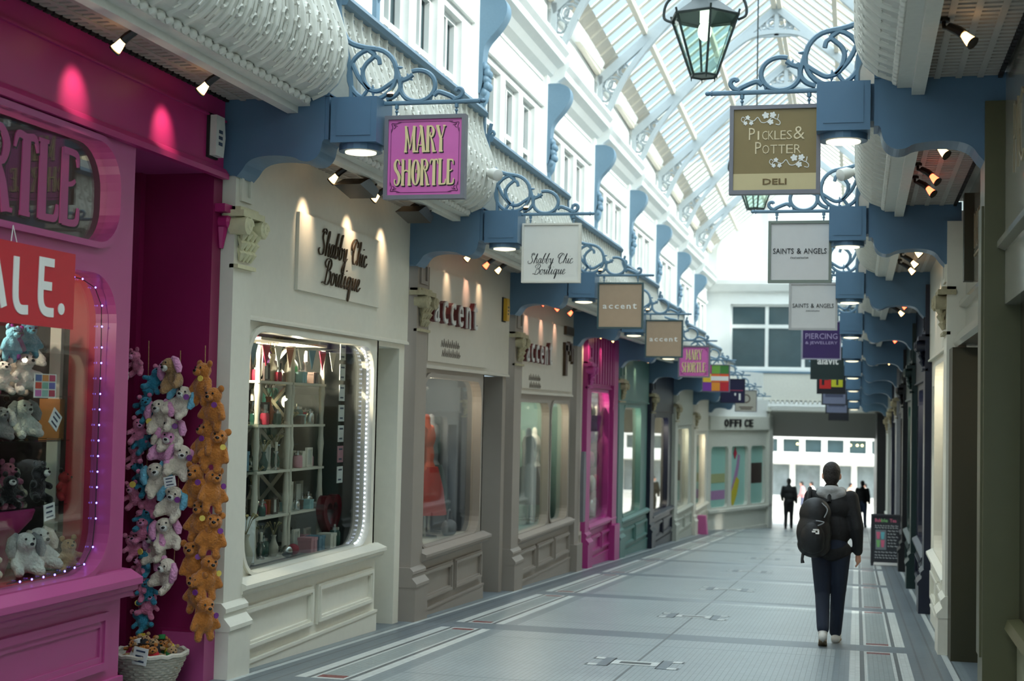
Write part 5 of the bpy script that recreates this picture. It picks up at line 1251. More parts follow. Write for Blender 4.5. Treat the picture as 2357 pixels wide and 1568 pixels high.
# two black floodlights over the cream boutique
def flood(u, lab, first=None):
    F = frame('left', 0)
    t = thing('floodlight', lab, 'floodlight', F(u, 4.15, 0.42))
    b = MB(F); b.plate([(u-0.30, 3.96), (u+0.12, 3.90), (u+0.20, 3.98), (u-0.05, 4.05)], [], 0.32, 0.56); b.build('lamp_housing', blackmetal, t)
    a = MB(F); a.tube([(u+0.14, 3.97, 0.44), (u+0.26, 4.05, 0.46), (u+0.24, 4.16, 0.46)], 0.03, 6); a.tube([(u+0.20, 3.98, 0.5), (u+0.30, 4.1, 0.52), (u+0.26, 4.16, 0.5)], 0.012, 5); a.build('mounting_arm', blackmetal, t)
flood(1.62, 'nearer black wedge floodlight under the balcony of the cream boutique'); flood(3.3, 'farther black wedge floodlight behind the pink hanging sign')
# white camera pods on the balcony fronts
def pod(side, y, z, lab):
    x = XL+0.95 if side == 'left' else XR-0.95; s = 1 if side == 'left' else -1
    t = thing('camera_pod', lab, 'camera', (x, y, z)); pw = mat('camera_white', (222, 220, 212), 0.4, noise=0.03)
    b = MB(); b.tube([(x-s*0.08, y+0.1, z+0.02), (x, y, z+0.03), (x+s*0.04, y-0.02, z)], 0.028, 8); b.build('mount', pw, t)
    c = MB(); c.tube([(x+s*0.02, y-0.0, z-0.0), (x+s*0.09, y-0.06, z-0.02), (x+s*0.16, y-0.12, z-0.05), (x+s*0.17, y-0.13, z-0.055)], [0.03, 0.06, 0.062, 0.03], 12); c.build('dome', pw, t, smooth=True)
pod('left', 8.95, ZB(-1)+4.72, 'white camera pod on the belly of the nearest left balcony'); pod('left', 14.2, ZB(0)+4.5, 'white camera pod on the balcony beside the pink hanging sign'); pod('right', 14.6, ZB(1)+4.72, 'white camera pod on the right balcony below the light box')

# ------------------------------------------------------------------ lanterns
def lantern(y, zb, lab):
    lm = mat('lantern_frame', (26, 38, 36), 0.45, noise=0.1); x = XC+0.03
    t = thing('hanging_lantern', lab, 'lantern', (x, y, zb), 'gas style lanterns on the centre line')
    n = 6; R0, R1, h = 0.165, 0.43, 0.72
    def c(k, r, z): a = 2*PI*(k+0.5)/n+0.26; return (x+r*math.cos(a), y+r*math.sin(a), z)
    f = MB()
    for k in range(n):
        f.tube([c(k, R0, zb), c(k, R1, zb+h)], 0.016, 5); f.tube([c(k, R1, zb+h), c(k+1, R1, zb+h)], 0.022, 5); f.tube([c(k, R0, zb), c(k+1, R0, zb)], 0.016, 5)
        f.tube([c(k, R1, zb+h), c(k, R1*1.04, zb+h+0.06)], 0.014, 5); f.tube([c(k, R0, zb), c(k, R0, zb-0.05)], [0.012, 0.004], 5)
    f.build('frame', lm, t)
    g = MB()
    for k in range(n): g.poly([c(k, R0*0.97, zb+0.01), c(k+1, R0*0.97, zb+0.01), c(k+1, R1*0.97, zb+h-0.01), c(k, R1*0.97, zb+h-0.01)])
    o = g.build('glass_pane', glass_mat('lantern_glass', (0.88, 0.95, 0.92), 1.0), t, recalc=False); s = o.modifiers.new('s', 'SOLIDIFY'); s.thickness = 0.004
    b = MB()
    for k in range(n): b.poly([c(k, R0*0.9, zb+0.005), c(k+1, R0*0.9, zb+0.005), (x, y, zb+0.005)])
    b.build('base_plate', mat('lantern_base', (150, 156, 150), 0.5), t)
    r = MB()
    for k in range(n):
        r.poly([c(k, R1*1.0, zb+h+0.01), c(k+1, R1*1.0, zb+h+0.01), c(k+1, 0.17, zb+h+0.20), c(k, 0.17, zb+h+0.20)])
    r.lathe([(0.17, zb+h+0.2), (0.16, zb+h+0.22), (0.15, zb+h+0.46), (0.17, zb+h+0.48), (0.165, zb+h+0.53), (0.08, zb+h+0.62), (0.05, zb+h+0.8), (0.0, zb+h+0.82)], (x, y, 0), 18)
    r.build('roof_cowl', mat('lantern_cowl', (70, 78, 78), 0.5, noise=0.15), t)
    yk = MB()
    for sg in (-1, 1):
        yk.tube(spline([(x+sg*0.40, y, zb+h-0.04), (x+sg*0.50, y, zb+h+0.02), (x+sg*0.47, y, zb+h+0.2), (x+sg*0.33, y, zb+h+0.32), (x+sg*0.22, y, zb+h+0.42), (x+sg*0.15, y, zb+h+0.75), (x+sg*0.1, y, zb+h+0.95), (x, y, zb+h+1.0)], 5), 0.018, 6)
    yk.build('yoke', lm, t)
    rod = MB(); rod.tube([(x, y, zb+h+0.98), (x, y, fz(y)+12.4)], 0.014, 6); rod.build('hanging_rod', lm, t)
    bu = MB(); bu.ball((x, y, zb+h-0.17), (0.085, 0.085, 0.12), 14, 10); bu.tube([(x, y, zb+h-0.06), (x, y, zb+h+0.18)], 0.06, 10); bu.build('bulb', mat('lit_lantern_bulb', (240, 255, 235), 0.4, noise=0, emit=(238, 255, 232), estr=3.0), t, smooth=True, label='glowing white bulb')
lantern(17.35, 5.70, 'large dark six-sided lantern with a glowing bulb at the top centre')
lantern(26.5, 5.36, 'farther lantern, its glass bottom showing under the olive gold sign')

# ------------------------------------------------------------------ plush toys
def fur(name, col): return mat(name, col, 0.95, noise=0.22, nscale=45, bump=0.9, bscale=70, sheen=0.3, spec=0.1)
f_brown = fur('ginger_fur', (190, 118, 52)); f_cream = fur('cream_fur', (226, 212, 192)); f_pink = fur('pink_fur', (222, 130, 164)); f_blue = fur('teal_fur', (58, 142, 168)); f_lilac = fur('lilac_pink_fur', (232, 160, 200))
f_dark = fur('dark_brown_fur', (72, 44, 28)); f_white = fur('white_fur', (222, 220, 210)); f_black = fur('black_fur', (26, 24, 24)); f_grey = fur('grey_fur', (140, 140, 140)); f_tan = fur('tan_fur', (178, 140, 96)); f_sky = fur('sky_fur', (120, 190, 214))
toy_black = mat('toy_black', (14, 12, 12), 0.25, noise=0); tag_purple = mat('purple_tag', (120, 50, 130), 0.5); tag_gold = mat('gold_tag', (226, 200, 90), 0.5)
def make_toy(kind, H=0.30):
    """hanging plush animal, facing -Y, feet at 0, height about H"""
    t = thing('plush_toy', '', 'plush toy', (0, 0, 0)); k = H/0.30
    def S(p): return tuple(q*k for q in p)
    if kind == 'bear':
        parts = [((0, 0, .115*k), S((.058, .05, .072))), ((0, -.008*k, .222*k), S((.058, .052, .052)))]
        limbs = [((-.035, 0, .07), (-.042, -.012, .012), .028, .027), ((.035, 0, .07), (.042, -.012, .012), .028, .027), ((-.05, 0, .155), (-.085, -.02, .085), .024, .023), ((.05, 0, .155), (.085, -.02, .085), .024, .023)]
    elif kind == 'pup':                                                      # sitting with long ears
        parts = [((0, 0.0, .09*k), S((.062, .055, .075))), ((0, -.02*k, .205*k), S((.066, .06, .06)))]
        limbs = [((-.04, -.02, .05), (-.07, -.09, .035), .03, .03), ((.04, -.02, .05), (.07, -.09, .035), .03, .03), ((-.05, -.01, .14), (-.085, -.06, .075), .024, .026), ((.05, -.01, .14), (.085, -.06, .075), .024, .026)]
    else:                                                                    # small bean bear
        parts = [((0, 0, .10*k), S((.06, .05, .07))), ((0, -.01*k, .205*k), S((.062, .055, .055)))]
        limbs = [((-.04, 0, .06), (-.075, -.05, .03), .028, .03), ((.04, 0, .06), (.075, -.05, .03), .028, .03), ((-.05, 0, .14), (-.10, -.03, .12), .022, .024), ((.05, 0, .14), (.10, -.03, .12), .022, .024)]
    L = [(S(a), S(b), r0*k, r1*k) for a, b, r0, r1 in limbs]
    V, Fc = blob(parts+L, 0.011*k, 3)
    b = MB(); b.raw(V, Fc); b.build('body', f_brown, t, smooth=True)
    e = MB()
    for s in (-1, 1):
        if kind == 'pup': e.tube([S((s*.05, -.01, .25)), S((s*.085, -.02, .22)), S((s*.10, -.035, .16)), S((s*.095, -.04, .12))], [.018*k, .028*k, .032*k, .018*k], 8)
        else: e.ball(S((s*.048, -.002, .266)), S((.024, .014, .024)), 10, 7)
        x = MB(); x.v, x.f, x.m = e.v, e.f, e.m; x.build('ear', f_brown, t, smooth=True); e = MB()
    m = MB(); m.ball(S((0, -.062, .205)) if kind != 'pup' else S((0, -.078, .19)), S((.03, .022, .024)), 10, 7); m.build('muzzle', f_brown, t, smooth=True)
    fz_ = -.08 if kind != 'pup' else -.098
    q = MB(); q.ball(S((0, fz_, .214)) if kind != 'pup' else S((0, fz_, .2)), S((.014, .009, .010)), 8, 6); q.build('nose', toy_black, t, smooth=True)
    for s in (-1, 1):
        y = MB(); y.ball(S((s*.024, -.055, .236)) if kind != 'pup' else S((s*.026, -.072, .228)), S((.008, .006, .008)), 7, 5); y.build('eye', toy_black, t, smooth=True)
    return t
toys = {'bear': make_toy('bear', 0.31), 'pup': make_toy('pup', 0.26), 'bean': make_toy('bean', 0.19)}
TOYN = 0
def toy(kind, loc, rot, label, body, ear=None, muzzle=None, group='plush toys hung in the doorway', scale=None, tagm=None):
    """a toy of its own: shared shapes, own colours"""
    r = dup(toys[kind], loc, rot, label, group, scale)
    for c in r.children:
        n = c.name.split('.')[0]
        m = {'body': body, 'ear': ear or body, 'muzzle': muzzle or body}.get(n)
        if m:
            c.material_slots[0].link = 'OBJECT'; c.material_slots[0].material = m
    if tagm:
        b = MB(); b.plate([(0.02*math.cos(a*PI/4), 0.02*math.sin(a*PI/4)) for a in range(8)], [], -0.004, 0.004); o = b.build('tag', tagm); o.parent = r; o.location = (0.05, -0.07, 0.17); o.rotation_euler = (PI/2, 0, 0.3)
    return r
rt = random.Random(3)
Yw = 9.70
LIMBS = ['']
# ginger bears: pairs climbing the string by the pilaster
bz = [(-4.72, 1.60), (-4.61, 1.42), (-4.71, 1.17), (-4.62, 1.12), (-4.72, 0.86), (-4.60, 0.82), (-4.71, 0.60), (-4.61, 0.50), (-4.70, 0.30), (-4.63, 0.20), (-4.71, 0.08), (-4.63, -0.10)]
for k, (x, z) in enumerate([(q[0]+0.035, q[1]) for q in bz]):
    toy('bear', (x, Yw-0.02*(k % 2), z-0.02), (rt.uniform(-.15, .15), rt.uniform(-.22, .22), rt.uniform(-.6, .6)+(0.35 if k % 2 else -0.25)), 'ginger plush bear, %s from the top of the string beside the white pilaster' % ORD[k], f_brown, scale=1.1, tagm=tag_purple if k % 3 else tag_gold)
cz = [(-4.87, 1.68, f_tan, f_lilac), (-4.90, 1.47, f_cream, f_sky), (-4.98, 1.36, f_cream, f_lilac), (-4.90, 1.22, f_cream, f_lilac), (-5.00, 1.14, f_lilac, f_cream), (-4.89, 1.04, f_cream, f_lilac), (-4.98, 0.90, f_cream, f_sky), (-4.92, 0.74, f_cream, f_sky), (-4.90, 0.50, f_cream, f_lilac), (-4.98, 0.40, f_cream, f_lilac), (-4.93, 0.22, f_cream, f_lilac)]
for k, (x, z, bm_, em) in enumerate(cz):
    toy('pup', (x, Yw+0.02, z), (rt.uniform(-.2, .2), rt.uniform(-.4, .4), rt.uniform(-.5, .5)), 'cream plush puppy with coloured ears, %s from the top of the middle string' % ORD[k], bm_, em, f_white, scale=1.12, tagm=tag_purple if k % 2 else None)
pz = [(-5.20, 1.78, 0), (-5.12, 1.66, 1), (-5.17, 1.52, 1), (-5.10, 1.44, 1), (-5.20, 1.28, 0), (-5.11, 1.22, 1), (-5.19, 1.10, 0), (-5.13, 0.97, 1), (-5.09, 0.90, 1), (-5.18, 0.80, 0), (-5.10, 0.74, 0), (-5.14, 0.62, 1), (-5.12, 0.54, 0), (-5.17, 0.42, 0), (-5.10, 0.30, 1)]
pz += [(-5.15, 0.26, 0), (-5.13, 0.13, 0), (-5.07, 0.10, 1), (-5.10, 0.0, 0), (-5.06, -0.10, 1)]
pzi = {0: 0, 1: 0}
for k, (x, z, c) in enumerate(pz):
    pzi[c] += 1; n_ = pzi[c]-1
    toy('bean', (x, Yw+0.03, z), (rt.uniform(-.3, .3), rt.uniform(-.7, .7), rt.uniform(-.6, .6)), '%s plush bear, %s of its colour down the mixed string next to the door' % (('small teal', 'small pink')[1-c], ORD[n_]), f_blue if c else f_pink, f_pink if c else None, f_blue if c else f_lilac, scale=1.2, tagm=tag_gold if k % 5 == 4 else None)
for k, (x, z, m) in enumerate([(-5.33, 1.62, f_white), (-5.34, 1.42, f_brown), (-5.33, 1.22, f_white), (-5.34, 1.02, f_tan), (-5.33, 0.80, f_brown), (-5.34, 0.55, f_dark), (-5.33, 0.3, f_white)]):
    toy('bean', (x, Yw-0.02, z), (0, rt.uniform(-.4, .4), rt.uniform(-.9, .2)), 'plush toy half hidden behind the pink door post, %s from the top' % ORD[k], m, scale=1.25)
# the strings they hang from
for k, (x, z0, z1, lab) in enumerate(((-4.70, 2.02, -0.05, 'thin string of the ginger bears'), (-4.90, 1.98, 0.3, 'thin string of the cream puppies'), (-5.16, 2.05, -0.05, 'thin string of the pink and teal bears'), (-5.34, 2.05, 0.3, 'thin string behind the pink door post'))):
    b = MB(); b.tube([(x, Yw+0.08, z0), (x+0.01, Yw+0.1, (z0+z1)/2), (x, Yw+0.08, z1)], 0.004, 5); tag(b.build('hanging_string', f_tan, loc=(x, Yw+0.1, z1)), lab+' on the magenta wall', 'string')
def card(name, label, F, u, v, w, du, dv, m, cat='card', tilt=0.0, lines=None, group=None):
    t = thing(name, label, cat, F(u, v, w), group)
    ca, sa = math.cos(tilt), math.sin(tilt)
    def q(a, b): return (u+a*ca-b*sa, v+a*sa+b*ca)
    b = MB(F); b.plate([q(-du/2, -dv/2), q(du/2, -dv/2), q(du/2, dv/2), q(-du/2, dv/2)], [], w-0.003, w+0.003); b.build('card_sheet', m, t)
    if lines:
        l = MB(F)
        for k in range(lines):
            y = dv*(0.3-0.6*k/max(1, lines-1)) if lines > 1 else 0
            l.plate([q(-du*.32, y-dv*.05), q(du*.32*(1-.3*(k % 2)), y-dv*.05), q(du*.32*(1-.3*(k % 2)), y+dv*.05), q(-du*.32, y+dv*.05)], [], w+0.003, w+0.005)
        l.build('written_lines', mat('slate_print', (60, 74, 96)), t)
    return t
white_card = mat('white_card', (232, 232, 226), 0.5, noise=0.03)
Fs = lambda u, v, w: (-4.80+u, Yw-0.16-w, v)
card('price_card', 'white price card on the cream puppies string', Fs, -0.03, 1.02, 0.0, 0.09, 0.075, white_card, tilt=0.2, lines=3)
# basket of dressed bears
def basket():
    x, y = -4.95, 9.555; z = fz(y)
    t = thing('wicker_basket', 'white wicker basket full of little dressed bears on the floor of the pink doorway', 'basket', (x, y, z))
    wk = mat('white_wicker', (206, 198, 182), 0.7, noise=0.2, nscale=60)
    b = MB(); prof = [(0.155, 0.0), (0.17, 0.02), (0.225, 0.14), (0.262, 0.23)]
    b.lathe(prof+[(0.245, 0.225), (0.20, 0.12), (0.15, 0.03)], (x, y, z), 32, caps=False); b.lathe([(0.158, 0.0), (0.0, 0.001)], (x, y, z), 32, caps=False); b.lathe([(0.0, 0.028), (0.15, 0.03)], (x, y, z), 32, caps=False)
    b.build('basket_body', wk, t)
    w = MB()
    for k in range(11):
        h = 0.012+k*0.02; r = 0.162+(0.262-0.162)*h/0.23
        w.tube([(x+(r+0.006*(1 if (j+k) % 2 else -1))*math.cos(2*PI*j/40), y+(r+0.006*(1 if (j+k) % 2 else -1))*math.sin(2*PI*j/40), z+h) for j in range(40)], 0.009, 5, closed=True)
    w.build('woven_bands', wk, t)
    r = MB(); r.tube([(x+0.262*math.cos(2*PI*j/40), y+0.262*math.sin(2*PI*j/40), z+0.235+0.006*math.sin(j*2.4)) for j in range(40)], 0.018, 6, closed=True); r.build('rim', wk, t)
    cols = [(200, 40, 50), (40, 120, 60), (220, 190, 60), (40, 60, 110), (200, 60, 110), (220, 220, 214), (30, 30, 36)]
    k = 0
    for ring, n in ((0.0, 1), (0.085, 6), (0.155, 10)):
        for j in range(n):
            a = 2*PI*j/n+ring*7
            r_ = toy('bean', (x+ring*math.cos(a), y+ring*math.sin(a), z+0.185-ring*0.22+rt.uniform(-.01, .02)), (rt.uniform(-.4, .3), rt.uniform(-.5, .5), rt.uniform(-.8, .8)), '', f_brown if k % 3 else f_tan, group='little dressed bears in the wicker basket', scale=0.98)
            nm, cc = [('red', 0), ('green', 1), ('yellow', 2), ('navy', 3), ('pink', 4), ('white', 5), ('black', 6)][k % 7]
            place = ['in the very middle', 'in the inner ring', 'at the rim'][0 if ring == 0 else (1 if ring < 0.15 else 2)]
            dire = ['on the right', 'at the back right', 'at the back', 'at the back left', 'on the left', 'at the front left', 'at the front', 'at the front right'][int(((a % (2*PI))/(2*PI)*8+0.5)) % 8]
            r_['label'] = 'little bear in a %s vest %s of the basket%s' % (nm, place, '' if ring == 0 else ', '+dire.replace('on the', 'far').replace('at the', '').strip())
            m = mat('vest_%s' % nm, cols[cc], 0.8, noise=0.1)
            v = MB(); v.lathe([(0.042, 0.05), (0.044, 0.09), (0.036, 0.125)], (0, 0, 0), 12); o = v.build('vest', m); o.parent = r_
            if k % 4 == 1:
                h = MB(); h.lathe([(0.045, 0.16), (0.045, 0.165), (0.026, 0.166), (0.028, 0.195), (0.0, 0.197)], (0, -.005, 0), 12); o = h.build('hat', m); o.parent = r_
            k += 1
    c = card('price_card', 'white price card tucked in the front of the wicker basket', lambda u, v, w: (x+u, y-0.2-w, z+v), 0.06, 0.25, 0.06, 0.11, 0.12, white_card, tilt=-0.15, lines=3)
basket()

# ------------------------------------------------------------------ goods in the toy shop window
Ft = frame('left', -1)
def shelf_board(F, name, label, u0, u1, v, w0, w1, m, th=0.02):
    b = MB(F); b.box(u0, u1, v-th, v, w0, w1); return tag(b.build(name, m, loc=F((u0+u1)/2, v, (w0+w1)/2)), label, 'shelf')
clear = glass_mat('shelf_glass', (0.82, 0.92, 0.88), 1.2, base=0.05)
zb = ZB(-1)
def tz(z): return z-zb
shelf_board(Ft, 'glass_shelf', 'low glass shelf in the toy shop window', 0.5, 2.75, tz(0.93), -0.85, -0.25, clear, 0.01)
shelf_board(Ft, 'glass_shelf', 'middle glass shelf in the toy shop window', 0.5, 2.75, tz(1.34), -0.85, -0.25, clear, 0.01)
shelf_board(Ft, 'glass_shelf', 'upper glass shelf in the toy shop window', 0.5, 2.75, tz(1.62), -0.85, -0.25, clear, 0.01)
b = MB(Ft); b.box(-0.1, 2.8, 0.70, 0.745, -1.3, -0.13); tag(b.build('display_deck', mat('red_cloth', (170, 20, 40), 0.7, noise=0.2), loc=Ft(1.5, 0.72, -0.5)), 'red cloth deck along the bottom of the toy shop window', 'shelf')
tw = 'toys in the toy shop window'
for kind, y, z, m, e, lab, sc_, ww in (
    ('bean', 7.80, 1.62, f_white, None, 'small white plush rabbit on the upper glass shelf at the left', 1.25, -0.4), ('bean', 8.06, 1.62, f_white, None, 'white plush rabbit in blue beside the small one on the upper shelf', 1.6, -0.4), ('pup', 8.28, 1.80, f_white, f_black, 'plush panda head above the rabbits', 0.85, -0.5),
    ('bear', 7.84, 1.83, f_sky, None, 'pale blue plush toy dangling just under the sale board', 0.75, -0.38), ('bear', 8.08, 1.86, f_blue, None, 'teal plush toy dangling under the right of the sale board', 0.75, -0.38),
    ('bear', 7.95, 1.85, tag_purple, None, 'purple plush toy dangling between the two blue ones', 0.7, -0.42),
    ('pup', 7.78, 1.34, f_grey, f_white, 'grey plush dog on the middle glass shelf', 0.9, -0.4), ('pup', 8.14, 1.34, f_white, f_grey, 'long white plush dog on the middle shelf behind the tilted card', 1.1, -0.45),
    ('bean', 7.84, 0.93, f_black, None, 'black plush toy at the left of the low shelf', 1.2, -0.35), ('bean', 8.24, 0.93, f_black, None, 'black plush toy with pale paws in the middle of the low shelf', 1.5, -0.4), ('bean', 8.46, 0.93, mat('ladybird_red', (150, 20, 24), 0.8), f_black, 'dark red plush ladybird on the right of the low shelf', 1.2, -0.35),
    ('pup', 8.22, 0.50, f_white, f_cream, 'fluffy cream plush dog at the bottom of the window', 1.25, -0.35), ('bear', 8.52, 0.49, f_dark, None, 'dark brown plush bear in the bottom right corner of the window', 0.85, -0.42), ('bean', 8.36, 0.49, f_tan, None, 'small tan plush bear lying before the dark brown one', 1.3, -0.22), ('pup', 7.95, 0.50, f_white, f_grey, 'white plush seal at the bottom left of the window', 1.2, -0.3), ('bean', 7.70, 0.50, f_cream, None, 'cream plush chick at the far left of the bottom deck', 1.5, -0.4),
    ('pup', 7.4, 0.5, f_grey, None, 'grey plush dog on the bottom deck near the picture edge', 1.2, -0.4), ('pup', 7.45, 0.93, f_tan, None, 'tan plush dog on the low shelf near the picture edge', 1.1, -0.4), ('bean', 7.5, 1.34, f_white, None, 'white plush toy on the middle shelf near the picture edge', 1.4, -0.4)):
    toy(kind, (XL+ww, y, z), (0, rt.uniform(-.15, .15), PI/2+rt.uniform(-.5, .4)-0.35), lab, m, e, f_white if m in (f_black,) else None, tw, sc_)

back = [(f_tan, 'tan'), (f_grey, 'grey'), (f_pink, 'pink'), (f_white, 'white'), (f_dark, 'dark brown'), (f_sky, 'sky blue'), (f_cream, 'cream'), (f_brown, 'ginger')]
k_ = 0
for nm_, z_ in (('bottom deck', 0.49), ('low glass shelf', 0.93), ('middle glass shelf', 1.34), ('upper glass shelf', 1.62)):
    for j in range(6):
        m_, cn = back[(k_*3+j) % 8]; k_ += 1
        toy(('bean', 'bear', 'pup')[(j+k_) % 3], (XL-0.72, 7.45+j*0.24, z_), (0, rt.uniform(-.2, .2), PI/2+rt.uniform(-.6, .3)-0.3), '%s plush toy, back row of the %s, %s from the left' % (cn, nm_, ORD[j]), m_, f_white if j % 2 else None, None, tw, (1.5, 1.0, 1.15)[(j+k_) % 3])
card('price_card', 'tilted white price card on the middle shelf of the toy window', Ft, 8.10-YB(-1), tz(1.47), -0.2, 0.11, 0.11, white_card, tilt=-0.6, lines=3)
card('price_card', 'white price card over the magenta cloth in the toy window', Ft, 8.02-YB(-1), tz(0.90), -0.17, 0.12, 0.10, white_card, tilt=0.12, lines=3)
t = thing('colour_card', 'white card with nine coloured squares stuck inside the toy shop window', 'card', Ft(7.79-YB(-1), tz(1.68), -0.09))
b = MB(Ft); u = 7.79-YB(-1); b.box(u-0.12, u+0.12, tz(1.605), tz(1.75), -0.092, -0.088); b.build('card_sheet', white_card, t)
for k, c in enumerate([(60, 90, 150), (210, 130, 60), (190, 30, 90), (210, 60, 40), (120, 170, 150), (90, 90, 170), (200, 100, 170), (140, 180, 170), (180, 20, 70)]):
    r, q = divmod(k, 3); b = MB(Ft); b.box(u-0.108+q*0.075, u-0.045+q*0.075, tz(1.706)-r*0.046, tz(1.744)-r*0.046, -0.088, -0.085); b.build('colour_square', mat('card_colour_%d' % k, c, 0.5, noise=0.02), t)
b = MB(Ft); b.box(8.48-YB(-1), 8.66-YB(-1), tz(1.34), tz(1.60), -0.55, -0.4); tag(b.build('box', mat('ochre_card_box', (196, 130, 70), 0.6, noise=0.1), loc=Ft(8.57-YB(-1), tz(1.34), -0.47)), 'tall ochre cardboard box on the middle shelf of the toy window', 'box')
t = thing('draped_stand', 'round stand draped in magenta cloth in the toy shop window', 'stand', Ft(7.98-YB(-1), 0.74, -0.5))
b = MB(); b.lathe([(0.05, 0.50), (0.12, 0.75), (0.20, 0.84), (0.22, 0.90), (0.21, 0.91), (0.0, 0.915)], (XL-0.5, 7.98, 0), 20); b.build('cloth', magenta, t, smooth=True)
t = thing('display_post', 'cream post with a dark lattice arm beside the window edge', 'stand', Ft(8.55-YB(-1), 0.74, -0.45))
b = MB(Ft); b.box(8.50-YB(-1), 8.60-YB(-1), 0.74, tz(2.36), -0.5, -0.42); b.build('post', cream, t)
b = MB(Ft)
for v in (2.36, 2.27, 2.2): b.box(8.0-YB(-1), 8.75-YB(-1), tz(v), tz(v)+0.012, -0.46, -0.44)
for k in range(9): b.box(8.0-YB(-1)+k*0.09, 8.008-YB(-1)+k*0.09, tz(2.2), tz(2.36), -0.46, -0.44)
b.build('lattice', blackmetal, t)
for k in range(4):
    card('tag_card', 'white tag, %s in the column hanging at the right of the toy window' % ORD[k], Ft, 8.68-YB(-1), tz(1.70)-k*0.11, -0.5, 0.16, 0.085, white_card, lines=1 if k == 3 else None, group='column of white tags')
t = thing('fairy_lights', 'string of tiny violet fairy lights round the lower toy window', 'lights')
path = [(2.2, 2.63), (2.5, 2.62), (2.66, 2.58), (2.75, 2.47), (2.765, 2.2), (2.765, 1.6), (2.765, 1.1), (2.74, 0.92), (2.64, 0.82), (2.3, 0.79), (1.8, 0.79)]
b = MB(Ft); b.tube([(p[0], p[1], -0.055) for p in path], 0.003, 4); b.build('wire', dark_gap, t)
fl = mat('lit_violet_bulb', (140, 130, 255), 0.4, noise=0, emit=(120, 110, 255), estr=6.0)
L = []
for (a, c) in zip(path, path[1:]):
    d = math.hypot(c[0]-a[0], c[1]-a[1]); n = max(1, int(d/0.10))
    L += [(a[0]+(c[0]-a[0])*k/n, a[1]+(c[1]-a[1])*k/n) for k in range(n)]
b0_ = None
for (u, v) in L:
    if b0_ is None: bb = MB(); bb.ball((0, 0, 0), 0.0065, 6, 4); b0_ = bb.build('bulb', fl, t, smooth=True); b0_.location = Ft(u, v, -0.05)
    else: o = b0_.copy(); COL.objects.link(o); o.parent = t; o.location = Ft(u, v, -0.05)

# ------------------------------------------------------------------ goods in the white boutique window
Fw = frame('left', 0); zw = ZB(0); yw = YB(0)
def wz(z): return z-zw
rg = random.Random(11)
sh_white = mat('shelf_white', (214, 208, 190), 0.55, noise=0.06)
def etagere():
    t = thing('shelf_unit', 'tall cream shelf unit with turned posts and crossed backs in the boutique window', 'shelf unit', Fw(2.3, 0.7, -0.55))
    us = (1.50, 2.20, 2.28, 3.05)
    for u in us:
        for w in (-0.72, -0.40):
            p = MB(Fw); pr = []
            for k in range(24):
                v = 0.70+k*0.083; pr.append((0.026+0.008*(k % 6 == 0)-0.006*(k % 6 == 3), v))
            p.lathe(pr, (u, 0, w), 8, axis=1); p.build('turned_post', sh_white, t, smooth=True)
    for k, z in enumerate((0.22, 0.60, 1.0, 1.41, 1.80, 2.18)):
        for a, c in ((1.47, 2.23), (2.25, 3.08)):
            s = MB(Fw); s.box(a, c, wz(z)-0.022, wz(z), -0.75, -0.37); s.build('shelf_board', sh_white, t)
    for k, (z0, z1) in enumerate(((0.62, 0.98), (1.02, 1.39), (1.43, 1.78), (1.82, 2.16))):
        for a, c in ((1.52, 2.18), (2.30, 3.03)):
            x = MB(Fw); x.ribbon([(a, wz(z0)), (c, wz(z1))], 0.04, -0.76, -0.745); x.ribbon([(a, wz(z1)), (c, wz(z0))], 0.04, -0.745, -0.735); x.build('crossed_back', sh_white, t)
etagere()
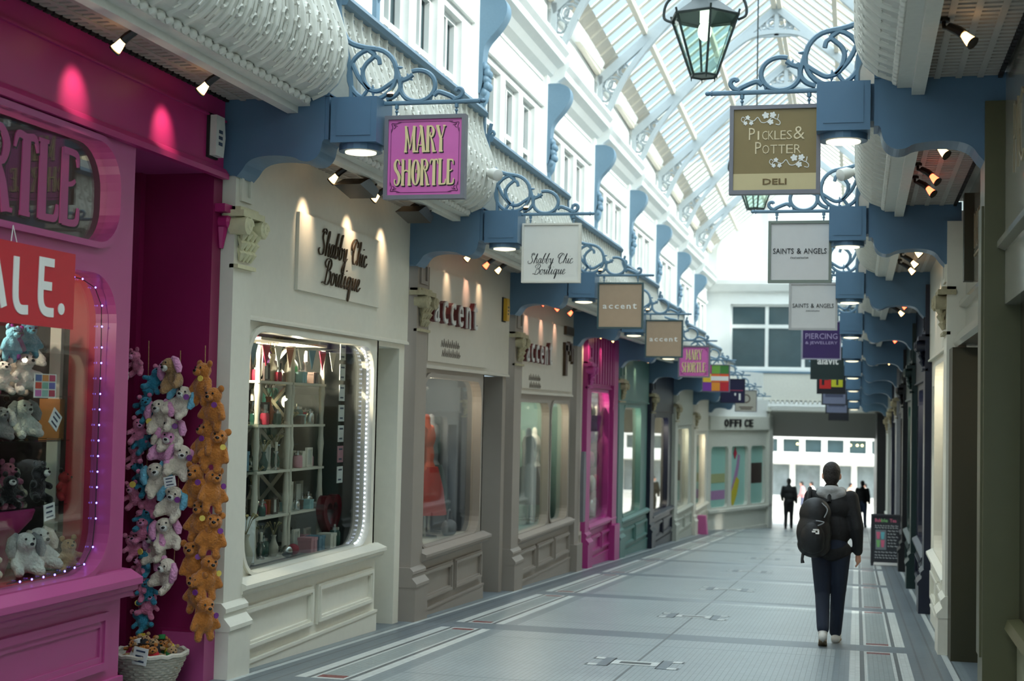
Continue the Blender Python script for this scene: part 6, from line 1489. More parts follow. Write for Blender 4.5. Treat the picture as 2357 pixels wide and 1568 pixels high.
def item(kind, u, z, w, m, lab, s=1.0, group=None):
    v = wz(z); F = Fw
    t = thing(kind, lab, kind.replace('_', ' '), F(u, v, w), group)
    if kind == 'picture_frame':
        b = MB(F); b.ring(rect(u-0.09*s, u+0.09*s, v, v+0.24*s), rect(u-0.065*s, u+0.065*s, v+0.025*s, v+0.215*s), w-0.012, w+0.012); b.build('frame', m, t)
        c = MB(F); c.box(u-0.065*s, u+0.065*s, v+0.025*s, v+0.215*s, w-0.01, w); c.build('picture', mat('pale_picture', (196, 196, 186), 0.5, noise=0.2, nscale=20), t)
        k = MB(F); k.tube([(u, v+0.15*s, w-0.012), (u, v, w-0.08*s)], 0.006, 4); k.build('strut', m, t)
    elif kind == 'vase':
        b = MB(); x, y, z_ = F(u, v, w); b.lathe([(0.035*s, 0), (0.055*s, 0.05*s), (0.06*s, 0.11*s), (0.03*s, 0.18*s), (0.022*s, 0.22*s), (0.034*s, 0.25*s)], (x, y, z_), 14); b.build('vase_body', m, t, smooth=True)
        c = MB()
        for q in range(5): c.tube([(x, y, z_+0.24*s), (x+0.05*s*math.cos(q*1.3), y+0.05*s*math.sin(q*1.3), z_+0.36*s), (x+0.09*s*math.cos(q*1.3), y+0.09*s*math.sin(q*1.3), z_+0.40*s)], [0.003, 0.003, 0.014*s], 5)
        c.build('dried_stems', mat('dried_stems', (150, 140, 96), 0.8, noise=0.3), t)
    elif kind == 'candlestick':
        b = MB(); x, y, z_ = F(u, v, w); b.lathe([(0.045*s, 0), (0.045*s, 0.012), (0.012*s, 0.03), (0.018*s, 0.1*s), (0.01*s, 0.17*s), (0.03*s, 0.2*s), (0.03*s, 0.21*s)], (x, y, z_), 12); b.build('stick', m, t, smooth=True)
        c = MB(); c.lathe([(0.016*s, 0.21*s), (0.016*s, 0.31*s), (0.004, 0.315*s)], (x, y, z_), 10); c.build('candle', mat('ivory_candle', (232, 226, 206), 0.5), t)
    elif kind == 'jar':
        b = MB(); x, y, z_ = F(u, v, w); b.lathe([(0.05*s, 0), (0.055*s, 0.02), (0.055*s, 0.12*s), (0.04*s, 0.14*s)], (x, y, z_), 14); b.build('jar_body', m, t, smooth=True)
        c = MB(); c.lathe([(0.043*s, 0.14*s), (0.043*s, 0.165*s), (0.012, 0.17*s), (0.014, 0.19*s)], (x, y, z_), 14); c.build('lid', chrome, t, smooth=True)
    elif kind == 'gift_box':
        b = MB(F); b.box(u-0.07*s, u+0.07*s, v, v+0.1*s, w-0.06*s, w+0.06*s); b.build('box_body', m, t)
        c = MB(F); c.box(u-0.074*s, u+0.074*s, v+0.1*s, v+0.125*s, w-0.064*s, w+0.064*s); c.box(u-0.008, u+0.008, v, v+0.127*s, w-0.066*s, w+0.066*s); c.build('lid', m, t)
    elif kind == 'cushion':
        b = MB(F); b.ball((u, v+0.11*s, w), (0.13*s, 0.12*s, 0.05*s), 14, 10); b.build('cover', m, t, smooth=True)
        c = MB(F); c.ball((u, v+0.12*s, w+0.045*s), (0.04*s, 0.04*s, 0.01), 8, 6); c.build('motif', mat('leaf_motif', (70, 140, 80), 0.6), t)
    elif kind == 'mirror_ball':
        b = MB(F); b.ball((u, v+0.05*s, w), 0.05*s, 12, 8); b.build('ball', m, t, smooth=True)
    elif kind == 'lantern_jar':
        pass
    return t
gl_green = mat('bottle_green', (40, 76, 66), 0.15, noise=0.1); silver = chrome; teal_box = mat('duck_egg_card', (150, 190, 190), 0.5); rose = mat('rose_card', (196, 140, 150), 0.5); crim = mat('crimson_cloth', (150, 20, 50), 0.7); dkwood = mat('dark_wood', (60, 44, 34), 0.5); slate = mat('slate_blue_card', (90, 130, 150), 0.5); pebble = mat('pebble_glaze', (190, 184, 166), 0.35)
G = 'gifts in the boutique window'
shelves = {'top': 1.80, 'second': 1.41, 'third': 1.0, 'fourth': 0.60, 'bottom': 0.22}
plan = [
 ('picture_frame', 1.65, 'top', dkwood, 'dark picture frame leaning on the top shelf of the gift unit', 1.3), ('vase', 2.05, 'top', pebble, 'pale vase at the right of the top left shelf', 1.0), ('cushion', 2.5, 'top', cream, 'cream cushion with a green leaf motif on the top right shelf', 1.0), ('candlestick', 2.85, 'top', silver, 'silver candlestick on the top right shelf', 1.0),
 ('candlestick', 1.62, 'second', silver, 'silver candlestick at the left of the second shelf', 1.0), ('candlestick', 1.76, 'second', silver, 'second silver candlestick beside a pale one on the second shelf', 0.85), ('vase', 1.98, 'second', wood, 'tan vase with dried stems on the second left shelf', 1.0), ('picture_frame', 2.46, 'second', cream, 'small cream picture frame on the second right shelf', 0.9), ('jar', 2.68, 'second', gl_green, 'green glass jar on the second right shelf', 1.0), ('jar', 2.88, 'second', crim, 'crimson jar at the right of the second shelf', 0.8),
 ('mirror_ball', 1.64, 'third', silver, 'silver ball on the third left shelf', 1.2), ('picture_frame', 1.95, 'third', cream, 'cream photo frame on the third left shelf', 0.95), ('vase', 2.4, 'third', pebble, 'rounded pale vase on the third right shelf', 1.3), ('gift_box', 2.74, 'third', cream, 'cream lidded box on the third right shelf', 1.2), ('jar', 2.93, 'third', dkwood, 'dark little jar beside the cream lidded box', 0.7),
 ('vase', 1.68, 'fourth', silver, 'silver vase on the fourth left shelf', 1.1), ('gift_box', 1.98, 'fourth', wood, 'tan box on the fourth left shelf', 1.0), ('picture_frame', 2.5, 'fourth', cream, 'cream frame on the fourth right shelf', 1.1), ('picture_frame', 2.75, 'fourth', silver, 'silver frame on the fourth right shelf', 1.1), ('mirror_ball', 2.95, 'fourth', pebble, 'pebble-coloured ball on the fourth right shelf', 1.0),
 ('jar', 1.66, 'bottom', silver, 'silver jar on the lowest left shelf', 1.0), ('jar', 1.95, 'bottom', gl_green, 'green jar on the lowest left shelf', 1.0), ('candlestick', 2.42, 'bottom', silver, 'candlestick on the lowest right shelf', 1.0), ('jar', 2.62, 'bottom', pebble, 'pale jar on the lowest right shelf', 1.1), ('gift_box', 2.86, 'bottom', rose, 'rose box on the lowest right shelf', 1.0)]
for kind, u, sh, m, lab, s in plan: item(kind, u, shelves[sh]+0.002, -0.5, m, lab, s, G)

stock = [('jar', gl_green, 'green glass jar'), ('jar', silver, 'silver jar'), ('candlestick', silver, 'silver candlestick'), ('picture_frame', cream, 'cream photo frame'), ('picture_frame', dkwood, 'dark photo frame'), ('gift_box', teal_box, 'duck-egg box'), ('vase', pebble, 'pebble vase'), ('mirror_ball', silver, 'silver ball'), ('jar', crim, 'crimson jar'), ('gift_box', dkwood, 'dark little box'), ('vase', gl_green, 'green vase'), ('jar', rose, 'rose jar')]
q_ = 0
for sh in ('second', 'third', 'fourth', 'bottom', 'top'):
    for side_, us in (('left', (1.60, 1.72, 1.84, 2.0, 2.1)), ('right', (2.38, 2.52, 2.66, 2.8, 2.94))):
        for j, u in enumerate(us):
            kd, m_, nm = stock[(q_*5+j*3) % 12]; q_ += 1
            item(kd, u, shelves[sh]+0.002, -0.47+0.05*(j % 2), m_, '%s at the back of the %s %s shelf, %s from the left' % (nm, sh, side_, ORD[j]), rg.uniform(0.6, 0.85), G)
# left of the unit: stacked cards, spotted cylinder and plinth
b = MB(Fw); b.box(0.95, 1.42, 0.70, wz(0.62), -0.8, -0.35); tag(b.build('display_plinth', white, loc=Fw(1.2, 0.7, -0.5)), 'white display plinth at the left of the boutique window', 'plinth')
b = MB(Fw); b.box(3.25, 3.9, 0.70, wz(0.62), -0.9, -0.45); tag(b.build('display_plinth', white, loc=Fw(3.4, 0.7, -0.5)), 'white display plinth at the right of the boutique window', 'plinth')
for k, (u, m, nm, h) in enumerate(((1.02, rose, 'rose', 0.16), (1.17, teal_box, 'duck-egg blue', 0.18), (1.32, slate, 'slate blue', 0.2))):
    item('gift_box', u, 1.02, -0.5, m, '%s box in the row over the left plinth' % nm, 1.3, 'boxes over the left plinth')
shelf_board(Fw, 'glass_shelf', 'glass shelf for boxes left of the gift unit', 0.85, 1.46, wz(1.02), -0.75, -0.35, clear, 0.01)
shelf_board(Fw, 'glass_shelf', 'upper glass shelf left of the gift unit', 0.85, 1.46, wz(1.42), -0.75, -0.35, clear, 0.01)
t = thing('lamp_shade', 'spotted drum lampshade on the upper glass shelf at the left of the boutique window', 'lampshade', Fw(1.18, wz(1.42), -0.5))
x, y, z = Fw(1.18, wz(1.42), -0.5); b = MB(); b.lathe([(0.13, 0.0), (0.13, 0.30)], (x, y, z), 24); b.build('drum', sh_white, t, smooth=True)
b = MB()
for r in range(6):
    for c in range(16):
        a = 2*PI*(c+0.5*(r % 2))/16; b.ball((x+0.131*math.cos(a), y+0.131*math.sin(a), z+0.03+r*0.047), 0.011, 6, 4)
b.build('spots', crim, t)
for k, (u, h, m) in enumerate(((1.05, 0.26, silver), (1.16, 0.34, pebble), (1.3, 0.22, silver))):
    item('candlestick', u, 0.622, -0.5, m, '%s candlestick on the left plinth' % ['short silver', 'tall pebble', 'small silver'][k], h/0.24, G)
for k, (u, m, lab, kd) in enumerate(((0.75, silver, 'silver jar at the lower left corner of the boutique window', 'jar'), (1.0, pebble, 'pale vase lying low at the front left of the boutique window', 'vase'), (1.9, silver, 'large silver ball at the window front', 'mirror_ball'), (2.05, crim, 'crimson ball at the window front', 'mirror_ball'), (2.4, rose, 'rose box at the window front', 'gift_box'), (2.6, slate, 'slate box at the window front', 'gift_box'), (2.9, cream, 'pale box at the window front', 'gift_box'), (3.1, gl_green, 'green jar at the window front right', 'jar'))):
    item(kd, u, zw+0.705, -0.25, m, lab, 1.1, G)
# hanging bunting and the red heart frame, card column, led string
t = thing('heart_frame', 'dark red heart-shaped frame leaning on the right plinth', 'frame', Fw(3.3, 0.72, -0.4))
hp = [(0.016*16*math.sin(a)**3*0.085*1.0, (13*math.cos(a)-5*math.cos(2*a)-2*math.cos(3*a)-math.cos(4*a))*0.0165) for a in [2*PI*k/40 for k in range(40)]]
hp = [(16*math.sin(a)**3*0.0155, (13*math.cos(a)-5*math.cos(2*a)-2*math.cos(3*a)-math.cos(4*a))*0.0165) for a in [2*PI*k/40 for k in range(40)]]
cu_, cv_ = 3.12, 1.0
b = MB(Fw); b.ring([(cu_+p[0], cv_+p[1]) for p in hp], [(cu_+p[0]*0.62, cv_+p[1]*0.62) for p in hp], -0.36, -0.28); b.build('heart_ring', mat('deep_red_lacquer', (92, 12, 24), 0.3), t)
b = MB(Fw); b.plate([(cu_+p[0]*0.62, cv_+p[1]*0.62) for p in hp], [], -0.35, -0.34); b.build('mirror', mat('dim_mirror', (190, 196, 196), 0.1, metal=0.9), t)
for k in range(7):
    card('hanging_card', 'small framed card, %s in the column hanging at the right of the boutique window' % ORD[k], Fw, 3.12, wz(2.12)-k*0.20, -0.22, 0.15, 0.16, white_card if k != 5 else rose, lines=2, group='column of hanging cards')
t = thing('bunting', 'string of coloured pennants across the top of the boutique window', 'bunting', Fw(2.0, wz(2.2), -0.3))
b = MB(Fw); b.tube([(0.5+k*0.27, 2.62-0.05*math.sin(k*PI/10), -0.3) for k in range(11)], 0.004, 4); b.build('cord', cream, t)
for k in range(10):
    u = 0.62+k*0.27; m = [wood, cream, slate, crim, cream][k % 5]
    b = MB(Fw); b.plate([(u-0.09, 2.585), (u+0.09, 2.585), (u, 2.40)], [], -0.303, -0.297); b.build('pennant', m, t)
for k, (u, m, lab) in enumerate(((2.75, crim, 'crimson cloth bag hanging in the boutique window'), (3.0, mat('plum_cloth', (90, 50, 100), 0.8), 'plum cloth bag hanging beside the crimson one'))):
    t = thing('cloth_bag', lab, 'bag', Fw(u, wz(1.85), -0.95)); b = MB(Fw); b.plate([(u-0.12, wz(1.8)), (u+0.12, wz(1.8)), (u+0.10, wz(2.12)), (u-0.10, wz(2.12))], [], -1.02, -0.95); b.build('cloth', m, t); b = MB(Fw); b.tube(spline([(u-0.06, wz(2.12), -0.98), (u-0.05, wz(2.25), -0.98), (u+0.05, wz(2.25), -0.98), (u+0.06, wz(2.12), -0.98)], 4), 0.008, 5); b.build('handle', m, t)
shelf_board(Fw, 'glass_shelf', 'green glass shelf behind the card column', 3.0, 3.5, wz(1.2), -1.2, -0.8, clear, 0.01); shelf_board(Fw, 'glass_shelf', 'upper shelf behind the card column', 3.0, 3.5, wz(1.6), -1.2, -0.8, clear, 0.01)
for k in range(4): item('jar', 3.08+0.11*(k % 2)*1.5, (1.2, 1.6)[k//2]+0.002, -1.0, gl_green, 'dark green bottle jar %s on the %s shelf behind the card column' % (('at the left', 'at the right')[k % 2], ('lower', 'upper')[k//2]), 1.1, G)
t = thing('led_string', 'line of white dotted lights down the right edge of the boutique window', 'lights')
path = rrect(0.38, 3.34, 0.735, 2.635, 0.25, 8); path = [p for p in path if p[0] > 3.08]
path = [path[0]]+path[1:]
b = MB(Fw); b.tube([(p[0], p[1], -0.045) for p in path], 0.006, 4); b.build('strip', white, t)
ld = mat('lit_white_led', (235, 240, 255), 0.4, noise=0, emit=(225, 235, 255), estr=2.2)
L = []
for a, c in zip(path, path[1:]):
    d = math.hypot(c[0]-a[0], c[1]-a[1]); n = max(1, round(d/0.045)); L += [(a[0]+(c[0]-a[0])*k/n, a[1]+(c[1]-a[1])*k/n) for k in range(n)]
b0_ = None
for (u, v) in L[:96]:
    if b0_ is None: bb = MB(); bb.ball((0, 0, 0), 0.010, 6, 4); b0_ = bb.build('led', ld, t, smooth=True); b0_.location = Fw(u, v, -0.035)
    else: o = b0_.copy(); COL.objects.link(o); o.parent = t; o.location = Fw(u, v, -0.035)
t = thing('table_lamp', 'glowing lamp on the top right shelf of the gift unit', 'lamp', Fw(2.68, wz(1.80), -0.62))
x, y, z = Fw(2.68, wz(1.62), -0.62); b = MB(); b.lathe([(0.03, -0.2), (0.012, -0.17), (0.012, -0.05)], (x, y, z), 10); b.build('stem', silver, t); b = MB(); b.ball((x, y, z), (0.045, 0.045, 0.06), 12, 8); b.build('bulb', mat('lit_lamp_bulb', (255, 244, 200), 0.4, noise=0, emit=(255, 240, 190), estr=5.0), t, smooth=True, label='glowing bulb')

# ------------------------------------------------------------------ clothes shop: dressed dummies
def dummy(F, u, w, v0, top, lower, lab):
    x, y, z = F(u, v0, w); t = thing('dressmaker_dummy', lab, 'mannequin', (x, y, z))
    V, Fc = blob([((0, 0, 1.22), (.17, .11, .16)), ((0, 0, 1.0), (.13, .10, .18)), ((0, 0, .82), (.17, .12, .14)), ((-.17, 0, 1.32), (-.22, -.02, .92), .055, .04), ((.17, 0, 1.32), (.22, -.02, .92), .055, .04), ((0, 0, 1.3), (0, 0, 1.46), .05, .045)], 0.02, 3)
    b = MB(lambda a, c, d: (x+c, y+a, z+d)); b.raw(V, Fc); b.build('top_garment', top, t, smooth=True)
    s = MB(); s.lathe([(0.15, 0.86), (0.22, 0.6), (0.27, 0.28), (0.265, 0.28), (0.1, 0.5)], (x, y, z), 18); s.build('skirt', lower, t, smooth=True)
    p = MB(); p.lathe([(0.16, 0), (0.16, 0.02), (0.02, 0.04), (0.02, 0.8)], (x, y, z), 14); p.build('stand', chrome, t)
F1 = frame('left', 1)
coral = mat('coral_knit', (206, 96, 72), 0.85, noise=0.15, nscale=30); dkteal = mat('dark_teal_cloth', (40, 66, 66), 0.8, noise=0.15); grey_cloth = mat('grey_cloth', (120, 120, 124), 0.8, noise=0.1)
dummy(F1, 2.1, -0.42, 0.7, coral, mat('red_skirt_cloth', (176, 46, 40), 0.8, noise=0.1), 'dummy in a coral top and red skirt in the nearer taupe window'); dummy(F1, 2.72, -0.55, 0.7, grey_cloth, dkteal, 'dummy in a grey top and dark teal skirt behind the coral one')
b = MB(F1); b.box(2.75, 3.1, 0.7, 2.45, -0.95, -0.9); tag(b.build('dark_panel', mat('slate_panel', (66, 70, 80), 0.6), loc=F1(2.2, 0.7, -0.9)), 'tall slate display panel at the right of the nearer taupe window', 'panel')  # slate panel added to imitate the right side mirrored in the pane
t = thing('handbag', 'grey handbag lying on the deck of the nearer taupe window', 'bag', F1(2.5, 0.7, -0.22))
b = MB(F1); b.ball((2.5, 0.79, -0.22), (0.2, 0.11, 0.09), 14, 8); b.build('bag_body', grey_cloth, t, smooth=True); b = MB(F1); b.tube(spline([(2.4, 0.87, -0.22), (2.45, 1.0, -0.22), (2.55, 1.0, -0.22), (2.6, 0.87, -0.22)], 4), 0.012, 6); b.build('handle', grey_cloth, t)
b = MB(F1); b.box(0.4, 3.15, 0.66, 0.70, -1.4, -0.12); tag(b.build('display_deck', sh_white, loc=F1(1.8, 0.7, -0.6)), 'pale deck of the nearer taupe window', 'shelf')
F2 = frame('left', 2)
dummy(F2, 3.3, -0.45, 0.7, mat('navy_cloth', (36, 42, 56), 0.8), mat('navy_cloth', (36, 42, 56)), 'dummy in navy in the farther taupe window'); dummy(F2, 3.95, -0.5, 0.7, f_white, grey_cloth, 'dummy in white in the second pane of the farther taupe window')
b = MB(F2); b.plate(rect(2.1, 3.1, 0.7, 2.5), [rrect(2.18, 2.55, 0.95, 1.65, 0.1), rrect(2.65, 3.02, 0.95, 1.65, 0.1), rrect(2.18, 2.55, 1.75, 2.4, 0.1), rrect(2.65, 3.02, 1.75, 2.4, 0.1)], -0.75, -0.70); tag(b.build('screen_door', white, loc=F2(2.6, 0.7, -0.72)), 'white glazed double door standing inside the farther taupe window', 'door')  # solid door added to imitate the opposite shop's doors mirrored in the pane
# magenta window: hanging bits and shirts outside
F3 = frame('left', 3); pal = [f_white, crim, tag_purple, silver, f_grey, f_pink, f_dark, cream]
rq = random.Random(5)
for r in range(5):
    for c in range(5):
        k = r*5+c
        u = 1.65+c*0.46; v = 0.75+r*0.45
        nm = ['white', 'crimson', 'purple', 'silver', 'grey', 'pink', 'brown', 'cream'][k % 8]
        b = MB(F3); b.ball((u+rq.uniform(-.08, .08), v+0.14, -0.20), (0.13, 0.15, 0.07), 9, 7); tag(b.build('plush_ball', pal[k % 8], smooth=True, loc=F3(u, v, -0.20)), '%s plush toy, %s row from the bottom, %s across the magenta window' % (nm, ORD[r], ORD[c]), 'plush toy', 'toys in the magenta window')
b = MB(F3); b.sweep([(-0.15, 2.5), (-0.12, 2.5), (-0.12, 2.62), (-0.15, 2.62)], 1.55, 3.6)
for k in range(22): b.ball((1.58+k*0.09, 2.46-0.04*(k % 3), -0.14), (0.05, 0.08, 0.03), 6, 5)
o = b.build('purple_garland', tag_purple, smooth=True, loc=F3(2.3, 2.5, -0.3)); tag(o, 'purple tinsel garland across the magenta window', 'garland')
for r in range(1, 5): shelf_board(F3, 'glass_shelf', 'glass shelf in the magenta window, %s from the bottom' % ORD[r-1], 1.0, 3.7, 0.75+r*0.45, -0.3, -0.12, clear, 0.012)
b = MB(F3)
b.plate([(0.42, 0.8), (0.60, 0.8), (0.64, 1.6), (0.58, 2.0), (0.44, 2.0), (0.38, 1.6)], [], 0.09, 0.15); o = b.build('hanging_shirts', grey_cloth, loc=F3(0.5, 1.4, 0.12)); tag(o, 'grey and white garments hung on the near post of the magenta shop', 'garment')
for k_ in list(toys.values()):
    for c_ in list(k_.children): bpy.data.objects.remove(c_)
    bpy.data.objects.remove(k_)
# ------------------------------------------------------------------ people
skin = mat('skin', (206, 150, 124), 0.5, noise=0.05); dark_hair = mat('dark_hair', (26, 20, 18), 0.7, noise=0.2, nscale=60, bump=0.5)
black_cloth = mat('black_jacket', (16, 16, 18), 0.8, noise=0.15, nscale=20, bump=0.2); denim = mat('dark_denim', (20, 30, 48), 0.85, noise=0.15, nscale=40); grey_fleece = mat('grey_hood', (150, 152, 152), 0.9, noise=0.1, bump=0.3)
shoe_white = mat('white_trainer', (200, 198, 192), 0.5, noise=0.08); sole_tan = mat('tan_sole', (150, 128, 100), 0.6); pack_black = mat('black_nylon', (12, 13, 16), 0.55, noise=0.15, bump=0.15, bscale=30)
def figure(label, x, y, face=0.0, H=1.8, stride=0.16, jacket=black_cloth, legs=denim, hair=dark_hair, shoe=black_cloth, hood=None, lift=True, mirror=1, sk=skin, vox=0.016, hem=0.88, hands=True, lean=0.03, ax=0.105, bulk=1.0, hs=1.0):
    """walking figure; local frame: facing +y, x right, z up from the floor"""
    z = fz(y); t = thing('person', label, 'person', (x, y, z))
    k = H/1.8; ca, sa = math.cos(face), math.sin(face)
    G = lambda a, b, c: (x+(a*ca-b*sa)*k, y+(a*sa+b*ca)*k, z+c*k)
    s = stride; m = mirror
    hipL, hipR = (-.095*m, 0, .93), (.095*m, 0.01, .93)
    kneeL, kneeR = (-(.045+ax*.5)*m, .02, .50), ((.045+ax*.5)*m, .10, .51)
    ankL, ankR = (-ax*m, -s-.05, .17 if lift else .09), ((ax-.01)*m, s+.02, .085)
    toeL, toeR = (-(ax+.005)*m, -s+.09, .032), ((ax+.01)*m, s+.2, .04)
    sh = 1.49
    shL, shR = (-.19*m, .02, sh-.03), (.19*m, 0.02, sh-.03)
    elL, elR = (-.25*m, .06, 1.19), (.255*m, -.05, 1.17)
    wrL, wrR = (-.22*m, .20, .99), (.265*m, .03, .92)
    neck = (0, .03+lean, 1.52); head = (0, .05+lean, 1.685)
    body = [((0, .0, .98), (.155, .105, .13)), ((0, .01, 1.2), (.145, .105, .2)), ((0, .02, 1.40), (.17, .11, .12)), (neck, (0, .045+lean, 1.6), .055, .052),
            (head, (.077*hs, .095*hs, .115*hs)), ((0, .075+lean, 1.62), (.055, .065, .06)), ((0, .145+lean, 1.665), (.016, .02, .022)), ((-.08*hs, .05+lean, 1.67), (.014, .02, .034)), ((.08*hs, .05+lean, 1.67), (.014, .02, .034)),
            (hipL, kneeL, .085, .058), (kneeL, ankL, .054, .038), (ankL, toeL, .038, .03), (hipR, kneeR, .085, .058), (kneeR, ankR, .054, .038), (ankR, toeR, .038, .03),
            (shL, elL, .05, .04), (elL, wrL, .038, .028), (shR, elR, .05, .04), (elR, wrR, .038, .028)]
    if hands:
        for wr, el in ((wrL, elL), (wrR, elR)):
            d = (Vector(wr)-Vector(el)).normalized(); w = Vector(wr)
            pc = w+d*0.055; body.append((tuple(w+d*0.01), tuple(w+d*0.085), .026, .030)); sg = 1 if wr[0] > 0 else -1
            for q, ln in enumerate((.066, .076, .072, .058)):                # four curled fingers of unequal length
                base = w+d*0.09+Vector((0, 0.033-0.021*q, 0)); mid = base+d*ln*0.5+Vector((-.006*sg, .004, 0)); tip = mid+d*ln*0.42+Vector((-.022*sg, .006, 0))
                body += [(tuple(base), tuple(mid), .0098, .009), (tuple(mid), tuple(tip), .009, .0075)]
            tb = w+d*0.035+Vector((-.01*sg, .03, 0)); tm = tb+d*0.03+Vector((-.008*sg, .022, 0)); body += [(tuple(tb), tuple(tm), .012, .0105), (tuple(tm), tuple(tm+d*0.03+Vector((-.006*sg, .004, 0))), .0105, .008)]
    V, Fc = blob(body, vox if not hands else 0.0085, 3)
    b = MB(G); b.raw(V, Fc); b.build('body', sk, t, smooth=True)
    for sx in (-1, 1):
        e = MB(G); e.ball((sx*.03, .138+lean, 1.70), (.011, .008, .008), 8, 6); e.build('eye', toy_black, t, smooth=True)
    e = MB(G); e.ball((0, .142+lean, 1.622), (.024, .008, .006), 8, 5); e.build('mouth', mat('lips', (150, 80, 74), 0.5), t, smooth=True)
    h = [((0, .035+lean, 1.715), (.086*hs, .10*hs, .10*hs)), ((0, .012+lean, 1.665), (.079*hs, .08*hs, .08*hs)), ((0, .0+lean, 1.615), (.055*hs, .06, .045))]
    V, Fc = blob(h, vox, 2); b = MB(G); b.raw(V, Fc); b.build('hair', hair, t, smooth=True)
    # trousers
    p = [(hipL, kneeL, .105, .078), (kneeL, (ankL[0], ankL[1]+.01, ankL[2]+.02), .076, .062), (hipR, kneeR, .105, .078), (kneeR, (ankR[0], ankR[1]-.01, ankR[2]+.02), .076, .062), ((0, -.01, .98), (.17, .13, .13))]
    V, Fc = blob(p, vox, 2); b = MB(G); b.raw(V, Fc); b.build('trousers', legs, t, smooth=True)
    # jacket with sleeves
    j = [((0, .0, hem+.10), (.185*bulk, .14, .12)), ((0, .005, 1.15), (.19*bulk, .14, .20)), ((0, .015, 1.36), (.205*bulk, .135, .14)), ((-.10, .02, 1.45), (.11, .09, .07)), ((.10, .02, 1.45), (.11, .09, .07)), (shL, elL, .078, .066), (elL, tuple(Vector(elL)+(Vector(wrL)-Vector(elL))*.94), .064, .048), (shR, elR, .078, .066), (elR, tuple(Vector(elR)+(Vector(wrR)-Vector(elR))*.94), .064, .048), ((0, .03, 1.47), (0, .04+lean*.5, 1.54), .085, .078)]
    V, Fc = blob(j, vox, 3); b = MB(G); b.raw(V, Fc); b.build('jacket', jacket, t, smooth=True)
    if hood:
        hd = [((-.06, -.05+lean, 1.50), (.09, .07, .055)), ((.06, -.05+lean, 1.50), (.09, .07, .055)), ((0, -.055+lean, 1.535), (.11, .075, .05)), ((-.10, .02+lean, 1.52), (.05, .08, .05)), ((.10, .02+lean, 1.52), (.05, .08, .05)), ((0, -.085+lean, 1.47), (.075, .04, .06))]
        V, Fc = blob(hd, 0.012, 3); b = MB(G); b.raw(V, Fc); b.build('hood', hood, t, smooth=True)
    for an, to, up in ((ankL, toeL, lift), (ankR, toeR, False)):
        an_ = Vector(an); to_ = Vector(to); heel = an_+Vector((0, -.05, -.05 if not up else -.055))
        so = [(tuple(heel), tuple(to_), .046, .04), (tuple(an_), tuple((an_+to_)/2), .05, .045)]
        V, Fc = blob(so, 0.012, 2)
        V = [(q[0], q[1], max(q[2], 0.0)) for q in V]
        b = MB(G); b.raw(V, Fc); sh_ = b.build('shoe', shoe, t, smooth=True)
        b = MB(G); d = (to_-heel); n = 5
        nrm = Vector((0, -d.z, d.y)).normalized(); nrm = nrm if nrm.z > 0 else -nrm
        lo = []
        for q in range(n+1):
            c = heel+d*(q/n)-nrm*(.043); w_ = (.036, .04, .036, .042, .044, .026)[q]
            lo.append((b.pt(c.x-w_, c.y, max(c.z, .001)), b.pt(c.x+w_, c.y, max(c.z, .001)), b.pt(c.x+w_, c.y, max(c.z, .001)+.018), b.pt(c.x-w_, c.y, max(c.z, .001)+.018)))
        for A, Bq in zip(lo, lo[1:]):
            for e_ in range(4): b.face((A[e_], A[(e_+1) % 4], Bq[(e_+1) % 4], Bq[e_]))
        b.face(lo[0]); b.face(lo[-1][::-1]); b.build('sole', sole_tan if shoe is shoe_white else black_cloth, sh_, label='tan sole' if shoe is shoe_white else None)
    return t, G
man, G = figure('person in a black jacket, grey hood and dark jeans walking away down the arcade', -0.25, 14.85, 0.0, 1.81, 0.18, shoe=shoe_white, hood=grey_fleece, vox=0.012, ax=0.062, bulk=1.12, hs=1.05, hem=0.84)
# the rucksack slung on the left shoulder
def rucksack():
    c0 = G(-.14, -.22, 1.18)
    t = thing('rucksack', 'black rucksack with a small white mark on the back of the walking person', 'rucksack', c0)
    V, Fc = blob([((-.15, -.20, 1.30), (.16, .12, .17)), ((-.16, -.21, 1.12), (.175, .135, .22)), ((-.16, -.20, 1.0), (.165, .12, .13))], 0.014, 4)
    b = MB(G); b.raw(V, Fc); b.build('main_bag', pack_black, t, smooth=True)
    V, Fc = blob([((-.17, -.31, 1.08), (.12, .055, .16)), ((-.17, -.30, 1.0), (.115, .05, .08))], 0.012, 3)
    b = MB(G); b.raw(V, Fc); b.build('front_pocket', pack_black, t, smooth=True)
    for sx in (-.22, -.02):
        b = MB(G); b.tube(spline([(sx, -.12, 1.42), (sx+.01, -.02, 1.54), (sx+.01, .10, 1.50), (sx-.0, .17, 1.36), (sx-.02, .15, 1.15), (sx-.03, .02, 1.0)], 4), 0.022, 6); b.build('shoulder_strap', pack_black, t, smooth=True)
    b = MB(G); b.tube(spline([(-.09, -.26, 1.42), (-.03, -.30, 1.36), (-.06, -.33, 1.28)], 4), 0.006, 5); b.tube(spline([(-.12, -.35, 1.20), (-.06, -.355, 1.235), (-.14, -.355, 1.25)], 4), 0.006, 5); b.build('cord', mat('pale_cord', (130, 134, 136), 0.5), t)
    b = MB(G); b.box(-.175, -.12, -.374, -.362, 1.135, 1.15); b.box(-.165, -.11, -.374, -.362, 1.155, 1.168); b.box(-.14, -.105, -.374, -.362, 1.12, 1.16); b.build('white_emblem', white_ink, t)
    b = MB(G); b.tube([(-.26, -.22, .93), (-.27, -.24, .86), (-.265, -.24, .82)], [0.016, 0.014, 0.02], 6); b.build('hanging_buckle', pack_black, t)
rucksack()
figure('person in black clothes walking away on the left before the bright street', -2.33, 51.7, 0.05, 1.76, 0.12, legs=black_cloth, hands=False, vox=0.025, lift=False)
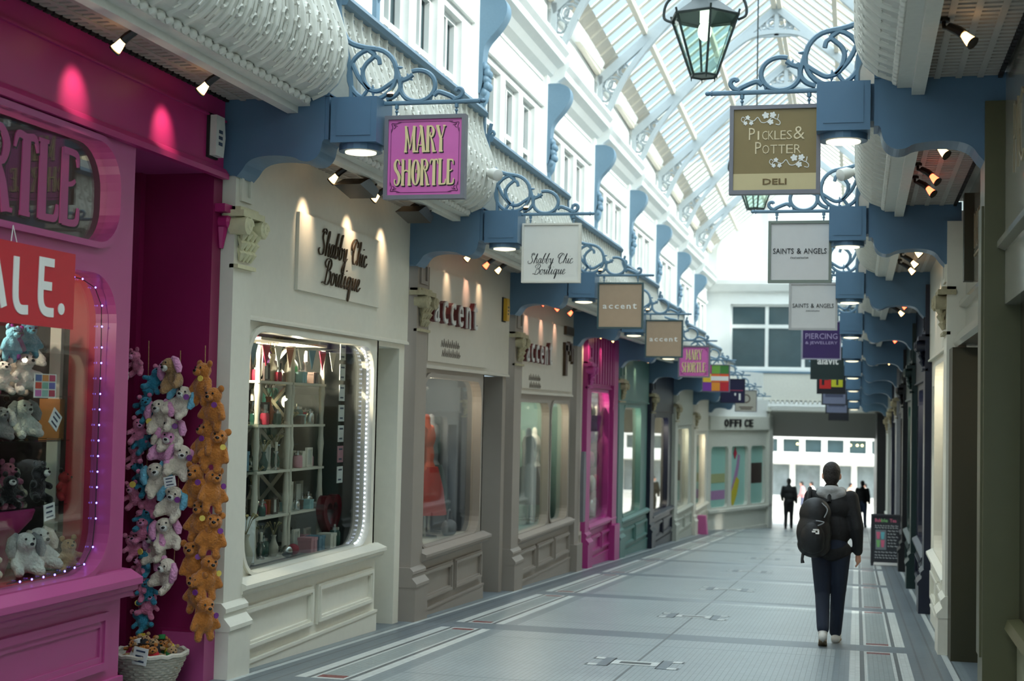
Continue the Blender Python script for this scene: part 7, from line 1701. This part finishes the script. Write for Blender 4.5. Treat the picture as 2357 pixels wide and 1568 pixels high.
figure('person in a dark coat and blue jeans walking out towards the bright street', 0.20, 56.3, -0.1, 1.78, 0.14, legs=mat('blue_jeans', (44, 58, 84), 0.8), hands=False, vox=0.025)
pale_cl = [mat('lilac_top', (178, 160, 190), 0.8), mat('rose_top', (200, 140, 140), 0.8), mat('cream_top', (230, 222, 214), 0.8), mat('slate_top', (90, 96, 120), 0.8), mat('hot_pink_bag', (220, 50, 110), 0.6), mat('peach_top', (228, 180, 150), 0.8)]
for k, (px, y, fc, jm, lm_, lab) in enumerate(((-4.15, 70.5, -1.2, pale_cl[0], pale_cl[3], 'passer-by in a lilac top at the left edge of the sunny street'), (-2.55, 71.5, 1.4, pale_cl[1], pale_cl[3], 'passer-by in a rose top in the sunny street behind the left dark figure'), (-2.1, 72.2, 1.4, pale_cl[2], pale_cl[3], 'passer-by in a cream top beside the rose one in the sunny street'),
                                            (-0.35, 71.0, -1.4, pale_cl[5], pale_cl[3], 'passer-by in a peach top in the sunny street right of the walking head'), (0.45, 72.0, 1.3, pale_cl[2], pale_cl[2], 'passer-by dressed all in white at the right of the sunny street'))):
    figure(lab, px, y, fc, 1.7, 0.14, jacket=jm, legs=lm_, hands=False, vox=0.03, shoe=pale_cl[3])
# ------------------------------------------------------------------ chalk board
def chalkboard():
    y = 30.25; x0, x1 = 0.285, 0.865; z = fz(y)
    t = thing('chalk_board', 'black pavement chalk board with coloured drawings standing on the right', 'sign', ((x0+x1)/2, y, z))
    fm = mat('board_frame', (26, 26, 34), 0.5); slate_ = mat('chalk_slate', (44, 48, 54), 0.7, noise=0.2)
    for sg, nm in ((1, 'front_panel'), (-1, 'back_panel')):
        F = lambda a, c, d, sg=sg: (x0+a, y-sg*(0.30-0.28*c/1.03)-sg*d, z+c)
        W = x1-x0
        b = MB(F); b.ring(rect(0, W, 0.06, 1.03), rect(0.045, W-0.045, 0.12, 0.985), -0.015, 0.02, 0); b.box(0.045, W-0.045, 0.12, 0.985, -0.01, 0.0, 1); b.box(0, 0.05, 0.0, 0.1, -0.015, 0.02, 0); b.box(W-0.05, W, 0.0, 0.1, -0.015, 0.02, 0); pn = b.build(nm, [fm, slate_], t)
        if sg == 1:
            b = MB(F); b.box(0.06, W-0.06, 0.03, 0.085, 0.0, 0.03); b.build('white_rail', white_ink, t)
            cc = [mat('chalk_pink', (220, 110, 140), 0.8), mat('chalk_cyan', (110, 190, 200), 0.8), mat('chalk_green', (130, 190, 120), 0.8), mat('chalk_white', (200, 204, 204), 0.8)]
            for q, (s_, a0, a1, mm) in enumerate((('Bub', 0.08, 0.2, 0), ('ble', 0.2, 0.33, 2), ('Tea', 0.37, 0.5, 0))):
                b = MB(F); b.text(s_, a0, a1, 0.875, 0.945, 0.0, 0.004, bold=0.02); b.build('chalk_title', cc[mm], t)
            r_ = random.Random(4)
            b = MB(F)
            for row, v in enumerate((0.80, 0.76, 0.70, 0.64, 0.58, 0.52, 0.46, 0.40, 0.28, 0.22, 0.17)):
                a = 0.08 if v > 0.72 or v < 0.3 else 0.33
                while a < 0.50:
                    w_ = r_.uniform(0.02, 0.07); b.ribbon([(a, v), (a+w_*.3, v+.012), (a+w_*.6, v-.006), (a+w_, v+.006)], 0.012, 0.0, 0.003); a += w_+0.02
            b.build('chalk_writing', cc[3], t)
            b = MB(F); b.box(0.09, 0.30, 0.33, 0.72, 0.0, 0.004); b.build('drawing_sheet', mat('drawing_sheet', (120, 126, 132), 0.7), t)
            for q in range(4):
                b = MB(F); b.plate([(0.12+0.085*(q % 2), 0.54-0.16*(q//2)), (0.17+0.085*(q % 2), 0.54-0.16*(q//2)), (0.185+0.085*(q % 2), 0.68-0.16*(q//2)), (0.105+0.085*(q % 2), 0.68-0.16*(q//2))], [], 0.004, 0.007); b.build('cup_drawing', cc[q % 3], t)
chalkboard()
# ------------------------------------------------------------------ the sunny street beyond
def street():
    F = lambda u, v, w: (u, 78.0-w, -3.0+v)
    t = thing('street_building', 'bright shop building across the sunny street at the end of the arcade', 'building', (XC, 78, -3.0))
    holes = [rect(-5.0+k*1.15, -4.15+k*1.15, 2.62, 3.3) for k in range(10)]+[rect(-4.8+k*1.6, -3.5+k*1.6, 0.3, 1.95) for k in range(7)]
    b = MB(F); b.plate(rect(-12, 10, 0, 9), holes, -0.3, 0.0); b.build('wall_front', mat('street_render', (226, 224, 218), 0.6), t)
    f = MB(F); f.box(-12, 10, 2.02, 2.52, 0.0, 0.35); f.build('white_fascia', white, t)
    for k in range(10): q = MB(F); q.box(-5.02+k*1.15, -4.13+k*1.15, 2.6, 3.32, -0.22, -0.18); q.build('upper_window', dark_glass, t)
    for k in range(7): q = MB(F); q.box(-4.82+k*1.6, -3.48+k*1.6, 0.28, 1.97, -0.22, -0.18); q.build('shop_window', mat('street_shop_glass', (120, 130, 132), 0.1, noise=0.5, nscale=2), t)
    for k, x in enumerate((-3.1, -0.6, -0.35, 0.0, 0.25)):
        lp = MB(F); lp.ball((x, 3.05, -0.1), 0.06, 8, 6); lp.build('lit_globe', mat('lit_globe', (255, 240, 180), 0.4, noise=0, emit=(255, 236, 160), estr=4.0), t)
    v = MB(); v.box(-3.6, -2.4, 76.6, 77.6, -3.0, -2.0) if False else None
    b = MB(F); b.box(-12, 10, 9, 9.4, -0.3, 0.4); b.build('cornice', white, t)
street()
